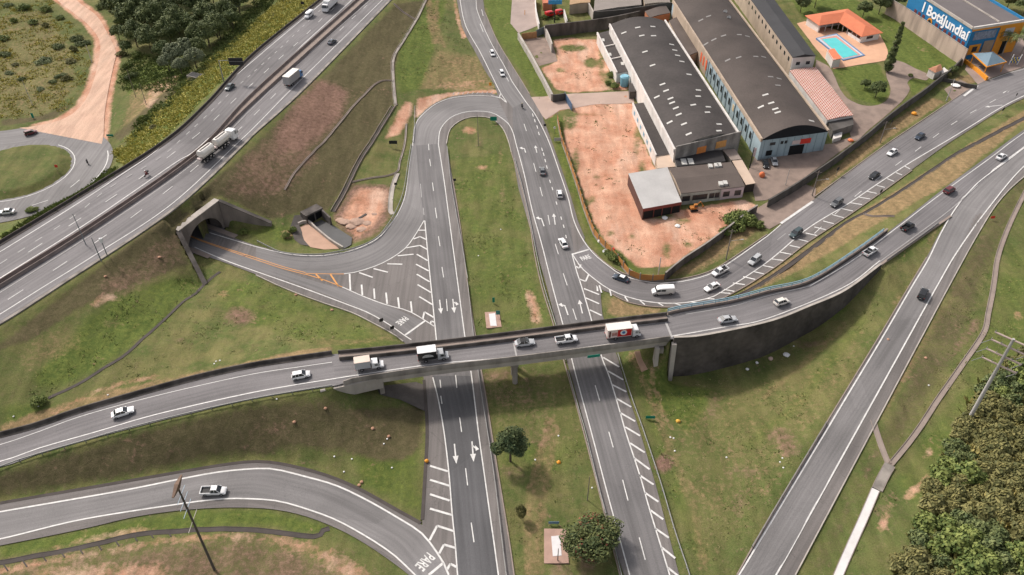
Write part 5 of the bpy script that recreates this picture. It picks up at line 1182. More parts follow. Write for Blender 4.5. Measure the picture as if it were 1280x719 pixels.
an3, q, c, _ = gabled('porch', 'small beige roofed porch joining the annex to the grey shed', [(820.5, 195), (821.5, 210.5), (846, 208), (836.5, 192.5)], 3.9, .8, 0, BEIGEW, M('beige_roof', (.52, .40, .31), .85, .12, .3), over=.0)
GSH = [(785.6, 217), (804, 261), (852, 252.5), (834.5, 209)]
gs, q, c, _ = gabled('open_shed', 'open shed with pale grey metal roof on the bare lot', GSH, 4.4, .9, .0, M('red_brown_wall', (.10, .05, .04), .9, .2), ROOFG, over=.05)
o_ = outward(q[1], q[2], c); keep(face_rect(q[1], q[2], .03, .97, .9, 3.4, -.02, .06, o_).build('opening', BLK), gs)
keep(face_rect(q[1], q[2], .0, 1., 3.4, 4.35, .0, .1, o_).build('fascia', M('red_fascia', (.20, .055, .045), .8, .15)), gs)
for u in (.28, .5, .75): keep(face_rect(q[1], q[2], u, u + .015, .9, 3.4, .05, .14, o_).build('post', M('red_fascia', (.20, .055, .045), .8, .15)), gs)
b5, q, c, r5 = gabled('workshop', 'low workshop with wide brown roof and faded pink and green front', [(836, 210), (851.5, 242), (931.5, 233), (914, 202.5)], 5.0, .9, .6, BEIGEW, ROOFB, along=1, over=.25)
o_ = outward(q[1], q[2], c)
keep(face_rect(q[1], q[2], .0, .63, .9, 4.8, -.25, .0, o_).build('front_wall', M('faded_green_wall', (.42, .44, .40), .9, .2, .4, 3, stain=.5)), b5)
keep(face_rect(q[1], q[2], .63, .99, .9, 4.8, -.25, .0, o_).build('front_wall', M('pink_wall', (.60, .50, .52), .9, .1, .4, 3, stain=.15)), b5)
for u0, u1 in ((.03, .15), (.19, .42), (.45, .53), (.54, .61), (.67, .77), (.85, .95)): keep(face_rect(q[1], q[2], u0, u1, 2.2, 3.9, .0, .08, o_).build('window', GLASS), b5)
for x, y in ((888, 208), (895.5, 207), (899, 206.5), (901, 230), (906.5, 229)):
    p = P(x, y, 5.4); mb = MB(); mb.box(p.x - .6, p.x + .6, p.y - .9, p.y + .9, 5.05, 5.75); keep(mb.build('skylight', SKYL), b5)
b6, q, c, _ = gabled('annex', 'black roofed annex with two skylights between the arched warehouse and the workshop', [(842, 193), (846, 208), (907, 201.5), (902, 187.5)], 5.2, .9, 0, DIRTYW, M('black_roof', (.032, .030, .031), .8, .2, .2, 2, .2), over=.05)
for x, y in ((855, 202), (863.5, 201.5)):
    p = P(x, y, 5.3); mb = MB(); mb.box(p.x - .8, p.x + .8, p.y - 1.6, p.y + 1.6, 5.1, 5.32); keep(mb.build('skylight', SKYL), b6)
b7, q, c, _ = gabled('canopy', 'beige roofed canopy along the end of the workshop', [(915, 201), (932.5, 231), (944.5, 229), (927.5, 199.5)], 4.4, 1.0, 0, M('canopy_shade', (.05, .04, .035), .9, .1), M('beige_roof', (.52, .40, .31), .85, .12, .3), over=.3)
b8, q, c, _ = gabled('canopy', 'small grey brown roof between the dirty facade and the beige canopy', [(903, 187), (914, 200), (927, 199), (919, 186.5)], 4.6, 1.0, 0, DIRTYW, GUT, over=.2)
cn, q, c, _ = gabled('canopy', 'small dark canopy beside the blue water tank', [(786, 104.5), (787, 115), (800, 114), (796, 103)], 3.4, .8, 0, DARKW, ROOFD, over=.2)
# water tank
wt = empty('water_tank', P(780, 107, .7), 0, 'pale blue water tank standing at the corner of the annex', 'water tank')
LB = M('blue_fibreglass', (.20, .42, .52), .5, .1, 1)
mb = MB(); p = wt.location; mb.cyl(p, p + Vector((0, 0, 3.4)), 1.35, 1.6, 24); keep(mb.build('tank', LB, smooth=True), wt)
mb = MB(); mb.cyl(p + Vector((0, 0, 3.4)), p + Vector((0, 0, 3.85)), 1.72, 1.3, 24); keep(mb.build('lid', LB, smooth=True), wt)
# perimeter walls
def pwall(pts, z, h, m, label, t=.3, name='perimeter_wall', base=1.2, cap=None, step=4., top=True):
    """wall whose TOP edge is traced; z is the ground level function"""
    q = crom([P(x, y, (lambda a, b: (z(a, b) if callable(z) else z) + h)) for x, y in pts], step=step) if top else crom(W(pts, z), step=step)
    r = empty(name, Vector((q[len(q) // 2].x, q[len(q) // 2].y, q[len(q) // 2].z - h)), 0, label, 'wall')
    mb = MB(); sweep(mb, [p - Vector((0, 0, h)) for p in q], [(-t / 2, -base), (-t / 2, h), (t / 2, h), (t / 2, -base)]); keep(mb.build('wall_face', m), r)
    mb = MB(); sweep(mb, q, [(-t * .7, 0), (-t * .7, .1), (t * .7, .1), (t * .7, 0)]); keep(mb.build('coping', cap or m), r); return r
pwall([(1211, 64), (1198, 78), (1186, 89), (1175, 97), (1156, 112), (1137, 125), (1110, 145), (1088, 164), (1067, 180), (1040, 200), (1010, 220), (985, 236), (961, 250)], zI, 2.6, DARKW, 'long dark perimeter wall climbing beside the branch road to the blue building')
pwall([(947, 256.5), (934, 265), (910, 284), (880, 306), (855, 322), (832, 341)], zI, 2.4, CONCD, 'grey perimeter wall of the bare lot facing the curve of the branch road', cap=CONC)
pwall([(1175, 97), (1190, 100), (1206, 104.5), (1222, 107)], zI, 1.2, DARKW, 'low dark wall from the gatehouse down to the road')
RB = pwall([(1112, -2), (1135, 11), (1172, 36), (1210, 62)], zI, 6.5, M('tan_retaining', (.42, .33, .27), .92, .16, .12, 3, .1, stain=.35), 'high tan retaining wall between the lawn and the blue building', cap=CONC)
pwall([(648, 42), (664, 69), (678, 95), (690, 118)], zI, 2.4, CONCL, 'pale wall along the green verge on the left of the upper yard', t=.6)
pwall([(691, 119), (700, 118), (707, 117)], zI, 2.6, DARKW, 'short dark wall stub next to the blue gate')
pwall([(681, 32), (740, 25), (772, 20), (800, 14)], zI, 4.8, CONCD, 'tall mouldy back wall of the upper yard', t=.4)
pwall([(681, 33), (686, 44), (690, 55)], zI, 3.6, CONCL, 'short pale side wall of the concrete ramp', t=.4)
pwall([(736, 4), (742, 15)], zI, 4, CONCL, 'short white wall end behind the mouldy back wall')
pwall([(705, 12), (709, 26)], zI, 3, WHITEW, 'short white wall beside the red vehicles')
pwall([(669, -6), (670, 12), (674, 30)], zI, 3, WHITEW, 'white wall with pillars at the entrance by the red vehicles')
pwall([(742, 15), (770, 13), (800, 9), (832, 4), (850, 3)], zI, 4.5, DARKW, 'dark weathered wall behind the arched warehouse')
# orange fence with posts
OF = crom([P(x, y, lambda a, b: .2 + 2.4) for x, y in ((697, 142), (702, 168), (707, 182), (722, 226), (730, 252), (740, 278), (747, 291), (765, 309), (780, 327), (790, 338), (810, 343), (832, 342))], step=3.2)
fr = empty('lot_fence', OF[len(OF) // 2], 0, 'rusty orange panel fence with concrete posts around the bare lot', 'fence')
mb = MB(); sweep(mb, OF, [(-.03, -2.1), (-.03, -.3), (.03, -.3), (.03, -2.1)]); keep(mb.build('fence_panel', M('rusty_orange', (.42, .19, .06), .85, .3, .3, 3)), fr)
mb = MB(); sweep(mb, OF, [(-.15, -3), (-.15, -2.1), (.15, -2.1), (.15, -3)]); keep(mb.build('base_wall', CONC), fr)
pm = MB(); pm.box(-.12, .12, -.12, .12, -2.8, .1); ps = pm.build('post', CONC); relocal(ps, fr, OF[0])
for p in OF[1:]:
    c = ps.copy(); C.objects.link(c); relocal(c, fr, p)
gt = MB(); q = [P(706, 115, 2.8), P(715, 130, 2.8)]; sweep(gt, q, [(-.06, -2.6), (-.06, 0), (.06, 0), (.06, -2.6)]); tag(gt.build('gate', M('blue_gate_paint', (.07, .12, .20), .6, .2)), 'dark blue metal gate standing open at the yard entrance', 'gate')
gt = MB(); q = [P(652, 42, 2.8), P(671, 39.5, 2.8)]; sweep(gt, q, [(-.06, -2.6), (-.06, 0), (.06, 0), (.06, -2.6)]); tag(gt.build('gate', M('orange_wood', (.42, .22, .10), .8, .3, 1, 3)), 'orange wooden gate at the top of the concrete ramp', 'gate')
gt = MB(); q = [P(670, 38, 3), P(681, 33, 3)]; sweep(gt, q, [(-.06, -2.9), (-.06, 0), (.06, 0), (.06, -2.9)]); tag(gt.build('gate', M('bluegrey', (.13, .15, .17), .7, .2)), 'blue-grey metal gate next to the orange gate', 'gate')
# yards as thin slabs over the ground
def yard(name, pts, m, dz=.06, curve=False):
    if curve:
        c3 = crom([(a, b, 0) for a, b in pts] + [(pts[0][0], pts[0][1], 0)], step=2.5)[:-1]; pts = [(p.x, p.y) for p in c3]
    q = GW(pts); poly = [(p.x, p.y) for p in q]
    xs = [p[0] for p in poly]; ys = [p[1] for p in poly]; st = 2.0
    m_ = bmesh.new(); vs = [m_.verts.new((p.x, p.y, p.z + dz)) for p in q]
    fc = m_.faces.new(vs); bmesh.ops.triangulate(m_, faces=[fc])
    for ax, lo, hi in ((0, min(xs), max(xs)), (1, min(ys), max(ys))):
        c = lo + st
        while c < hi:
            co_ = Vector((c, 0, 0)) if ax == 0 else Vector((0, c, 0)); no_ = Vector((1, 0, 0)) if ax == 0 else Vector((0, 1, 0))
            bmesh.ops.bisect_plane(m_, geom=m_.verts[:] + m_.edges[:] + m_.faces[:], plane_co=co_, plane_no=no_); c += st
    for v_ in m_.verts: v_.co.z = TH(v_.co.x, v_.co.y) + dz
    m_.normal_update()
    if sum(f_.normal.z for f_ in m_.faces) < 0: bmesh.ops.reverse_faces(m_, faces=m_.faces)
    me = bpy.data.meshes.new(name); m_.to_mesh(me); m_.free(); me.materials.append(m); o = mkobj(name, me); tag(o, kind='structure'); return o
yard('yard_paving', [(654, 49), (688, 46), (697, 77), (674, 83)], YARDC)
yard('driveway', [(664, 122), (690, 120), (708, 118), (790, 114), (793, 129), (745, 131), (700, 138), (682, 150), (668, 134)], M('driveway_dust', (.40, .30, .25), .93, .16, .12, 3), .08)
yard('yard_paving', [(946, 190), (1040, 180), (1072, 168), (1064, 180), (1010, 219), (958, 251), (944, 252), (935, 215)], YARDC, .1)
yard('driveway', [(958, 254), (1000, 228), (1020, 236), (1018, 250), (976, 279), (962, 287), (945, 282), (935, 268)], YARDC, .12)
yard('garden_path', [(1020, 75), (1036, 84), (1043, 96), (1050, 112), (1060, 124), (1078, 132), (1096, 132), (1109, 125), (1113, 112), (1108, 96), (1108, 84), (1116, 76), (1128, 78), (1142, 85), (1160, 94), (1157, 101), (1142, 98), (1134, 104), (1137, 112), (1130, 124), (1112, 141), (1088, 161), (1068, 177), (1060, 160), (1052, 138), (1036, 115), (1020, 92)], YARDC, .1, True)
yard('forecourt', [(1212, 64), (1280, 44), (1330, 34), (1330, 60), (1280, 84), (1236, 99), (1222, 106), (1206, 88)], M('forecourt_paving', (.30, .23, .20), .92, .2, .15, 3), .1)
yard('driveway', [(1180, 112), (1200, 100), (1216, 108), (1206, 118), (1190, 126)], YARDC, .1)
yard('upper_yard', [(640, 0), (668, -4), (674, 32), (648, 42), (638, 30)], M('yard_dust', (.34, .27, .24), .92, .2, .15, 3), .1)
# house with pool
PATIO = M('patio_paving', (.58, .34, .22), .85, .12, .3, 5)
yard('patio', [(996, 30), (1006, 27), (1050, 40), (1100, 44), (1109, 62), (1110, 70), (1106, 76), (1042, 87), (1034, 78), (1014, 54)], PATIO, .12)
hs = empty('pool_house', P(1056, 45, zI(1056, 45)), 0, 'white L-shaped pool house with orange tiled hip roof', 'house')
zh = 2.1; ze = zh + 3.0; E = [P(x, y, ze) for x, y in ((1006, 19.5), (1060, 11), (1104, 41), (1077, 46), (1049, 28), (1024, 32))]; O1, O2, O3, I3, I2, O4 = E
zr_ = 1.5; r0, rc, r1 = (O1 + O4) / 2 + (O2 - O1) * .22 * 0.9, (O2 + I2) / 2, (O3 + I3) / 2 + (O2 - O3) * .22
r0 = r0 + Vector((0, 0, zr_)); rc = rc + Vector((0, 0, zr_)); r1 = r1 + Vector((0, 0, zr_))
v = E + [r0, rc, r1]; f = [(0, 5, 6), (0, 6, 7, 1), (5, 4, 7, 6), (1, 7, 8, 2), (4, 3, 8, 7), (2, 8, 3)]
ro = link('roof', v, f, RTILE); s_ = ro.modifiers.new('s', 'SOLIDIFY'); s_.thickness = .15; keep(ro, hs)
ce = sum(E, Vector()) / 6
def inset(pts, d_):
    out = []; n = len(pts)
    for i in range(n):
        a, b, c = pts[i - 1], pts[i], pts[(i + 1) % n]; d1 = (b - a).normalized(); d2 = (c - b).normalized(); n1_ = Vector((-d1.y, d1.x, 0)); n2_ = Vector((-d2.y, d2.x, 0))
        m_ = (n1_ + n2_).normalized(); out.append(b + m_ * (d_ / max(.4, m_.dot(n1_))))
    return out
ar = sum(E[i].x * E[(i + 1) % 6].y - E[(i + 1) % 6].x * E[i].y for i in range(6))
IN = inset(E, .9 if ar > 0 else -.9)
mb = MB()
def wl(a, b, za, zb, t=.2): sweep(mb, [Vector((a.x, a.y, za)), Vector((b.x, b.y, za))], [(-t / 2, 0), (-t / 2, zb - za), (t / 2, zb - za), (t / 2, 0)])
for i, j in ((0, 1), (1, 2), (2, 3), (5, 0)): wl(IN[i], IN[j], zh - .6, ze)
m35 = IN[3].lerp(IN[4], .0); wl(IN[3], IN[3].lerp(IN[4], .55), zh - .6, zh + 1.2)
bk = (IN[4] + (IN[1] - IN[4]) * .4); wl(IN[5] + (IN[0] - IN[5]) * .45, bk, zh - .6, ze); wl(bk, IN[3] + (IN[2] - IN[3]) * .45, zh - .6, ze)
keep(mb.build('wall', M('clean_white_wall', (.72, .70, .68), .8, .06, .5)), hs)
for a, b in ((4, 3), (4, 5)):
    for t in ((0, .2, .4, .6, .8, .97) if a == 4 and b == 3 else (.33, .66, .97)):
        p = IN[a].lerp(IN[b], t); mb = MB(); mb.box(p.x - .12, p.x + .12, p.y - .12, p.y + .12, zh - .5, ze); keep(mb.build('veranda_post', WHITEW), hs)
keep(face_rect(IN[2], IN[3], .35, .7, zh + 1.1, zh + 2.2, -.02, .14, outward(IN[2], IN[3], ce)).build('window', GLASS), hs)
pl = empty('swimming_pool', P(1055, 60, zh), 0, 'turquoise swimming pool with blue and pink tiled surround', 'pool')
def ringslab(px, z0_, z1_, m, name, parent):
    q = [P(x, y, z1_) for x, y in px]; mb = MB(); mb.prism([(p.x, p.y) for p in q], z0_, z1_); return keep(mb.build(name, m), parent)
ringslab([(1020, 47.5), (1046, 41.8), (1081.5, 69), (1054, 75.5)], 1.6, 2.34, M('blue_border', (.12, .22, .38), .5, .15), 'border', pl)
ringslab([(1021.5, 48), (1045.5, 43), (1078.5, 68.7), (1053.6, 74)], 2.2, 2.40, M('pale_border', (.50, .53, .58), .6, .1), 'coping', pl)
ringslab([(1025, 48), (1045.5, 44.4), (1075.5, 68.5), (1053.7, 73.3)], 2.2, 2.44, M('pink_border', (.58, .28, .24), .6, .1), 'tile_band', pl)
ringslab([(1027, 49), (1045, 47), (1073, 68.4), (1054, 72.6)], 2.2, 2.48, M('pool_water', (.07, .52, .52), .08, .12, .35, 3, spec=.6), 'water', pl)
sd = empty('pool_shed', P(1042, 78, zh), 0, 'little white pump shed with a red lean-to roof beside the pool', 'shed')
q = [P(x, y, zh + 3) for x, y in ((1033.5, 62.5), (1041.5, 75), (1051.5, 74.5), (1042.5, 62))]; keep(wall_shell([p + (sum(q, Vector()) / 4 - p).normalized() * .25 for p in q], zh - .5, zt_off=.1).build('wall', WHITEW), sd)
mb = MB(); slope_quad(mb, q[0] + Vector((0, 0, -.1)), q[1] + Vector((0, 0, -.1)), q[2] + Vector((0, 0, .5)), q[3] + Vector((0, 0, .5))); keep(mb.build('roof', RTILE), sd)
gh = empty('gatehouse', P(1172, 97, 2.5), 0, 'small white gatehouse with weathered tile roof at the garden gate', 'gatehouse')
q = [P(x, y, 2.5 + 2.8) for x, y in ((1160, 86), (1169, 91), (1178.5, 87.5), (1176, 80))]; cc = sum(q, Vector()) / 4; keep(wall_shell([p + (cc - p).normalized() * .35 for p in q], 1.6).build('wall', WHITEW), gh)
mb = MB(); ap = cc + Vector((0, 0, .9))
for i in range(4): mb.add([q[i], q[(i + 1) % 4], ap], [(0, 1, 2)])
keep(mb.build('roof', M('old_tile', (.36, .17, .10), .85, .25, .6, 4)), gh)
hb2, _, _, _ = gabled('white_box_wall', 'plain white block beside the gatehouse', [(1176, 88), (1178, 92), (1185.5, 88.5), (1180, 84)], 4.5, 2.5, 0, WHITEW, WHITEW, over=.02)
# blue building with writing
BB = M('bright_blue_wall', (.02, .17, .36), .6, .12, .4, 4); BO = M('orange_wall', (.70, .28, .03), .6, .12, .4, 4)
zb_ = 3.0; zt_ = 15.2
FL, FR = P(1216.5, 35, zt_), P(1282, 25, zt_); BKL = P(1140, -14, zt_); BKR = BKL + (FR - FL)
bb = empty('shop_building', Vector(((FL + FR) / 2).to_tuple()), 0, 'bright blue and orange building with large white lettering on its side', 'shop'); bb.location.z = zb_
cb = (FL + FR + BKL + BKR) / 4
keep(wall_shell([BKL, FL, FR, BKR], zb_ - 1, .4, -.5).build('wall', BB), bb)
mb = MB(); slope_quad(mb, BKL + Vector((0, 0, -.5)), FL + Vector((0, 0, -.5)), FR + Vector((0, 0, -.5)), BKR + Vector((0, 0, -.5)), .3); keep(mb.build('roof', M('shop_roof', (.13, .115, .115), .85, .2, .1, 2, .2)), bb)
for a, b, m_ in ((BKL, FL, CONCL), (FL, FR, WHITEW), (BKR, FR, BB)):
    mb = MB(); sweep(mb, [a, b], [(-.3, -.6), (-.3, .3), (.3, .3), (.3, -.6)]); keep(mb.build('parapet', m_), bb)
a, b = P(1201, -2, zt_ - .4), P(1249, 27.5, zt_ - .4); mb = MB(); sweep(mb, [a, b], [(-.2, -.3), (-.2, .3), (.2, .3), (.2, -.3)]); keep(mb.build('roof_ridge', CONCL), bb)
o_ = outward(FL, FR, cb)
keep(face_rect(FL, FR, .55, 1., 3, 14.4, .0, .15, o_).build('orange_facade', BO), bb); keep(face_rect(FL, FR, .0, 1., 13.9, 14.6, .15, .3, o_).build('orange_band', BO), bb)
keep(face_rect(FL, FR, .08, .5, 10.2, 13.2, .0, .12, o_).build('wall_mural', M('mural', (.22, .25, .32), .6, .6, 1.2, 3)), bb)
for u0, u1, za, zb, m_ in ((.06, .28, 4.6, 8.4, BO), (.33, .52, 3, 9.2, M('shutter', (.34, .25, .18), .7, .2)), (.7, .8, 3, 8, BLK), (.66, .84, 10, 13, M('sign_white', (.5, .5, .52), .6, .2))): keep(face_rect(FL, FR, u0, u1, za, zb, .1, .25, o_).build('facade_panel', m_), bb)
keep(face_rect(FL, FR, .13, .22, 5.6, 7.6, .25, .32, o_).build('window', GLASS), bb)
o_ = outward(BKL, FL, cb)
LL = (FL - BKL).length
for k, u in enumerate((.16, .23, .30, .52, .59, .66, .735, .81, .885, .95)): keep(face_rect(BKL, FL, u - .02, u + .02, 7.0, 9.2, .0, .1, o_).build('window', M('maroon_shutter', (.16, .04, .04), .7, .2)), bb)
mb = MB(); d_ = (FL - BKL).normalized(); c_ = BKL + d_ * LL * .415 + o_ * .1; mb.cyl((c_.x, c_.y, 8.2), (c_ + o_ * .15).to_tuple()[:2] + (8.2,), 1.5, n=20); keep(mb.build('round_emblem', BO), bb)
mb = MB(); mb.cyl(((c_ + o_ * .1).x, (c_ + o_ * .1).y, 8.2), (c_ + o_ * .25).to_tuple()[:2] + (8.2,), .9, n=20); keep(mb.build('emblem_centre', BLK), bb)
cu_ = bpy.data.curves.new('t', 'FONT'); cu_.body = 'I BotáJundiaí'; cu_.size = 4.6; cu_.extrude = .06; cu_.offset = .11; cu_.space_character = 1.0
o = bpy.data.objects.new('t', cu_); C.objects.link(o); bpy.context.view_layer.update(); me = bpy.data.meshes.new_from_object(o.evaluated_get(bpy.context.evaluated_depsgraph_get())); bpy.data.objects.remove(o)
wd = max(v_.co.x for v_ in me.vertices); s0 = P(1144, -6, 13.6); e0 = P(1215.5, 37, 13.6)
sx = ((FL - BKL).length * .985) / wd
for v_ in me.vertices:
    p = FL - d_ * (wd - v_.co.x + .25) * min(sx, 1.25) + o_ * (.12 + v_.co.z); v_.co = Vector((p.x, p.y, 10.0 + v_.co.y * 1.12))
LETM = M('white_letters', (.82, .83, .85), .5, .04)
bmL = bmesh.new(); bmL.from_mesh(me); left_ = set(bmL.verts); isl = []
while left_:
    st_ = [left_.pop()]; comp = set(st_)
    while st_:
        for e_ in st_.pop().link_edges:
            for w_ in e_.verts:
                if w_ in left_: left_.discard(w_); comp.add(w_); st_.append(w_)
    isl.append(comp)
bmL.verts.index_update(); spans = []
for comp in isl:
    t_ = [(v_.co - BKL).dot(d_) for v_ in comp]; spans.append([min(t_), max(t_), comp])
spans.sort(key=lambda q: q[0]); groups = []
for a_, b_, comp in spans:
    if groups and (a_ + b_) / 2 < groups[-1][1] : groups[-1][1] = max(groups[-1][1], b_); groups[-1][2] |= comp
    else: groups.append([a_, b_, set(comp)])
for a_, b_, comp in groups:
    ix = {v_: i for i, v_ in enumerate(comp)}; keep(link('letter', [tuple(v_.co) for v_ in ix], [tuple(ix[v_] for v_ in f_.verts) for f_ in bmL.faces if f_.verts[0] in ix], LETM), bb)
bmL.free(); bb['label'] = 'bright blue and orange shop building with large white letters reading BotáJundiaí'
# blue pyramid canopy
ca = empty('forecourt_canopy', P(1237, 80, 3), 0, 'blue-grey pyramid canopy with orange rim in front of the blue building', 'canopy')
q = [P(x, y, 6.6) for x, y in ((1215.5, 67.5), (1233.5, 84), (1258, 78), (1241, 65))]; cc = sum(q, Vector()) / 4; mb = MB()
for i in range(4): mb.add([q[i] + Vector((0, 0, .2)), q[(i + 1) % 4] + Vector((0, 0, .2)), cc + Vector((0, 0, 2.4))], [(0, 1, 2)])
keep(mb.build('roof', M('slate_blue', (.15, .22, .27), .45, .1)), ca)
mb = MB(); sweep(mb, q + [q[0]], [(-.12, -.2), (-.12, .25), (.12, .25), (.12, -.2)]); keep(mb.build('rim', BO), ca)
for p in q: mb = MB(); e_ = p.lerp(cc, .1); mb.cyl((e_.x, e_.y, 2.5), (e_.x, e_.y, 6.5), .14); keep(mb.build('post', BO), ca)
mb = MB(); q = [P(x, y, 3.6) for x, y in ((1205.5, 75), (1220, 86), (1234, 98))]; sweep(mb, q, [(-.35, -1.4), (-.35, .5), (.35, .5), (.35, -1.4)]); tag(mb.build('low_wall', BO), 'bright orange sloping low wall at the edge of the forecourt', 'wall')
# roofs and yard beyond the back wall
for px4, zt, zb, m1, m2, lab in (([(745, -14), (742, 14), (802, 6), (800, -20)], 5.2, .8, DIRTYW, M('flat_grey_roof', (.24, .21, .19), .9, .15, .2), 'flat grey roofed building behind the mouldy back wall'),
        ([(800, -30), (806, 5), (838, 3), (830, -30)], 5.5, .8, BEIGEW, M('brownish_roof', (.22, .19, .165), .9, .15, .2), 'grey brown roof at the top edge next to the dark weathered wall'),
        ([(713, -16), (712, 6), (738, 3), (736, -20)], 4.5, .6, BEIGEW, M('ochre_roof', (.36, .24, .14), .9, .15, .2), 'ochre walled building at the top edge behind the mouldy wall'),
        ([(677, -16), (679, 4), (690, 5), (688, -16)], 3.5, .3, M('brickwall', (.42, .17, .09), .9, .2), M('redroof', (.45, .16, .09), .9, .2), 'small orange brick shed near the red vehicles')):
    gabled('outbuilding', lab, px4, zt, zb, .3, m1, m2, over=.1)
bt_, q, c, _ = gabled('outbuilding', 'red brown brick wall building seen past the warehouse roof end', [(806, 14), (812, 22), (838, 16), (832, 6)], 4.5, .8, .2, M('brickwall', (.42, .17, .09), .9, .2), ROOFB, over=.1)
ln, q, c, _ = gabled('link_building', 'low roof filling the gap between the two arched warehouses', [(836, 26), (860, 70), (876, 64), (850, 20)], 5., 1., .2, BEIGEW, ROOFB, over=.1)
# ================================================================ vehicles
TYRE = M('tyre_rubber', (.018, .018, .018), .85, .1, 1, 6); RIM = M('wheel_rim', (.35, .35, .36), .35, .1, metal=.7); CGL = M('car_glass', (.018, .022, .027), .08, .1, 1, 2, spec=.7)
HL = M('headlamp', (.75, .76, .78), .15, .05, spec=.6); TLM = M('tail_lamp', (.42, .015, .012), .25, .05); BLKP = M('black_plastic', (.02, .02, .021), .6, .1); PLATE = M('number_plate', (.5, .5, .5), .5, .02)
def cpaint(name, c): return M('paint_' + name, c, .28, .04, 1, 8, obj=True, coat=.5, metal=.0)
PC = dict(white=cpaint('white', (.74, .74, .74)), silver=cpaint('silver', (.42, .43, .44)), grey=cpaint('grey', (.13, .135, .14)), black=cpaint('black', (.02, .021, .023)), blue=cpaint('dark_blue', (.035, .05, .075)),
          darkred=cpaint('dark_red', (.13, .02, .025)), teal=cpaint('dark_teal', (.05, .075, .08)), cream=cpaint('cream', (.72, .68, .62)), azure=cpaint('azure', (.03, .17, .42)), red=cpaint('red', (.55, .02, .02)), pink=cpaint('pink_white', (.72, .60, .56)))
_w = {}
def wheel(root, x, y, r=.33, w_=.22):
    k = (round(r, 2), round(w_, 2))
    if k not in _w:
        mb = MB(); mb.cyl((0, -w_ / 2, 0), (0, w_ / 2, 0), r, n=18); t = mb.build('tyre', TYRE, bevel=.02, smooth=True)
        mb = MB(); mb.cyl((0, -w_ / 2 - .015, 0), (0, w_ / 2 + .015, 0), r * .6, n=10); q = mb.build('rim', RIM); _w[k] = (t.data, q.data)
        bpy.data.objects.remove(t); bpy.data.objects.remove(q)
    o = mkobj('wheel', _w[k][0], root); o.location = (x, y, r); q = mkobj('rim', _w[k][1], o)
def body_loft(st, n=7):
    """st: (x, half width, z bottom, z top); rounded sections"""
    mb = MB(); rings = []
    for x, w_, zb, zt in st:
        h = zt - zb
        half = [(w_ * .88, zb), (w_ * .98, zb + h * .15), (w_, zb + h * .45), (w_ * .97, zb + h * .78), (w_ * .88, zt - h * .06), (w_ * .6, zt)]
        rings.append([Vector((x, y, z)) for y, z in half] + [Vector((x, -y, z)) for y, z in half[::-1]])
    return mb.loft(rings)
def cabin(mb, xa, xb, xc, xd, wb, wt, z0_, z1_):
    """glass house: base from xa (rear) to xd (front), top from xb to xc"""
    v = [(xa, -wb, z0_), (xd, -wb, z0_), (xd, wb, z0_), (xa, wb, z0_), (xb, -wt, z1_), (xc, -wt, z1_), (xc, wt, z1_), (xb, wt, z1_)]
    return mb.add(v, [(0, 3, 2, 1), (4, 5, 6, 7), (0, 1, 5, 4), (1, 2, 6, 5), (2, 3, 7, 6), (3, 0, 4, 7)])
def pillars(r, m, xa, xb, xc, xd, wb, wt, z0_, z1_, mids, th=.06):
    for s in (-1, 1):
        for (p, q) in (((xa, z0_), (xb, z1_)), ((xd, z0_), (xc, z1_))) + tuple((((m, z0_), (m, z1_))) for m in mids):
            a = Vector((p[0], s * (wb + .012), p[1])); b = Vector((q[0], s * (wt + .012), q[1])); mb = MB(); mb.cyl(a, b, th * .75, n=6); mb.build('pillar', m, r)
def place_vehicle(px, py, zf, head, hc=.7, up=0.):
    z = zf(px, py) if callable(zf) else zf
    c = P(px, py, z + hc); c.z = z; a, b = P(px - head[0] * .5, py - head[1] * .5, z), P(px + head[0] * .5, py + head[1] * .5, z)
    d = (b - a).normalized()
    # slope of the road under the vehicle
    sl_ = 0.
    if callable(zf):
        k = 8 / max(1e-3, math.hypot(*head)); za, zb2 = zf(px - head[0] * k, py - head[1] * k), zf(px + head[0] * k, py + head[1] * k)
        L_ = (P(px + head[0] * k, py + head[1] * k, z) - P(px - head[0] * k, py - head[1] * k, z)).length; sl_ = (zb2 - za) / max(L_, .5)
    return c + Vector((0, 0, .05 + up)), math.atan2(d.y, d.x), -math.atan(sl_)
def vroot(name, px, py, zf, head, label, cat, group=None, hc=.7, up=0.):
    loc, rz, ry = place_vehicle(px, py, zf, head, hc, up); r = empty(name, loc, rz, label, cat, group); r.rotation_euler = (0, ry, rz); return r
def lights(r, xf, xr, w_, zf, zr, hw=.17, hh=.09):
    for s in (-1, 1):
        mb = MB(); mb.box(xf - .12, xf + .03, s * (w_ - hw) - hw, s * (w_ - hw) + hw, zf - hh, zf + hh); mb.build('headlight', HL, r, bevel=.02)
        mb = MB(); mb.box(xr - .03, xr + .1, s * (w_ - hw * .8) - hw * .8, s * (w_ - hw * .8) + hw * .8, zr - hh, zr + hh); mb.build('tail_light', TLM, r)
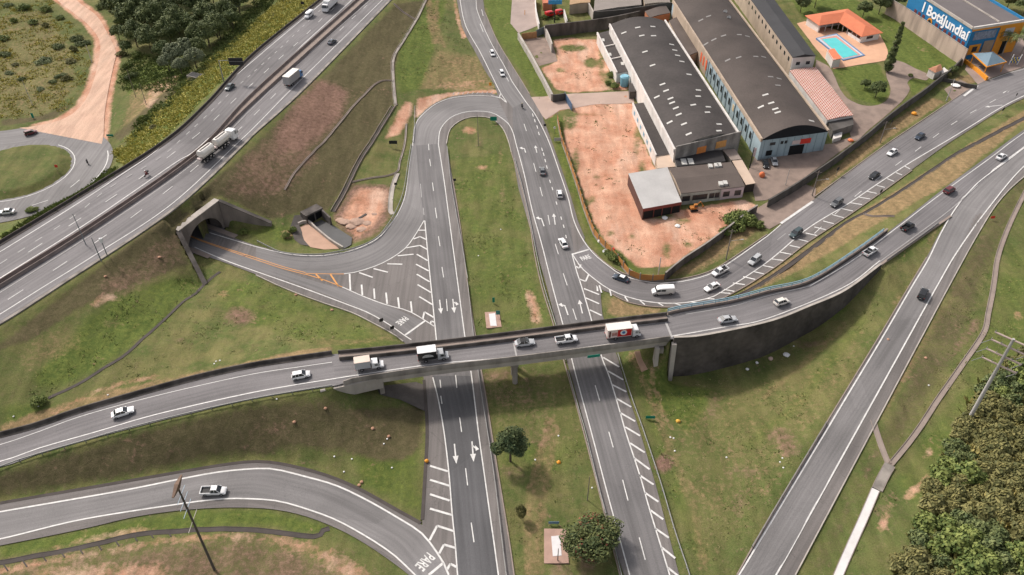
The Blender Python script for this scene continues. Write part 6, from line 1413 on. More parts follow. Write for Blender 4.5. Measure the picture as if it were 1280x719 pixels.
def car(kind, col, px, py, zf, head, label, group=None, roofc=None, dark_roof=False, cat=None):
    r = vroot('parked_car' if 'parked' in label else {'pickup': 'pickup_truck', 'hatch': 'hatchback_car', 'sedan': 'sedan_car', 'suv': 'suv_car', 'convertible': 'sedan_car'}[kind], px, py, zf, head, label, cat or ('pickup' if kind == 'pickup' else 'car'), group)
    m = PC[col]; rm = PC[roofc] if roofc else m
    if kind in ('sedan', 'convertible'):
        L_, w_, zt, bt = 4.5, .88, 1.46, .93
        st = [(-2.25, .66, .42, .78), (-2.18, .80, .3, .88), (-1.75, .86, .24, .96), (-.9, .88, .22, .95), (.3, .88, .22, .94), (1.0, .87, .22, .90), (1.8, .83, .24, .80), (2.12, .74, .3, .68), (2.25, .58, .36, .58)]
        cb_ = (-1.78, -1.02, .22, 1.02, .80, .62, .9, zt); mids = (-.2,)
    elif kind == 'hatch':
        w_, zt = .85, 1.5
        st = [(-1.95, .7, .42, .85), (-1.9, .80, .3, .95), (-1.5, .84, .24, .98), (-.5, .85, .22, .96), (.5, .85, .22, .94), (1.1, .84, .22, .90), (1.7, .79, .26, .78), (1.93, .68, .32, .64), (2.0, .55, .38, .56)]
        cb_ = (-1.88, -1.5, .35, 1.15, .78, .62, .9, zt); mids = (-.3, -1.0)
    elif kind == 'suv':
        w_, zt = .92, 1.68
        st = [(-2.2, .76, .45, .98), (-2.15, .86, .35, 1.06), (-1.6, .91, .3, 1.08), (-.5, .92, .28, 1.06), (.6, .92, .28, 1.05), (1.3, .91, .28, 1.02), (1.95, .86, .32, .92), (2.18, .76, .38, .78), (2.25, .64, .42, .68)]
        cb_ = (-2.12, -1.85, .35, 1.15, .84, .68, 1.0, zt); mids = (-.35, -1.3)
    else:
        w_, zt = .9, 1.62
        st = [(-.35, .90, .3, 1.02), (.6, .90, .28, 1.02), (1.4, .89, .28, .99), (2.1, .85, .32, .92), (2.38, .76, .38, .78), (2.46, .62, .42, .66)]
        cb_ = (-.45, -.3, .75, 1.5, .82, .66, .98, zt); mids = (.35,)
    body_loft(st).build('body', m, r, smooth=True)
    mb = MB(); cabin(mb, *cb_); mb.build('windows', CGL, r, bevel=.03)
    mb = MB(); xa, xb, xc, xd, wb, wt, za, zz = cb_
    mb.loft([[Vector((xb - .04, y, zz + h)) for y, h in ((-wt - .02, -.05), (-wt * .8, .03), (wt * .8, .03), (wt + .02, -.05))], [Vector((xc + .05, y, zz + h)) for y, h in ((-wt - .02, -.06), (-wt * .8, .02), (wt * .8, .02), (wt + .02, -.06))]])
    mb.build('roof', BLKP if dark_roof else rm, r)
    pillars(r, m, xa, xb, xc, xd, wb, wt, za, zz - .02, mids)
    if kind == 'pickup':
        mb = MB(); mb.box(-2.5, -.35, -.88, .88, .42, .62); mb.box(-2.5, -.35, -.9, -.8, .42, 1.06); mb.box(-2.5, -.35, .8, .9, .42, 1.06); mb.box(-2.5, -2.4, -.8, .8, .42, 1.06); mb.build('bed', m, r)
        mb = MB(); mb.box(-2.4, -.45, -.8, .8, .60, .70); mb.build('bed_floor', BLKP, r)
        xs = (-1.55, 1.6); xr = -2.5; zr_l = .85
        if dark_roof: pass
    else: xs = (st[0][0] + .82, st[-1][0] - .85); xr = st[0][0] + .06; zr_l = st[1][3] - .12
    rr = .36 if kind in ('suv', 'pickup') else .31
    for x in xs:
        for s in (-1, 1): wheel(r, x, s * (w_ - .1), rr)
    xf = st[-2][0] + .02; lights(r, xf, xr, w_ - .1, st[-2][3] - .1, zr_l)
    mb = MB(); mb.box(st[-1][0] - .1, st[-1][0] + .04, -.5, .5, .34, .5); mb.build('front_bumper', BLKP, r, bevel=.02)
    for s in (-1, 1): mb = MB(); mb.box(cb_[3] - .35, cb_[3] - .18, s * (w_ + .02) - .07, s * (w_ + .02) + .07, za + .0, za + .14); mb.build('mirror', m, r, bevel=.02)
    mb = MB(); mb.box(xr - .07, xr - .02, -.25, .25, .55, .68); mb.build('licence_plate', PLATE, r)
    return r
def van(px, py, zf, head, label, L_=5.2, group=None):
    r = vroot('delivery_van', px, py, zf, head, label, 'van', group, hc=1.1); m = PC['white']; h = L_ / 2
    st = [(-h, .88, .42, 2.05), (-h + .1, .95, .3, 2.2), (0, .97, .28, 2.25), (h - 1.75, .97, .28, 2.2), (h - 1.3, .95, .28, 2.0), (h - .85, .93, .28, 1.35), (h - .2, .86, .32, 1.02), (h, .7, .38, .8)]
    body_loft(st).build('body', m, r, smooth=True)
    mb = MB(); mb.add([(h - 1.36, -.72, 2.03), (h - 1.36, .72, 2.03), (h - .82, .8, 1.36), (h - .82, -.8, 1.36), (h - 1.5, -.7, 1.9), (h - 1.5, .7, 1.9), (h - 1.0, .8, 1.3), (h - 1.0, -.8, 1.3)], [(0, 3, 2, 1), (4, 5, 6, 7), (0, 1, 5, 4), (2, 3, 7, 6), (1, 2, 6, 5), (3, 0, 4, 7)]); mb.build('windscreen', CGL, r)
    for s in (-1, 1):
        for a, b in ((h - 2.0, h - 1.1), (h - 3.3, h - 2.15)): mb = MB(); mb.box(a, b, s * .90, s * .985, 1.3, 1.85); mb.build('side_window', CGL, r)
        mb = MB(); mb.box(h - 1.15, h - 1.0, s * 1.08 - .08, s * 1.08 + .08, 1.25, 1.55); mb.build('mirror', BLKP, r)
    for x in (-h + 1.0, h - 1.0):
        for s in (-1, 1): wheel(r, x, s * .86, .35)
    lights(r, h - .12, -h, .85, .85, 1.1); return r
def cab(r, x0, m, w_=1.05, h=2.3, zc=.55, long_=1.7, nose=0.):
    mb = MB(); x1 = x0 + long_
    rings = []
    for x, zt in ((x0, h), (x0 + .15, h + .06), (x1 - .45, h), (x1 - .12, h * .58), (x1, zc + .45), (x1 + nose, zc + .35)):
        rings.append([Vector((x, y, z)) for y, z in ((-w_, zc), (w_, zc), (w_, zt - .15), (w_ * .93, zt), (-w_ * .93, zt), (-w_, zt - .15))])
    mb.loft(rings); mb.build('cab', m, r, bevel=.03, smooth=True)
    v = [(x1 - .44, -w_ * .85, h - .1), (x1 - .44, w_ * .85, h - .1), (x1 - .1, w_ * .88, h * .6), (x1 - .1, -w_ * .88, h * .6)]; dn = Vector((.05, 0, .05))
    mb = MB(); mb.add([Vector(p) + dn for p in v] + [Vector(p) - dn for p in v], [(0, 3, 2, 1), (4, 5, 6, 7), (0, 1, 5, 4), (1, 2, 6, 5), (2, 3, 7, 6), (3, 0, 4, 7)]); mb.build('windscreen', CGL, r)
    for s in (-1, 1):
        mb = MB(); mb.box(x1 - 1.15, x1 - .45, s * (w_ - .03) - .03, s * (w_ - .03) + .05, h * .6, h * .9); mb.build('side_window', CGL, r)
        mb = MB(); mb.box(x1 - .3, x1 - .15, s * (w_ + .18) - .08, s * (w_ + .18) + .08, h * .62, h * .85); mb.build('mirror', BLKP, r)
        mb = MB(); mb.box(x1 + nose - .03, x1 + nose + .05, s * w_ * .75 - .14, s * w_ * .75 + .14, zc + .12, zc + .3); mb.build('headlight', HL, r)
def box_truck(px, py, zf, head, label, blen, bh, cabm, topm, sidem, w_=1.1, name='box_truck', nose=.3, axles=None, group=None, stripes=None, cabh=2.2, lab2=None):
    r = vroot(name, px, py, zf, head, label, 'truck', group, hc=bh * .6); tot = blen + 2.0 + nose; h = tot / 2
    mb = MB(); mb.box(-h + .1, h - .6, -.42, .42, .55, .85); mb.build('chassis', BLKP, r)
    mb = MB(); mb.box(-h, -h + blen, -w_, w_, .95, bh); mb.build('cargo_box', sidem, r, bevel=.03)
    mb = MB(); mb.box(-h - .03, -h + blen + .03, -w_ - .03, w_ + .03, bh - .06, bh + .05); mb.build('box_roof', topm, r)
    for k in range(int(blen)):
        x = -h + .5 + k
        for s in (-1, 1): mb = MB(); mb.box(x - .02, x + .02, s * (w_ + .01) - .02, s * (w_ + .01) + .02, 1.0, bh - .1); mb.build('box_rib', sidem, r)
    cab(r, h - 1.75 - nose, cabm, w_ - .08, cabh, .5, 1.75, nose)
    for x in (axles or (-h + blen * .3, h - .9 - nose)):
        for s in (-1, 1): wheel(r, x, s * (w_ - .22), .42, .3)
    for s in (-1, 1): mb = MB(); mb.box(-h - .06, -h, s * .85 - .12, s * .85 + .12, .75, .9); mb.build('tail_light', TLM, r)
    mb = MB(); mb.box(-h + .1, -h + .25, -w_ + .1, w_ - .1, .4, .55); mb.build('rear_bumper', BLKP, r)
    return r, h
# -- motorway and roundabout
car('hatch', 'darkred', 38, 165.5, z0, (18, -5), 'dark red hatchback on the road beside the dirt track entrance')
car('sedan', 'white', 8, 264.5, z0, (-12, 1), 'white sedan cut by the left edge at the bottom of the roundabout')
car('sedan', 'teal', 287, 108.5, zM, (-9, 8), 'dark teal sedan on the motorway under the overhead sign arm')
car('sedan', 'blue', 415, 52, zM, (9, -7), 'dark blue sedan on the near carriageway of the motorway')
van(386, 18, zM, (-9, 8), 'white passenger van heading down the far side of the motorway')
r, h = box_truck(412, 3, zM, (-10, 10), 'long white lorry entering the motorway at the top of the photo', 9.5, 3.8, PC['white'], PC['silver'], PC['white'], 1.25, 'lorry', .05, axles=(-4.6, -3.4, 1.2, 5.), cabh=3.0)
r, h = box_truck(366, 95, zM, (9, -8), 'white box lorry with bright blue cab on the near carriageway of the motorway', 7.2, 3.7, PC['azure'], PC['cream'], M('lorry_side', (.34, .33, .33), .6, .15, obj=True), 1.2, 'lorry', .05, axles=(-3.0, -1.9, 3.4), cabh=2.7)
# tanker with two white hoppers
tk = vroot('bulk_tanker', 275, 179, zM, (10, -8.3), 'white bulk tanker lorry with two ridged hoppers on the motorway', 'truck', hc=1.8)
mb = MB(); mb.box(-7.6, 5.4, -.5, .5, .7, 1.0); mb.build('chassis', BLKP, tk)
for x0_, x1_ in ((-7.6, -3.2), (-1.7, 2.7)):
    mb = MB(); rr = []
    for x, f_, zb2 in ((x0_, .72, 1.9), (x0_ + .5, 1., 1.2), ((x0_ + x1_) / 2, 1., 1.1), (x1_ - .5, 1., 1.2), (x1_, .75, 1.9)):
        rr.append([Vector((x, y * f_, z if z > 2.2 else max(z, zb2))) for y, z in ((-.5, 1.0), (.5, 1.0), (1.25, 2.2), (1.2, 3.0), (.6, 3.55), (-.6, 3.55), (-1.2, 3.0), (-1.25, 2.2))])
    mb.loft(rr); hp = mb.build('hopper', PC['cream'], tk, bevel=.05, smooth=True)
    mb = MB(); mb.box(x0_ + .4, x1_ - .4, -.12, .12, 3.5, 3.75); mb.build('ridge_walkway', M('tank_walk', (.3, .27, .25), .7, .1), hp)
    mb = MB(); mb.cyl((x0_ - .3, .5, 1.5), (x0_ - .3, -.5, 1.5), .35); mb.build('valve_drum', PC['pink'], tk)
cab(tk, 3.7, PC['white'], 1.2, 3.1, .6, 2.0, .05)
for x in (-6.6, -5.4, -4.2, 0.2, 1.4, 4.8):
    for s in (-1, 1): wheel(tk, x, s * .95, .5, .32)
tk.scale = (1.25, 1.12, 1.1)
# -- top road and right carriageway
car('hatch', 'white', 615.5, 66.5, z0, (3, 8), 'white hatchback, upper one of two on the top road')
car('hatch', 'white', 627.5, 91.5, z0, (4, 9), 'white hatchback just above the loop junction on the top road')
car('sedan', 'grey', 678, 213.5, z0, (-1.5, -10), 'dark grey sedan in the middle lane right of the median')
car('hatch', 'white', 699.5, 242, z0, (-1.5, -10), 'white hatchback in the right lane beside the orange lot fence')
car('sedan', 'white', 704, 303.5, z0, (-6, -11), 'white sedan with dark sunroof moving left near the merge lettering', dark_roof=False)
car('sedan', 'blue', 776, 347.5, z0, (-11, -4), 'dark blue sedan with white roof on the bend of the branch road', roofc='white')
van(829, 362.5, zC, (-12, .4), 'white delivery van on the bottom of the branch road curve', 5.6)
car('sedan', 'white', 890, 358.5, zC, (-11, 5), 'white sedan in the inner lane right of the delivery van')
car('pickup', 'white', 900, 338.8, zC, (-10, 5), 'white pickup with black bed in the outer lane right of the delivery van')
car('suv', 'silver', 943.5, 325, zC, (-9, 7), 'silver station wagon behind the two white cars on the branch road')
car('suv', 'teal', 995, 291.5, zC, (-9, 6), 'dark green-grey car next to the long white edge stripe')
car('suv', 'grey', 1046, 253.5, zC, (-9, 6), 'dark grey car in the middle of the branch road queue')
car('sedan', 'black', 1093, 219, zC, (-9, 6), 'black sedan on the branch road below a white car')
car('sedan', 'white', 1115.5, 190, zC, (-9, 6), 'white sedan in the outer lane of the branch road')
car('sedan', 'blue', 1150, 170, zC, (-8, 5.5), 'dark blue car leading nearest the gatehouse on the branch road')
# -- overpass
car('sedan', 'white', 153.5, 515, zB, (13, -3.6), 'white sedan alone on the far western part of the ramp')
car('hatch', 'white', 376, 468.5, zB, (12, -2), 'white hatchback behind the small white truck on the bridge approach')
car('sedan', 'silver', 656, 428, zB, (12, -1.6), 'silver sedan with black roof between the black truck and the white pickup', dark_roof=True)
car('pickup', 'white', 708, 424, zB, (12, -1.6), 'white pickup on the bridge just behind the red truck')
car('sedan', 'silver', 909.5, 399, zB, (12, -2), 'silver sedan on the ramp right after the bridge')
car('hatch', 'cream', 977, 377, zB, (11, -4), 'cream white hatchback on the bend of the ramp above the dark wall')
car('pickup', 'white', 1088, 314, zB, (9, -6), 'white pickup with black bed beside the end of the blue railing')
car('pickup', 'black', 1135, 283, zB, (9, -6), 'black pickup climbing the ramp near the merge')
car('suv', 'darkred', 1187, 237.5, zB, (9, -6), 'dark red car at the point where ramp and slip road meet')
car('sedan', 'white', 1252, 195.5, zB, (9, -6), 'white sedan farthest along the ramp towards the right edge')
car('suv', 'black', 1154, 367, zD, (5, -9.5), 'black car with red tail lights driving up the right slip road')
car('pickup', 'white', 267, 613.5, zE, (12, -.4), 'white pickup with dark bed on the lower slip road')
r1, h1 = box_truck(461, 453, zB, (12, -1.8), 'small white truck with beige roofed box at the west end of the bridge', 3.3, 2.9, PC['white'], M('beige_box_top', (.66, .54, .46), .7, .08, obj=True), M('light_grey_side', (.45, .46, .48), .6, .1, obj=True), .98, nose=.75, cabh=1.95, axles=(-1.7, 1.9))
r2, h2 = box_truck(541, 441, zB, (12, -1.6), 'box truck with black sides and white roof on the bridge', 4.0, 3.2, PC['silver'], PC['white'], PC['black'], 1.05, nose=.6, cabh=2.1, axles=(-1.7, 2.2))
mb = MB(); bl_ = -h2
for s in (-1,):
    mb.loft([[Vector((x, s * 1.055, z)) for x, z in ((bl_ + .9, 1.7), (bl_ + 3.4, 1.7), (bl_ + 3.2, 2.15), (bl_ + 2.5, 2.5), (bl_ + 1.5, 2.5), (bl_ + 1.0, 2.1))], [Vector((x, s * 1.075, z)) for x, z in ((bl_ + .9, 1.7), (bl_ + 3.4, 1.7), (bl_ + 3.2, 2.15), (bl_ + 2.5, 2.5), (bl_ + 1.5, 2.5), (bl_ + 1.0, 2.1))]])
mb.build('side_emblem', M('emblem_grey', (.42, .42, .42), .5, .25, 2, 6, obj=True), r2)
r3, h3 = box_truck(779, 412.5, zB, (12, -1.4), 'red and white box truck with a round emblem at the east end of the bridge', 5.6, 3.3, PC['white'], PC['cream'], PC['pink'], 1.12, nose=.15, cabh=2.4, axles=(-1.9, 3.0))
mb = MB(); x = -h3 + 5.6; mb.box(x - 3.3, x - .15, -1.16, -1.12, 1.15, 3.15); pnl = mb.build('red_panel', PC['red'], r3)
mb = MB(); mb.box(-h3 + .35, -h3 + .75, -1.16, -1.12, 1.15, 2.9); mb.build('dark_panel', M('brown_panel', (.10, .03, .03), .6, .1), r3)
mb = MB(); mb.cyl((x - 1.95, -1.15, 2.25), (x - 1.95, -1.19, 2.25), .75, n=24); em = mb.build('round_emblem', PC['white'], pnl)
mb = MB(); mb.cyl((x - 1.95, -1.18, 2.3), (x - 1.95, -1.21, 2.3), .38, n=16); mb.build('emblem_centre', PC['azure'], pnl)
mb = MB(); mb.box(-h3 + 1.0, -h3 + 2.2, -1.15, -1.12, 1.5, 2.5); mb.build('picture_panel', M('picture', (.45, .22, .2), .6, .6, 2, 8, obj=True), r3)
# parked cars by the blue front, yard vehicles
car('sedan', 'black', 957, 204.5, lambda a, b: 1.45, (2, 8), 'black parked car, left of two by the pale blue warehouse front')
car('sedan', 'silver', 968, 201.5, lambda a, b: 1.45, (2.5, 8), 'silver parked car, right of two by the pale blue warehouse front')
for x, y, l in ((688, 17, 'red van, left of the two parked by the small brick shed'), (700, 15, 'red van parked in front of the ochre building')):
    v_ = van(x, y, .5, (10, -2), l, 4.6); v_.children[0].data.materials[0] = PC['red']
# backhoe in the lot
bh = vroot('mini_excavator', 867, 260, lambda a, b: .9, (9, -1), 'small rusty excavator standing in front of the pink workshop wall', 'excavator', hc=.8)
YM = M('machine_orange', (.42, .17, .04), .7, .25, 2, 5, obj=True)
for s in (-1, 1): mb = MB(); mb.loft([[Vector((x, s * .75 + w_, z)) for x, z in ((-1.2, .25), (-.9, .0), (.9, .0), (1.2, .25), (.9, .55), (-.9, .55))] for w_ in (-.2, .2)]); mb.build('track', TYRE, bh)
mb = MB(); mb.box(-1.0, .5, -.7, .7, .6, 1.2); mb.build('engine_cover', YM, bh, bevel=.08)
mb = MB(); mb.box(-.1, .9, -.65, .1, .9, 2.2); mb.build('cab', YM, bh, bevel=.05); mb = MB(); mb.box(.0, .93, -.67, .05, 1.3, 2.0); mb.build('window', CGL, bh)
mb = MB(); mb.cyl((.6, .4, 1.1), (2.0, .4, 2.4), .13); mb.cyl((2.0, .4, 2.4), (3.0, .4, 1.0), .11); mb.build('boom', YM, bh); mb = MB(); mb.box(2.75, 3.2, .1, .7, .5, 1.0); mb.build('bucket', YM, bh, bevel=.05)
# motorcycles with riders
def skinfig(name, J, E_, Rd, m, parent=None, sub=1):
    me = bpy.data.meshes.new(name); me.from_pydata(J, E_, []); me.update(); o = bpy.data.objects.new(name, me); C.objects.link(o)
    o.modifiers.new('s', 'SKIN'); sv = me.skin_vertices[0].data
    for i, q in enumerate(Rd): sv[i].radius = (q, q); sv[i].use_root = (i == 0)
    s_ = o.modifiers.new('u', 'SUBSURF'); s_.levels = sub; s_.render_levels = sub
    bpy.context.view_layer.update(); m2 = bpy.data.meshes.new_from_object(o.evaluated_get(bpy.context.evaluated_depsgraph_get())); bpy.data.objects.remove(o)
    m2.materials.clear(); m2.materials.append(m); m2.name = name; m2.polygons.foreach_set('use_smooth', [True] * len(m2.polygons)); return mkobj(name, m2, parent)
def rider(px, py, zf, head, blabel, plabel, bcol, shirt, helmet, box=None):
    r = vroot('motorcycle', px, py, zf, head, blabel, 'motorcycle', hc=.8)
    for x in (-.68, .68): wheel(r, x, 0, .3, .12)
    mb = MB(); mb.loft([[Vector((x, y * w_, z)) for y, z in ((-1, za), (1, za), (.7, zb2), (-.7, zb2))] for x, w_, za, zb2 in ((-.75, .1, .62, .8), (-.35, .16, .4, .82), (.15, .17, .35, .95), (.45, .13, .5, 1.0), (.6, .06, .75, .9))]); mb.build('frame', bcol, r, smooth=True)
    mb = MB(); mb.cyl((.7, 0, .3), (.42, 0, 1.05), .05); mb.build('fork', STEEL, r)
    mb = MB(); mb.cyl((.38, -.36, 1.08), (.38, .36, 1.08), .025); mb.build('handlebar', BLKP, r); mb = MB(); mb.cyl((.52, 0, .9), (.62, 0, .9), .09); mb.build('headlight', HL, r)
    mb = MB(); mb.box(-.6, .0, -.13, .13, .8, .88); mb.build('seat', BLKP, r, bevel=.03)
    if box: mb = MB(); mb.box(-.95, -.55, -.24, .24, .9, 1.35); mb.build('carrier_box', box, r, bevel=.03)
    p = empty('person', r.location.copy(), 0, plabel, 'person'); p.rotation_euler = r.rotation_euler
    J = [(-.2, 0, .95), (-.12, 0, 1.2), (-.02, 0, 1.42), (.02, 0, 1.55), (.04, 0, 1.68)]; E_ = [(0, 1), (1, 2), (2, 3), (3, 4)]; Rd = [.17, .16, .17, .07, .1]
    for s in (-1, 1):
        n = len(J); J += [(-.02, s * .2, 1.42), (.14, s * .3, 1.2), (.36, s * .28, 1.12), (-.15, s * .12, .92), (.25, s * .2, .82), (.1, s * .2, .42), (.22, s * .2, .36)]
        E_ += [(2, n), (n, n + 1), (n + 1, n + 2), (0, n + 3), (n + 3, n + 4), (n + 4, n + 5), (n + 5, n + 6)]; Rd += [.085, .06, .045, .12, .09, .06, .05]
    skinfig('body', J, E_, Rd, shirt, p)
    mb = MB()
    for k in range(6): pass
    rr = []
    for a in np.linspace(-1.35, 1.45, 7): rr.append([Vector((.05 + .15 * math.cos(a) * math.cos(t), .13 * math.cos(a) * math.sin(t), 1.74 + .15 * math.sin(a))) for t in np.linspace(0, 2 * math.pi, 13)[:-1]])
    mb.loft(rr); mb.build('helmet', helmet, p, smooth=True); mb = MB(); mb.box(.14, .21, -.08, .08, 1.69, 1.78); mb.build('visor', CGL, p, bevel=.02)
    return r
DK = M('dark_jacket', (.03, .03, .034), .8, .15, 2, 8, obj=True); JE = M('red_jacket', (.22, .05, .04), .8, .15, 2, 8, obj=True)
rider(109, 202.5, z0, (-4, -5), 'black motorcycle riding round the roundabout', 'rider in dark clothes on the motorcycle at the roundabout', BLKP, DK, M('black_helmet', (.02, .02, .02), .3, .05))
rider(182.5, 217, zM, (-8, 6), 'dark red motorcycle alone on the far carriageway of the motorway', 'rider in a dark red jacket on the motorway', PC['darkred'], JE, M('grey_helmet', (.2, .2, .22), .3, .05), box=BLKP)
rider(652.5, 132.5, z0, (-4, -7), 'black motorcycle with carrier box passing the yard entrance', 'rider in dark clothes passing the yard entrance', BLKP, DK, M('yellow_helmet', (.55, .4, .12), .3, .05), box=BLKP)
# ================================================================ vegetation
def leafmat(name, c1, c2, var=.3):
    m = bpy.data.materials.new(name); m.use_nodes = True; N = m.node_tree.nodes; L = m.node_tree.links; b = N['Principled BSDF']; b.inputs['Roughness'].default_value = .7; b.inputs['Specular IOR Level'].default_value = .2
    g = N.new('ShaderNodeNewGeometry'); n = N.new('ShaderNodeTexNoise'); n.inputs['Scale'].default_value = .45; n.inputs['Detail'].default_value = 4; L.new(g.outputs['Position'], n.inputs[0])
    a = N.new('ShaderNodeMath'); a.operation = 'MULTIPLY_ADD'; L.new(g.outputs['Random Per Island'], a.inputs[0]); a.inputs[1].default_value = .45; L.new(n.outputs[0], a.inputs[2])
    r = N.new('ShaderNodeMapRange'); L.new(a.outputs[0], r.inputs[0]); r.inputs[1].default_value = .5; r.inputs[2].default_value = .95
    mx = N.new('ShaderNodeMix'); mx.data_type = 'RGBA'; mx.inputs[6].default_value = c1 + (1,); mx.inputs[7].default_value = c2 + (1,); L.new(r.outputs[0], mx.inputs[0]); L.new(mx.outputs[2], b.inputs['Base Color'])
    return m
LM = dict(dark=leafmat('dark_leaves', (.058, .082, .032), (.165, .190, .072)), mid=leafmat('mid_leaves', (.055, .085, .030), (.145, .170, .062)), olive=leafmat('olive_leaves', (.080, .086, .032), (.225, .205, .078)),
          pale=leafmat('pale_leaves', (.10, .125, .070), (.24, .26, .15)), grass=leafmat('tall_grass_blades', (.16, .155, .05), (.40, .33, .12)), yellow=leafmat('yellow_grass_blades', (.24, .23, .045), (.50, .42, .10)), weed=leafmat('weed_leaves', (.07, .105, .028), (.20, .23, .065)), red=leafmat('red_leaves', (.13, .05, .03), (.30, .09, .06)))
BARK = M('bark', (.085, .065, .05), .95, .25, 1, 6)
def quads(name, c, d, u, ln, wd, m, parent=None, tri=False):
    """leaf quads: centre c, long axis d, side axis u"""
    n = len(c); a = d * ln[:, None] / 2; b = u * wd[:, None] / 2
    v = np.stack([c - a - b * .5, c - a + b * .5, c + a * .3 + b, c + a, c + a * .3 - b], 1).reshape(-1, 3)
    me = bpy.data.meshes.new(name); me.vertices.add(n * 5); me.vertices.foreach_set('co', v.astype('f').ravel()); me.loops.add(n * 5); me.loops.foreach_set('vertex_index', np.arange(n * 5, dtype='i'))
    me.polygons.add(n); me.polygons.foreach_set('loop_start', (np.arange(n) * 5).astype('i')); me.update(calc_edges=True); me.materials.append(m)
    return me
def unit(v): return v / np.maximum(np.linalg.norm(v, axis=-1, keepdims=True), 1e-6)
def crown_mesh(name, seed, h, r, clumps, per, leaf, m, shape='broad', flat=.8):
    g = np.random.default_rng(seed); cs = []
    for k in range(clumps):
        if shape == 'broad':
            d = unit(g.standard_normal(3)); d[2] = abs(d[2]) * 1.0 - .25; q = g.random() ** .45; cs.append((d[0] * r * q * .8, d[1] * r * q * .8, h * .62 + d[2] * h * .42 * q, r * g.uniform(.22, .42)))
        elif shape == 'column':
            t = g.random() ** .9; rr = r * (.95 - .75 * t ** 1.8) * min(1, .55 + t * 4); a = g.random() * 6.28; cs.append((math.cos(a) * rr * .55, math.sin(a) * rr * .55, h * (.05 + .93 * t), r * (.55 - .32 * t)))
        elif shape == 'bush':
            a = g.random() * 6.28; q = g.random() ** .5; cs.append((math.cos(a) * r * q * .8, math.sin(a) * r * q * .8, h * (.25 + .5 * (1 - q) + .15 * g.random()), r * g.uniform(.25, .45)))
        else:
            a = g.random() * 6.28; q = g.random() ** .5; cs.append((math.cos(a) * r * q * .75, math.sin(a) * r * q * .75, h * (.55 + .3 * (1 - q * q) + .1 * g.random()), r * g.uniform(.2, .32)))
    cs = np.array(cs); c = np.repeat(cs, per, 0); n = len(c); o = unit(g.standard_normal((n, 3))); o[:, 2] *= flat
    rad = c[:, 3] * g.random(n) ** .33; p = c[:, :3] + o * rad[:, None]
    nrm = unit(o + g.standard_normal((n, 3)) * .55 + np.array([0, 0, .45])); d = unit(np.cross(nrm, g.standard_normal((n, 3)))); u = np.cross(nrm, d)
    return quads(name, p, d, u, leaf * g.uniform(.7, 1.4, n), leaf * g.uniform(.45, .85, n), m), cs
def trunk_mesh(seed, h, r, cs, lean=0., limbs=7):
    g = np.random.default_rng(seed + 99); mb = MB(); top = Vector((lean, 0, h * .5)); mb.cyl((0, 0, -.6), top, r, r * .6, 8); mb.cyl(top, top + Vector((g.normal() * .2, g.normal() * .2, h * .25)), r * .6, r * .3, 7)
    for k in g.choice(len(cs), min(limbs, len(cs)), replace=False):
        q = Vector(cs[k][:3]); st = Vector((lean * .8, 0, h * g.uniform(.3, .5))); mid = st.lerp(q, .5) + Vector((0, 0, .2 * h * .2)); mb.cyl(st, mid, r * .38, r * .22, 6); mb.cyl(mid, q, r * .22, r * .08, 5)
    return mb
PROTO = {}
def tree_proto(key, name, seed, h, r, clumps, per, leaf, m, shape='broad', tr=.25, limbs=7):
    me, cs = crown_mesh('crown', seed, h, r, clumps, per, leaf, m, shape); tb = trunk_mesh(seed, h, tr, cs, limbs=limbs).build('trunk', BARK, smooth=True); PROTO[key] = (name, me, tb.data); bpy.data.objects.remove(tb)
def plant(key, p, s, label, cat='tree', group=None, rz=None, sz=None):
    name, me, tm = PROTO[key]; r = empty(name, p, random.random() * 6.28 if rz is None else rz, label, cat, group); r.scale = (s, s, sz or s)
    mkobj('crown', me, r); mkobj('trunk', tm, r); return r
tree_proto('darkA', 'leafy_tree', 1, 11, 5.2, 70, 120, .62, LM['dark']); tree_proto('darkB', 'leafy_tree', 2, 12, 5.6, 80, 110, .66, LM['dark']); tree_proto('midA', 'leafy_tree', 3, 10, 4.8, 60, 120, .6, LM['mid'])
tree_proto('paleA', 'feathery_tree', 4, 9, 4.6, 55, 120, .55, LM['pale'], 'plume', limbs=9); tree_proto('oliveA', 'leafy_tree', 5, 8, 4.0, 46, 110, .5, LM['olive'])
tree_proto('cyp', 'cypress_tree', 6, 19, 1.9, 90, 130, .42, LM['dark'], 'column', .3)
tree_proto('med', 'median_tree', 7, 10.5, 3.9, 34, 300, .36, leafmat('median_leaves', (.034, .058, .026), (.11, .135, .055)), 'broad', .28, 9)
tree_proto('med2', 'flowering_tree', 8, 6.2, 5.0, 36, 330, .36, leafmat('median_leaves2', (.045, .068, .026), (.14, .155, .055)), 'broad', .26, 9)
tree_proto('bushA', 'round_bush', 9, 3.0, 2.0, 26, 90, .36, LM['weed'], 'bush', .08, 5); tree_proto('bushB', 'round_bush', 10, 2.2, 2.5, 18, 90, .36, LM['dark'], 'bush', .08, 5); tree_proto('bushO', 'dry_bush', 11, 2.4, 1.9, 22, 80, .34, LM['olive'], 'bush', .08, 5)
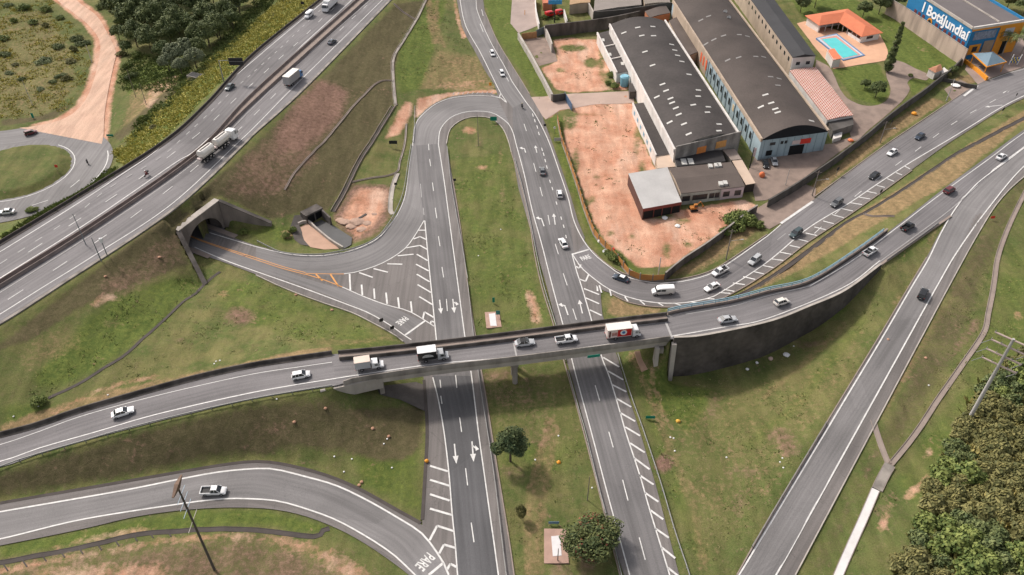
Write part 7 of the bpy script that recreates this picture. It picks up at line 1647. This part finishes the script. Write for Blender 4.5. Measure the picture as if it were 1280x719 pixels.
# wood beyond the motorway
wood = [(150, 18, 'darkA', 1.1), (166, 30, 'darkB', 1.0), (182, 16, 'darkA', 1.15), (196, 34, 'darkB', 1.1), (172, 50, 'darkA', .95), (190, 58, 'darkB', .9), (210, 22, 'darkA', 1.2), (226, 10, 'darkB', 1.1), (215, 48, 'darkA', 1.0), (205, 64, 'midA', .7), (160, 4, 'darkB', 1.1), (140, -4, 'midA', 1.0), (185, -2, 'darkA', 1.1), (210, -4, 'darkB', 1.1),
        (240, 36, 'midA', .9), (248, 14, 'darkB', 1.1), (262, 28, 'darkA', 1.0), (240, -6, 'darkA', 1.1), (270, 6, 'darkB', 1.1), (285, 22, 'darkA', .9), (276, 40, 'darkA', .85), (292, 28, 'midA', .8), (262, 50, 'darkB', .85), (250, 62, 'darkA', .65), (300, 8, 'darkB', .95), (318, -4, 'darkA', .95), (150, 42, 'midA', .65), (252, 50, 'darkA', .9), (128, -6, 'midA', .8), (326, -16, 'darkB', .8), (160, 58, 'midA', .5), (225, 34, 'darkB', .95), (272, 38, 'darkA', .9)]
for x, y, k, s in wood:
    plant(k, G(x, y + 9), s, 'broad dark green tree in the dense wood on the far side of the motorway' if 'dark' in k else 'slightly lighter green tree in the dense wood on the far side of the motorway', group='trees of the wood beyond the motorway')
for x, y, s in ((222, 72, .95), (236, 64, .9), (246, 76, .85), (212, 80, .75), (276, 20, .8), (292, 10, .8), (262, 44, .7), (300, -2, .8), (228, 84, .7)):
    plant('paleA', G(x, y + 10), s, 'pale silvery green plumed tree among the darker wood', group='pale plumed trees')
for x, y, s, k in ((42, 30, .9, 'bushA'), (18, 28, .9, 'bushA'), (58, 34, 1.0, 'bushO'), (104, 56, 1.2, 'bushB'), (96, 50, 1.2, 'bushB'), (72, 60, .9, 'bushB'), (54, 78, 1.2, 'bushB'), (20, 82, .9, 'bushO'), (66, 104, .8, 'bushB'), (76, 96, .7, 'bushB'), (12, 92, .8, 'bushB'), (4, 50, 1.3, 'bushA'), (165, 98, 1.2, 'bushB'), (172, 72, 1.2, 'bushA'), (152, 70, 1.1, 'bushO'), (160, 84, 1.1, 'bushA'), (88, 78, 1.1, 'bushO'), (84, 100, 1.1, 'bushO'), (92, 64, 1.2, 'bushO'), (30, 12, 1.3, 'bushA'), (58, 14, 1.2, 'bushA'), (76, 24, 1.1, 'bushA'), (180, 152, 1.0, 'bushA'), (192, 160, .8, 'bushO'), (50, 112, .6, 'bushB'), (6, 70, .8, 'bushB'), (240, 100, .8, 'bushO'), (215, 118, .7, 'bushO'), (40, 264, .7, 'bushA'), (126, 10, 1.2, 'bushA'), (140, 14, 1.2, 'bushO'), (150, 30, 1.2, 'bushA'), (10, 8, 1.2, 'bushB'), (28, 100, .6, 'bushB')):
    b_ = plant(k, G(x, y), s * .9, {'bushA': 'rounded green bush in the overgrown field by the dirt road', 'bushB': 'dark round bush in the overgrown field by the dirt road', 'bushO': 'dry olive bush in the overgrown field by the dirt road'}[k], 'bush', 'bushes around the dirt road'); b_.scale = (s * RNG.uniform(.7, 1.4), s * RNG.uniform(.6, 1.1), s * RNG.uniform(.45, .9))
plant('med', P(638, 578, -.6), 1.0, 'tall dark tree standing on the median left of the orange ball', rz=1.)
t_ = plant('med2', P(737, 686, -.6), 1.0, 'broad tree with red tinted tufts leaning over the right carriageway', rz=.3); 
t_.scale = (1.3, 1.12, 1.)
me_, cs_ = crown_mesh('red_foliage', 21, 6., 4.6, 12, 40, .4, LM['red'], 'broad'); mkobj('red_foliage', me_, t_)
sp = plant('oliveA', P(651, 650, -.6), .32, 'thin young sapling with a wispy top on the median', sz=.55)
plant('cyp', P(1109, 90, 2.3), 1., 'very tall slender cypress between the pool terrace and the lawn')
plant('midA', P(1094, 122, 2.1), .62, 'round broadleaf tree on the grass below the pool terrace', rz=2.)
plant('midA', P(1080, 112, 2.1), .4, 'smaller tree tucked beside the round tree below the pool terrace', rz=1.)
for x, y, s, k, l in ((1000, 8, .7, 'darkA', 'dark tree on the lawn, left of two behind the pool house'), (1018, 2, .8, 'darkB', 'dark tree on the lawn, right of two behind the pool house'), (1078, 14, .7, 'midA', 'yellow-green tree behind the apex of the orange roof'), (1098, 10, .8, 'darkA', 'dark tree at the top right corner of the lawn'), (1120, 2, .6, 'darkB', 'dark tree beside the left end of the tan retaining wall'), (1258, 4, .9, 'oliveA', 'olive tree behind the parapet of the blue building'), (1278, 12, .9, 'midA', 'green tree at the right edge behind the blue building'), (1190, 86, .35, 'midA', 'small tree behind the gatehouse'), (1184, 90, .3, 'oliveA', 'shrubby little tree right of the gatehouse')):
    plant(k, G(x, y + 8), s, l)
for i, (x, y, s) in enumerate(((916, 276, 1.5), (926, 272, 1.3), (936, 277, 1.2), (921, 284, 1.2), (906, 289, .9), (948, 280, .8))):
    plant('bushA', G(x, y + 4), s, 'bright green bush in the row against the outside of the grey lot wall', 'bush', 'bushes against the lot wall')
for x, y, s in ((765, 322, 1.0), (770, 326, 1.1), (776, 330, .8), (760, 318, .7)): plant('bushA', P(x, y, 0), s * .8, 'bright green bush between the orange fence and the road', 'bush', 'bushes by the orange fence')
for x, y, s in ((764, 96, .8), (768, 110, .8), (760, 106, .6), (684, 20, .7), (680, 24, .7), (695, 24, .6), (1138, 96, .45)): plant('bushA', G(x, y), s, 'green weedy bush growing inside the upper yards' if x < 900 else 'small clipped bush beside the garden path', 'bush', 'bushes of the upper yards' if x < 900 else None)
for x, y in ((305, 292), (366, 290), (358, 296)): plant('bushA', G(x, y), .6, 'small green bush between the tunnel portal and the drainage basin', 'bush', 'bushes by the drainage basin')
plant('bushA', G(50, 506), .8, 'small green bush at the lower end of the earth ditch', 'bush')
# palms
def palm(p, h, label, seed, group):
    g = np.random.default_rng(seed); r = empty('palm_tree', p, g.random() * 6, label, 'palm tree', group)
    mb = MB(); mb.cyl((0, 0, -.4), (.15, 0, h * .5), .2, .16, 8); mb.cyl((.15, 0, h * .5), (.1, .1, h), .16, .13, 8); mb.build('trunk', M('palm_trunk', (.32, .28, .24), .9, .2, 1, 6), r, smooth=True)
    c = []; d = []; u = []; 
    for k in range(16):
        a = k * 2.4; el = g.uniform(-.1, 1.0); q = Vector((.1, .1, h)); dr = Vector((math.cos(a), math.sin(a), el)).normalized()
        for s in range(14):
            q = q + dr * .26; dr = (dr + Vector((0, 0, -.11))).normalized(); sd_ = dr.cross(Vector((0, 0, 1))).normalized()
            for e in (-1, 1):
                ax = (sd_ * e + dr * .5 + Vector((0, 0, -.3))).normalized(); c.append(q + ax * .42); d.append(ax); u.append(dr)
    n = len(c); me = quads('fronds', np.array(c), np.array(d), np.array(u), np.full(n, .9), np.full(n, .16), LM['dark']); mkobj('fronds', me, r)
palm(P(1252, 70, 3.0), 8.5, 'left palm tree in front of the orange part of the shop building', 1, 'palms of the forecourt'); palm(P(1262, 74, 3.0), 9., 'middle palm tree in front of the orange part of the shop building', 2, 'palms of the forecourt'); palm(P(1276, 68, 3.0), 8., 'right palm tree in front of the orange part of the shop building', 3, 'palms of the forecourt')
# blades of tall grass as ground cover
def tufts(name, polys, dens, hh, m, label, blades=9, wd=.16, spread=.6, seed=1, lean=.5, nz=0.):
    g = np.random.default_rng(seed); pts = []
    for poly in polys:
        q = GW(poly); xs = [p.x for p in q]; ys = [p.y for p in q]; n = int((max(xs) - min(xs)) * (max(ys) - min(ys)) * dens)
        X = g.uniform(min(xs), max(xs), n); Y = g.uniform(min(ys), max(ys), n); k = inpoly([(p.x, p.y) for p in q], X, Y); X, Y = X[k], Y[k]
        if nz:
            nn_ = np.array([math.sin(x * .31 + 2 * math.sin(y * .17)) + math.sin(y * .37 + 1.7 * math.sin(x * .23)) + .8 * math.sin((x + y) * .8) for x, y in zip(X, Y)]); k = nn_ + g.standard_normal(len(X)) * .7 > nz; X, Y = X[k], Y[k]
        pts += [(x, y, TH(x, y)) for x, y in zip(X, Y)]
    if not pts: return
    b = np.array(pts); n = len(b); sc = g.uniform(.55, 1.25, n); b = np.repeat(b, blades, 0); sc = np.repeat(sc, blades); N_ = len(b)
    a = g.uniform(0, 6.28, N_); le = g.uniform(.1, 1, N_) * lean; d = unit(np.stack([np.cos(a) * le, np.sin(a) * le, np.ones(N_)], -1)); ln = hh * sc * g.uniform(.6, 1.2, N_)
    base = b + np.stack([np.cos(a), np.sin(a), np.zeros(N_)], -1) * (g.random(N_) * spread * sc)[:, None] - np.array([0, 0, .08])
    c = base + d * ln[:, None] / 2; u = unit(np.cross(d, unit(g.standard_normal((N_, 3))))); me = quads(name, c, d, u, ln, wd * g.uniform(.7, 1.3, N_) * (1 + sc * .4), m); o = mkobj(name, me); tag(o, label, 'grass', kind='stuff'); return o
HILL = [(1218, 500), (1240, 470), (1300, 440), (1420, 470), (1420, 800), (1090, 800), (1120, 719), (1150, 660), (1165, 610), (1195, 560), (1205, 530)]
tufts('tall_grass', [HILL], .9, 1.7, LM['grass'], 'dense tall olive grass covering the lower right hillside', 12, .3, 1.3, 1, 1.6)
tree_proto('shrA', 'hillside_shrub', 31, 3.4, 2.6, 30, 60, .75, LM['olive'], 'bush', .08, 5); tree_proto('shrB', 'hillside_shrub', 32, 3.0, 2.4, 28, 60, .58, LM['dark'], 'bush', .08, 5); tree_proto('shrC', 'hillside_shrub', 33, 3.8, 2.9, 34, 60, .66, LM['weed'], 'bush', .08, 5)
q_ = GW(HILL); gH = np.random.default_rng(12); xs_, ys_ = [p.x for p in q_], [p.y for p in q_]; put = []
for _ in range(9000):
    x, y = gH.uniform(min(xs_), max(xs_)), gH.uniform(min(ys_), max(ys_))
    if len(put) > 250 or not inpoly([(p.x, p.y) for p in q_], np.array([x]), np.array([y]))[0] or any((x - a) ** 2 + (y - b) ** 2 < 2.6 ** 2 for a, b in put): continue
    u_, v_ = proj(x, y, TH(x, y))
    if u_ > 1345 or v_ > 780: continue
    put.append((x, y)); n_ = math.sin(x * .21) + math.sin(y * .27 + x * .1); k = 'shrA' if n_ > -.3 else ('shrB' if gH.random() < .5 else 'shrC')
    plant(k, (x, y, TH(x, y) - .3), gH.uniform(.65, 1.15), {'shrA': 'olive yellow shrub in the thicket on the lower right hillside', 'shrB': 'dark green shrub in the thicket on the lower right hillside', 'shrC': 'fresh green shrub in the thicket on the lower right hillside'}[k], 'shrub', 'shrubs of the lower right thicket', rz=gH.uniform(0, 6))
VERGE = [(142, 190), (186, 152), (236, 100), (280, 62), (330, 18), (366, -14), (424, -14), (400, -1), (319, 64), (262, 117), (206, 172), (160, 206)]
tufts('verge_grass', [VERGE], 1.6, .7, leafmat('verge_blades', (.27, .27, .06), (.52, .46, .13)), 'yellow green long grass on the far verge of the motorway', 9, .26, 1.0, 4, 3.)
tufts('verge_grass', [[(170, 172), (215, 130), (255, 92), (310, 42), (350, -10), (330, -12), (285, 40), (245, 88), (200, 130), (165, 160)]], 1.0, .9, LM['weed'], 'green undergrowth below the far verge of the motorway', 10, .28, 1.1, 5, 3.)
tufts('field_grass', [[(-40, 10), (60, -5), (100, 40), (115, 70), (104, 112), (80, 140), (0, 150), (-60, 140)]], .55, .6, LM['yellow'], 'patchy yellow green grass in the field left of the dirt road', 9, .22, 1.2, 6, 2.0, nz=-.4)
tufts('field_grass', [[(150, 92), (170, 66), (230, 72), (250, 96), (215, 116), (175, 112), (150, 112)]], 1.5, .6, LM['weed'], 'bright green low growth below the wood', 9, .24, 1., 7, 2.)
tufts('field_grass', [[(0, 300), (100, 240), (135, 213), (146, 208), (140, 222), (100, 246), (0, 302)]], 1.6, .8, LM['weed'], 'green weeds between the roundabout and the motorway', 9, .2, .7, 8, .8)
MEAD = [[(155, 370), (235, 345), (262, 350), (225, 395), (150, 445), (60, 500), (20, 480)], [(280, 345), (330, 352), (430, 395), (495, 430), (400, 440), (300, 440), (200, 468), (90, 500), (250, 380)], [(568, 230), (640, 200), (672, 360), (690, 405), (600, 412), (585, 350)], [(606, 480), (715, 465), (745, 600), (770, 719), (640, 719)], [(785, 450), (845, 480), (960, 455), (1060, 400), (1130, 360), (1020, 540), (925, 700), (860, 715), (820, 560)],
        [(1100, 545), (1195, 350), (1240, 300), (1235, 392), (1180, 490), (1110, 585)], [(1120, 580), (1240, 400), (1280, 300), (1280, 440), (1190, 560), (1060, 719), (1100, 620)], [(500, 40), (535, 5), (560, 0), (600, 90), (530, 112), (500, 100)]]
tufts('short_grass', MEAD, .8, .30, LM['weed'], 'clumpy short green grass on the embankments', 7, .15, .6, 9, 4., nz=.5)
tufts('short_grass', MEAD, .35, .32, M('straw_blades', (.30, .24, .13), .9, .3), 'straw coloured short grass on the embankments', 7, .14, .6, 10, 4., nz=.9)

tufts('lot_weeds', [LOT, [(692, 50), (745, 42), (768, 98), (788, 112), (715, 116), (695, 112), (676, 86), (697, 77)]], .35, .35, LM['weed'], 'scattered low weeds on the bare soil of the lot', 9, .22, .7, 21, 3., nz=1.5)
# ================================================================ poles, signs and small things
WOOD = M('pole_wood', (.20, .17, .15), .9, .2, 1, 5); CPOLE = M('pole_concrete', (.42, .40, .385), .85, .15, .6, 5); GREENS = M('sign_green', (.01, .22, .15), .5, .1); BLKS = M('sign_back', (.025, .025, .027), .7, .1); REDS = M('red_plastic', (.6, .05, .03), .5, .1); ORS = M('orange_plastic', (.75, .30, .03), .5, .1)
def top_of(bx, by, tx, ty, z):
    """base on the ground, height so that the top is seen at (tx, ty)"""
    b = P(bx, by, z); best = min(np.arange(.5, 40, .1), key=lambda h: (proj(b.x, b.y, z + h)[1] - ty) ** 2); return b, float(best)
def pole(bx, by, tx, ty, z, label, r=.13, m=WOOD, name='utility_pole', cat='pole', group=None, arms=()):
    z = z(bx, by) if callable(z) else z; b, h = top_of(bx, by, tx, ty, z); e = empty(name, b, 0, label, cat, group); mb = MB(); mb.cyl((0, 0, -.6), (0, 0, h), r * 1.25, r * .8, 10); mb.build('shaft', m, e, smooth=True); return e, h
def gz(px, py): return G(px, py).z
def tz(px, py): return gz(px, py)
# big power pylon pole on the right
p, h = pole(1210, 526, 1272, 424, tz, 'tall concrete power pole with four crossarms on the eastern slope', .34, CPOLE, 'power_pole')
for k, f_ in enumerate((.70, .80, .905, 1.0)):
    z_ = h * f_ - (.3 if k == 3 else 0); mb = MB(); a = Vector((-2.4, 2.2, z_)); b = Vector((2.4, -2.2, z_)); mb.cyl(a, b, .21, n=6); ar = mb.build('crossarm', M('arm_pink', (.42, .33, .29), .8, .1), p)
    for t in (-1, -.45, .45, 1) if k != 3 else (-1, 1):
        q = Vector((2.4 * t, -2.2 * t, z_)); mb = MB(); mb.cyl(q, q + Vector((0, 0, .55)), .11, .06, 8); i_ = mb.build('insulator', STEEL, ar)
    if k < 3:
        for t in (-1, 1):
            q = Vector((2.4 * t, -2.2 * t, z_)); mb = MB(); mb.cyl(q, q + Vector((-2.2, -.6, -.4)), .06, n=6); mb.build('strut', STEEL, ar)
# lower left pole
p, h = pole(268, 712, 224, 606, tz, 'dark leaning-looking power pole with rusty top arm beside the pink bank', .2, M('dark_pole', (.10, .085, .075), .9, .2, 1, 5), 'power_pole')
mb = MB(); mb.loft([[Vector(q) for q in ((-.15, -2.2, h - .5), (.15, -2.2, h - .5), (.15, -2.2, h - .35), (-.15, -2.2, h - .35))], [Vector(q) for q in ((-.35, 0, h - .9), (.35, 0, h - .9), (.35, 0, h + .1), (-.35, 0, h + .1))], [Vector(q) for q in ((-.15, 2.2, h - .5), (.15, 2.2, h - .5), (.15, 2.2, h - .35), (-.15, 2.2, h - .35))]]); mb.build('crossarm', M('rust', (.17, .115, .085), .9, .3, 1, 5), p)
for k, f_ in enumerate((.60, .74, .82, .89)):
    mb = MB(); w_ = 2.3 if k == 0 else 1.9; mb.cyl((.0, -w_, h * f_), (.0, w_, h * f_), .06, n=6); mb.build('crossarm', M('paleblue_arm', (.36, .44, .50), .6, .1) if k else CONCL, p)
for bx, by, tx, ty, l in ((126, 325, 113, 297, 'grey lamp post without arm at the near edge of the motorway, left of two'), (133.5, 318, 124, 297, 'post with a white lamp head at the near edge of the motorway, right of two')):
    p, h = pole(bx, by, tx, ty, lambda a, b: 10.9, l, .11, M('grey_pole', (.17, .19, .20), .6, .1), 'lamp_post', 'lamp post')
    if bx > 130: mb = MB(); mb.box(-.35, .35, -.3, .3, h * .72, h * .95); mb.build('lamp_head', PC['white'], p, bevel=.05)
p, h = pole(107, 305, 99, 267, lambda a, b: 10.8, 'thin grey lamp post rising from the motorway median', .1, M('grey_pole', (.17, .19, .20), .6, .1), 'lamp_post', 'lamp post')
# overhead sign arm by the motorway
p, h = pole(279.5, 101, 272.5, 76, lambda a, b: 9.6, 'cantilever sign frame holding a dark panel over the motorway edge', .17, STEEL, 'sign_gantry', 'sign')
mb = MB(); mb.cyl((0, 0, h), (4.6, .3, h), .1); mb.build('arm', STEEL, p)
mb = MB(); mb.box(3.2, 8.0, .1, .3, h - 1.7, h + .9); mb.build('panel', BLKS, p, bevel=.04); mb = MB(); mb.box(3.2, 8.0, .02, .1, h - .35, h - .25); mb.build('panel_joint', STEEL, p)
for bx, by, tx, ty, z, l in ((115, 78, 106, 57, tz, 'white concrete pole beside the dirt road'), (41, 132, 26, 101, tz, 'pale pole in the field below the dirt road bend'), (170, 122, 158, 87, tz, 'grey pole in the clearing, left of two by the wood'), (183, 131, 176, 104, tz, 'dark pole in the clearing, right of two by the wood'), (822, 349, 824.5, 322, z0, 'concrete pole at the corner where the orange fence meets the grey wall'),
        (1183, 126, 1193.5, 99, zC, 'white concrete pole by the garden gate driveway'), (734, 627, 737, 596, lambda a, b: -.6, 'thin dark pole on the median next to the right guard rail'), (697, 702, 697, 686, lambda a, b: -.4, 'short dark post on the lower brick plot'), (598, 183, 597, 144, lambda a, b: -.3, 'thin post at the top of the median inside the loop'), (982, 231, 990, 212, zI, 'thin post in the yard of the pale blue warehouse')):
    pole(bx, by, tx, ty, z, l, .14 if 'concrete' in l or 'white' in l else .09, CPOLE if ('white' in l or 'pale' in l or 'concrete' in l) else WOOD)
for bx, by, tx, ty, ax, ay, l in ((907.5, 324, 918, 287, 12, 1.5, 'street light with a long arm over the verge, near the bushes'), (1015, 245, 1022, 214, 14, 0, 'street light with a long arm beside the dark perimeter wall'), (1100, 178, 1104, 152, 12, 0, 'street light behind the dark perimeter wall halfway up the branch road')):
    p, h = pole(bx, by, tx, ty, zC, l, .14, WOOD, 'street_light', 'street light'); mb = MB(); hh = h * .62; mb.cyl((0, 0, hh), (2.9, 0, hh + .5), .05, n=6); mb.build('arm', STEEL, p); mb = MB(); mb.box(2.7, 3.5, -.12, .12, hh + .42, hh + .58); mb.build('lamp_head', CPOLE, p, bevel=.03); mb = MB(); mb.cyl((-.9, 0, h - .5), (.9, 0, h - .5), .06, n=6); mb.build('crossarm', WOOD, p)
p, h = pole(937, 210, 943.5, 184, zI, 'black pole with a banner in front of the arched warehouses', .14, BLKS, 'banner_pole', 'pole'); mb = MB(); mb.box(-.1, .9, -.04, .04, h - 3.2, h - .3); mb.build('banner', M('faded_banner', (.52, .42, .42), .7, .5, 1, 3), p)
# signs on posts
def sign(px, py, z, label, w_=1.2, h_=.8, m=BLKS, ph=1.6, rz=0., shape='rect', name='road_sign', tall=None, group=None, lx=0):
    z = z(px, py) if callable(z) else z
    b = P(px, py, z); e = empty(name, b, rz, label, 'sign', group); mb = MB()
    for s in ((-1, 1) if w_ > 1.6 else (0,)): mb.cyl((s * w_ * .35, 0, -.3), (s * w_ * .35, 0, ph + h_ * .5), .05, n=6)
    mb.build('post', STEEL, e)
    mb = MB()
    if shape == 'rect': mb.box(-w_ / 2, w_ / 2, -.09, -.05, ph, ph + h_)
    else:
        n = 4 if shape == 'diamond' else 16; mb.cyl((0, -.09, ph + w_ / 2), (0, -.05, ph + w_ / 2), w_ / 2, n=n)
        if shape == 'diamond':
            mb = MB(); q = w_ / 2; mb.loft([[Vector((a * q, y, ph + q + c * q)) for a, c in ((0, -1), (1, 0), (0, 1), (-1, 0))] for y in (-.09, -.05)])
    mb.build('panel', m, e); return e
sign(617, 153.5, -.2, 'green direction sign inside the top of the loop', 2.2, 1.5, GREENS, .8)
sign(812.5, 524, tz, 'green sign plate in the grass right of the striped strip', 2., .8, GREENS, .3)
mb = MB(); mb.box(-1.4, 1.4, -.06, .0, -.35, .4); o = mb.build('bridge_plate', GREENS); q = P(742, 443.5, 9.0); o.location = q + Vector((0, -.42, 0)); o.rotation_euler = (0, 0, math.atan2(BL[-3].y - BL[5].y, BL[-3].x - BL[5].x)); tag(o, 'small green name plate fixed to the bridge parapet', 'sign')
sign(492, 184, tz, 'black rectangular board on the grass left of the loop', 2.6, 1.2, BLKS, 1.2)
sign(477.5, 407.5, 0, 'black backed sign at the tunnel road edge, left of two near the stop line', 1., 1., BLKS, 1.5, .5); sign(491, 417, 0, 'black backed sign at the tunnel road edge, right of two near the stop line', 1., 1., BLKS, 1.5, .5)
sign(1045, 219, zC, 'dark backed round sign on the verge of the branch road by the street light', 1.3, 1, BLKS, 1.6, .6, 'round'); sign(1099, 246, zC, 'dark backed round sign between the branch road and the dark drain', 1.2, 1, BLKS, 1.4, .6, 'round'); sign(1251, 144, zC, 'dark backed round sign on the grass below the worn road arrows', 1.3, 1, BLKS, 1.6, .6, 'round'); sign(1268, 125, zC, 'dark backed sign at the right end of the branch road verge', 1., 1, BLKS, 1.6, .6, 'round')
sign(1113, 158, zC, 'dark backed round sign by the perimeter wall nearest the white car', 1.1, 1, BLKS, 1.4, .6, 'round')
sign(1239, 276, 4.6, 'small red and white sign at the right edge of the merging road', 1.1, .8, REDS, .8)
sign(379, 10, 8.5, 'dark sign on an orange post at the far verge of the motorway', 1.4, 1.1, BLKS, 1.5); sign(613, 108, .2, 'small orange sign at the tip where the top road meets the loop', .9, 1.2, ORS, .3)
sign(42, 148, tz, 'small green sign on the slope above the roundabout road', .8, 1.8, GREENS, .2); sign(138, 171, tz, 'small green board beside the roundabout exit', 2.2, .7, GREENS, .2); sign(72, 212, 1.2, 'small white and red sign on the roundabout island', .9, .9, REDS, .8)
sign(617, 380, -.5, 'dark green narrow sign above the brick plot on the median', .6, 1.6, GREENS, .6); sign(622.5, 398, -.4, 'green and black box on a post beside the upper white panel', 1.0, 1.3, M('teal_box', (.05, .22, .20), .6, .1), 1.3)
sign(692, 657, -.5, 'blue and white plate above the lower brick plot', 2., .7, M('blue_plate', (.12, .22, .34), .5, .3, 2, 5), .7)
sign(697.5, 177, 0, 'white board lying against the orange fence', 2.6, 1.2, PC['silver'], .2); sign(693, 166, 0, 'small white round sign by the orange fence', .8, .6, PC['white'], 1.5, 0, 'round')
sign(681, 162, 0, 'dark road sign at the yard entrance verge', .8, .8, BLKS, 1.3); sign(568.5, 229, -.3, 'black box sign on the left edge of the median', .9, .8, BLKS, .8); sign(495, 234, tz, 'black box sign on the grass inside the loop bend', .9, .8, BLKS, .8)
sign(656, 19, .2, 'orange rusty post by the upper yard verge', .25, 2.0, ORS, .2)
bb2, h = pole(693, 28, 694, 4, .4, 'blue roofed billboard panel on a dark post above the red vans', .2, BLKS, 'billboard', 'billboard'); mb = MB(); mb.box(-2.8, 2.8, -.15, .15, h - .4, h + 1.3); mb.build('panel', M('billboard_blue', (.05, .28, .55), .5, .15, .6), bb2)
# small loose things
def lump(px, py, z, r, m, name, label, cat, n=1, sq=.6, group=None):
    z = gz(px, py) if z is None else z; b = P(px, py, z); g = np.random.default_rng(int(px * 7 + py)); mb = MB(); rr = []
    for a in np.linspace(-1.2, 1.4, 6): rr.append([Vector((b.x + r * math.cos(a) * math.cos(t) * g.uniform(.8, 1.15), b.y + r * math.cos(a) * math.sin(t) * g.uniform(.8, 1.15), b.z + r * sq * .6 + r * sq * math.sin(a))) for t in np.linspace(0, 2 * math.pi, 10)[:-1]])
    mb.loft(rr); o = mb.build(name, m, smooth=True); return tag(o, label, cat, group)
lump(698.5, 579.5, -.5, .5, ORS, 'orange_ball', 'bright orange ball on the median between the two trees', 'ball', sq=1)
lump(533.5, 577, .1, .42, ORS, 'orange_marker', 'orange round marker at the left edge of the lower left gore', 'marker', sq=.9)
lump(847.5, 527, None, .5, M('yellow_object', (.70, .38, .06), .7, .1), 'yellow_bag', 'yellow bag lying in the eastern field by the path', 'bag')
lump(1142.5, 143, None, .9, ORS, 'orange_bag', 'orange bag on the dry verge below the perimeter wall', 'bag')
WHT = M('white_litter', (.75, .74, .72), .8, .1)
lump(983, 444, None, .8, WHT, 'white_sheet', 'white triangular sheet on the grass at the foot of the dark wall', 'sheet', sq=.3); lump(963, 449, None, .6, M('pink_stone', (.5, .36, .30), .9, .2), 'stone', 'pinkish block at the foot of the dark wall', 'block'); lump(934, 462, None, .4, WHT, 'stone', 'pale stone, right of two by the bend of the dark wall', 'stone'); lump(946, 454, None, .4, WHT, 'stone', 'pale stone nearest the pinkish block by the dark wall', 'stone')
for x, y in ((842, 548), (838, 547), (843.5, 564), (975, 578), (979, 585), (978, 573), (270, 452), (268, 455), (275, 451), (52, 505), (56, 502), (48, 508), (17, 521), (135, 494), (430, 590), (418, 571), (740, 610), (669, 575), (626, 287), (908, 572), (1161, 482), (992, 433), (598, 320), (440, 574), (490, 585), (484, 549), (346, 499), (480, 555), (698, 545)):
    lump(x, y, None, .2, WHT, 'litter', 'small white scrap of litter lying in the grass', 'litter', group='litter in the grass')
for x, y in ((368, 528), (407, 511), (466, 536), (486, 546), (305, 320), (200, 322), (132, 346), (199, 322), (415, 388), (370, 369), (449, 607), (1157, 448), (452, 603), (1110, 425)):
    lump(x, y, None, .38, M('soil_clod', (.42, .24, .16), .95, .2), 'soil_mound', 'small bare soil mound in the grass', 'mound', group='soil mounds in the grass')
lump(831, 273, None, .9, WHT, 'white_sheet', 'white sheet on the soil in front of the open shed', 'sheet', sq=.35); lump(847, 283, None, .8, WHT, 'white_slab', 'white slab in a patch of weeds on the bare lot', 'slab', sq=.4)
lump(765.5, 313, 0, .8, REDS, 'red_sack', 'red object on the verge beside the orange fence', 'sack'); lump(758, 315, 0, 1.1, PC['silver'], 'grey_board', 'grey board lying on the verge beside the orange fence', 'board', sq=.25); lump(749.5, 303, 0, .6, PC['cream'], 'white_marker', 'white marker stone on the verge beside the orange fence', 'marker', sq=1.2); lump(787, 342, 0, 1.0, M('grey_box', (.5, .5, .52), .7, .1), 'grey_box', 'pale grey box at the kerb of the branch road bend', 'box', sq=.6)
lump(952, 221, 1.3, .9, M('orange_cloth', (.75, .20, .08), .7, .1), 'orange_board', 'orange board standing in the yard by the black pole', 'board', sq=1.2); lump(1063, 176, 2.0, .9, M('orange_cloth', (.75, .20, .08), .7, .1), 'orange_tarp', 'orange tarpaulin at the foot of the small white hut', 'tarpaulin', sq=.4)
for x, y, l in ((906, 15, 'white satellite dish, upper of two on the arched roof'), (910.5, 22.5, 'white satellite dish, lower of two on the arched roof')):
    q = P(x, y, 11.6); e = empty('satellite_dish', q, 0, l, 'satellite dish'); mb = MB(); mb.cyl((0, 0, -.8), (0, 0, .3), .06); mb.build('mast', STEEL, e); mb = MB(); rr = [[Vector((a * math.cos(t), -.3 - b, .4 + a * math.sin(t))) for t in np.linspace(0, 6.28, 15)[:-1]] for a, b in ((.15, 0), (.5, .08), (.8, .22))]; mb.loft(rr, cap=False); mb.build('dish', WHT, e)
# playground thing by the forecourt
e = empty('flag_stand', P(1266, 81, 3), 0, 'blue and yellow checked display stand with white posts on the forecourt', 'display stand')
for x in (-1.5, 1.5): mb = MB(); mb.cyl((x, 0, 0), (x + .4, 0, 4), .16); mb.build('post', WHT, e)
for i in range(5):
    for k in range(3): mb = MB(); mb.box(-1.3 + i * .55, -.8 + i * .55, -.1, .1, .8 + k * .7, 1.4 + k * .7); mb.build('panel', (M('disp_blue', (.04, .12, .38), .6, .1), M('disp_yellow', (.65, .50, .08), .6, .1))[(i + k) % 2], e)
sign(1281, 82, 3., 'white sail banner at the right edge of the forecourt', .8, 3.2, WHT, .3)
q = P(1194, 107.5, 2.9); lump(1194, 107.5, 2.9, 1.6, WHT, 'white_sign_board', 'white rounded board lying by the driveway under the white pole', 'board', sq=.2)
# outflow box by the wood
e = empty('drain_box', G(244, 96), -.4, 'dark concrete drainage box below the motorway verge', 'drain'); mb = MB(); mb.box(-2.4, 2.4, -1.6, 1.6, -.4, .7); mb.build('box', CONC, e); mb = MB(); mb.box(-2.1, 2.1, -1.3, 1.3, .5, .75); mb.build('dark_grille', BLKS, e); mb = MB(); mb.box(2.0, 3.4, 1.4, 6.5, -.3, .5); mb.build('chute', CONCL, e)
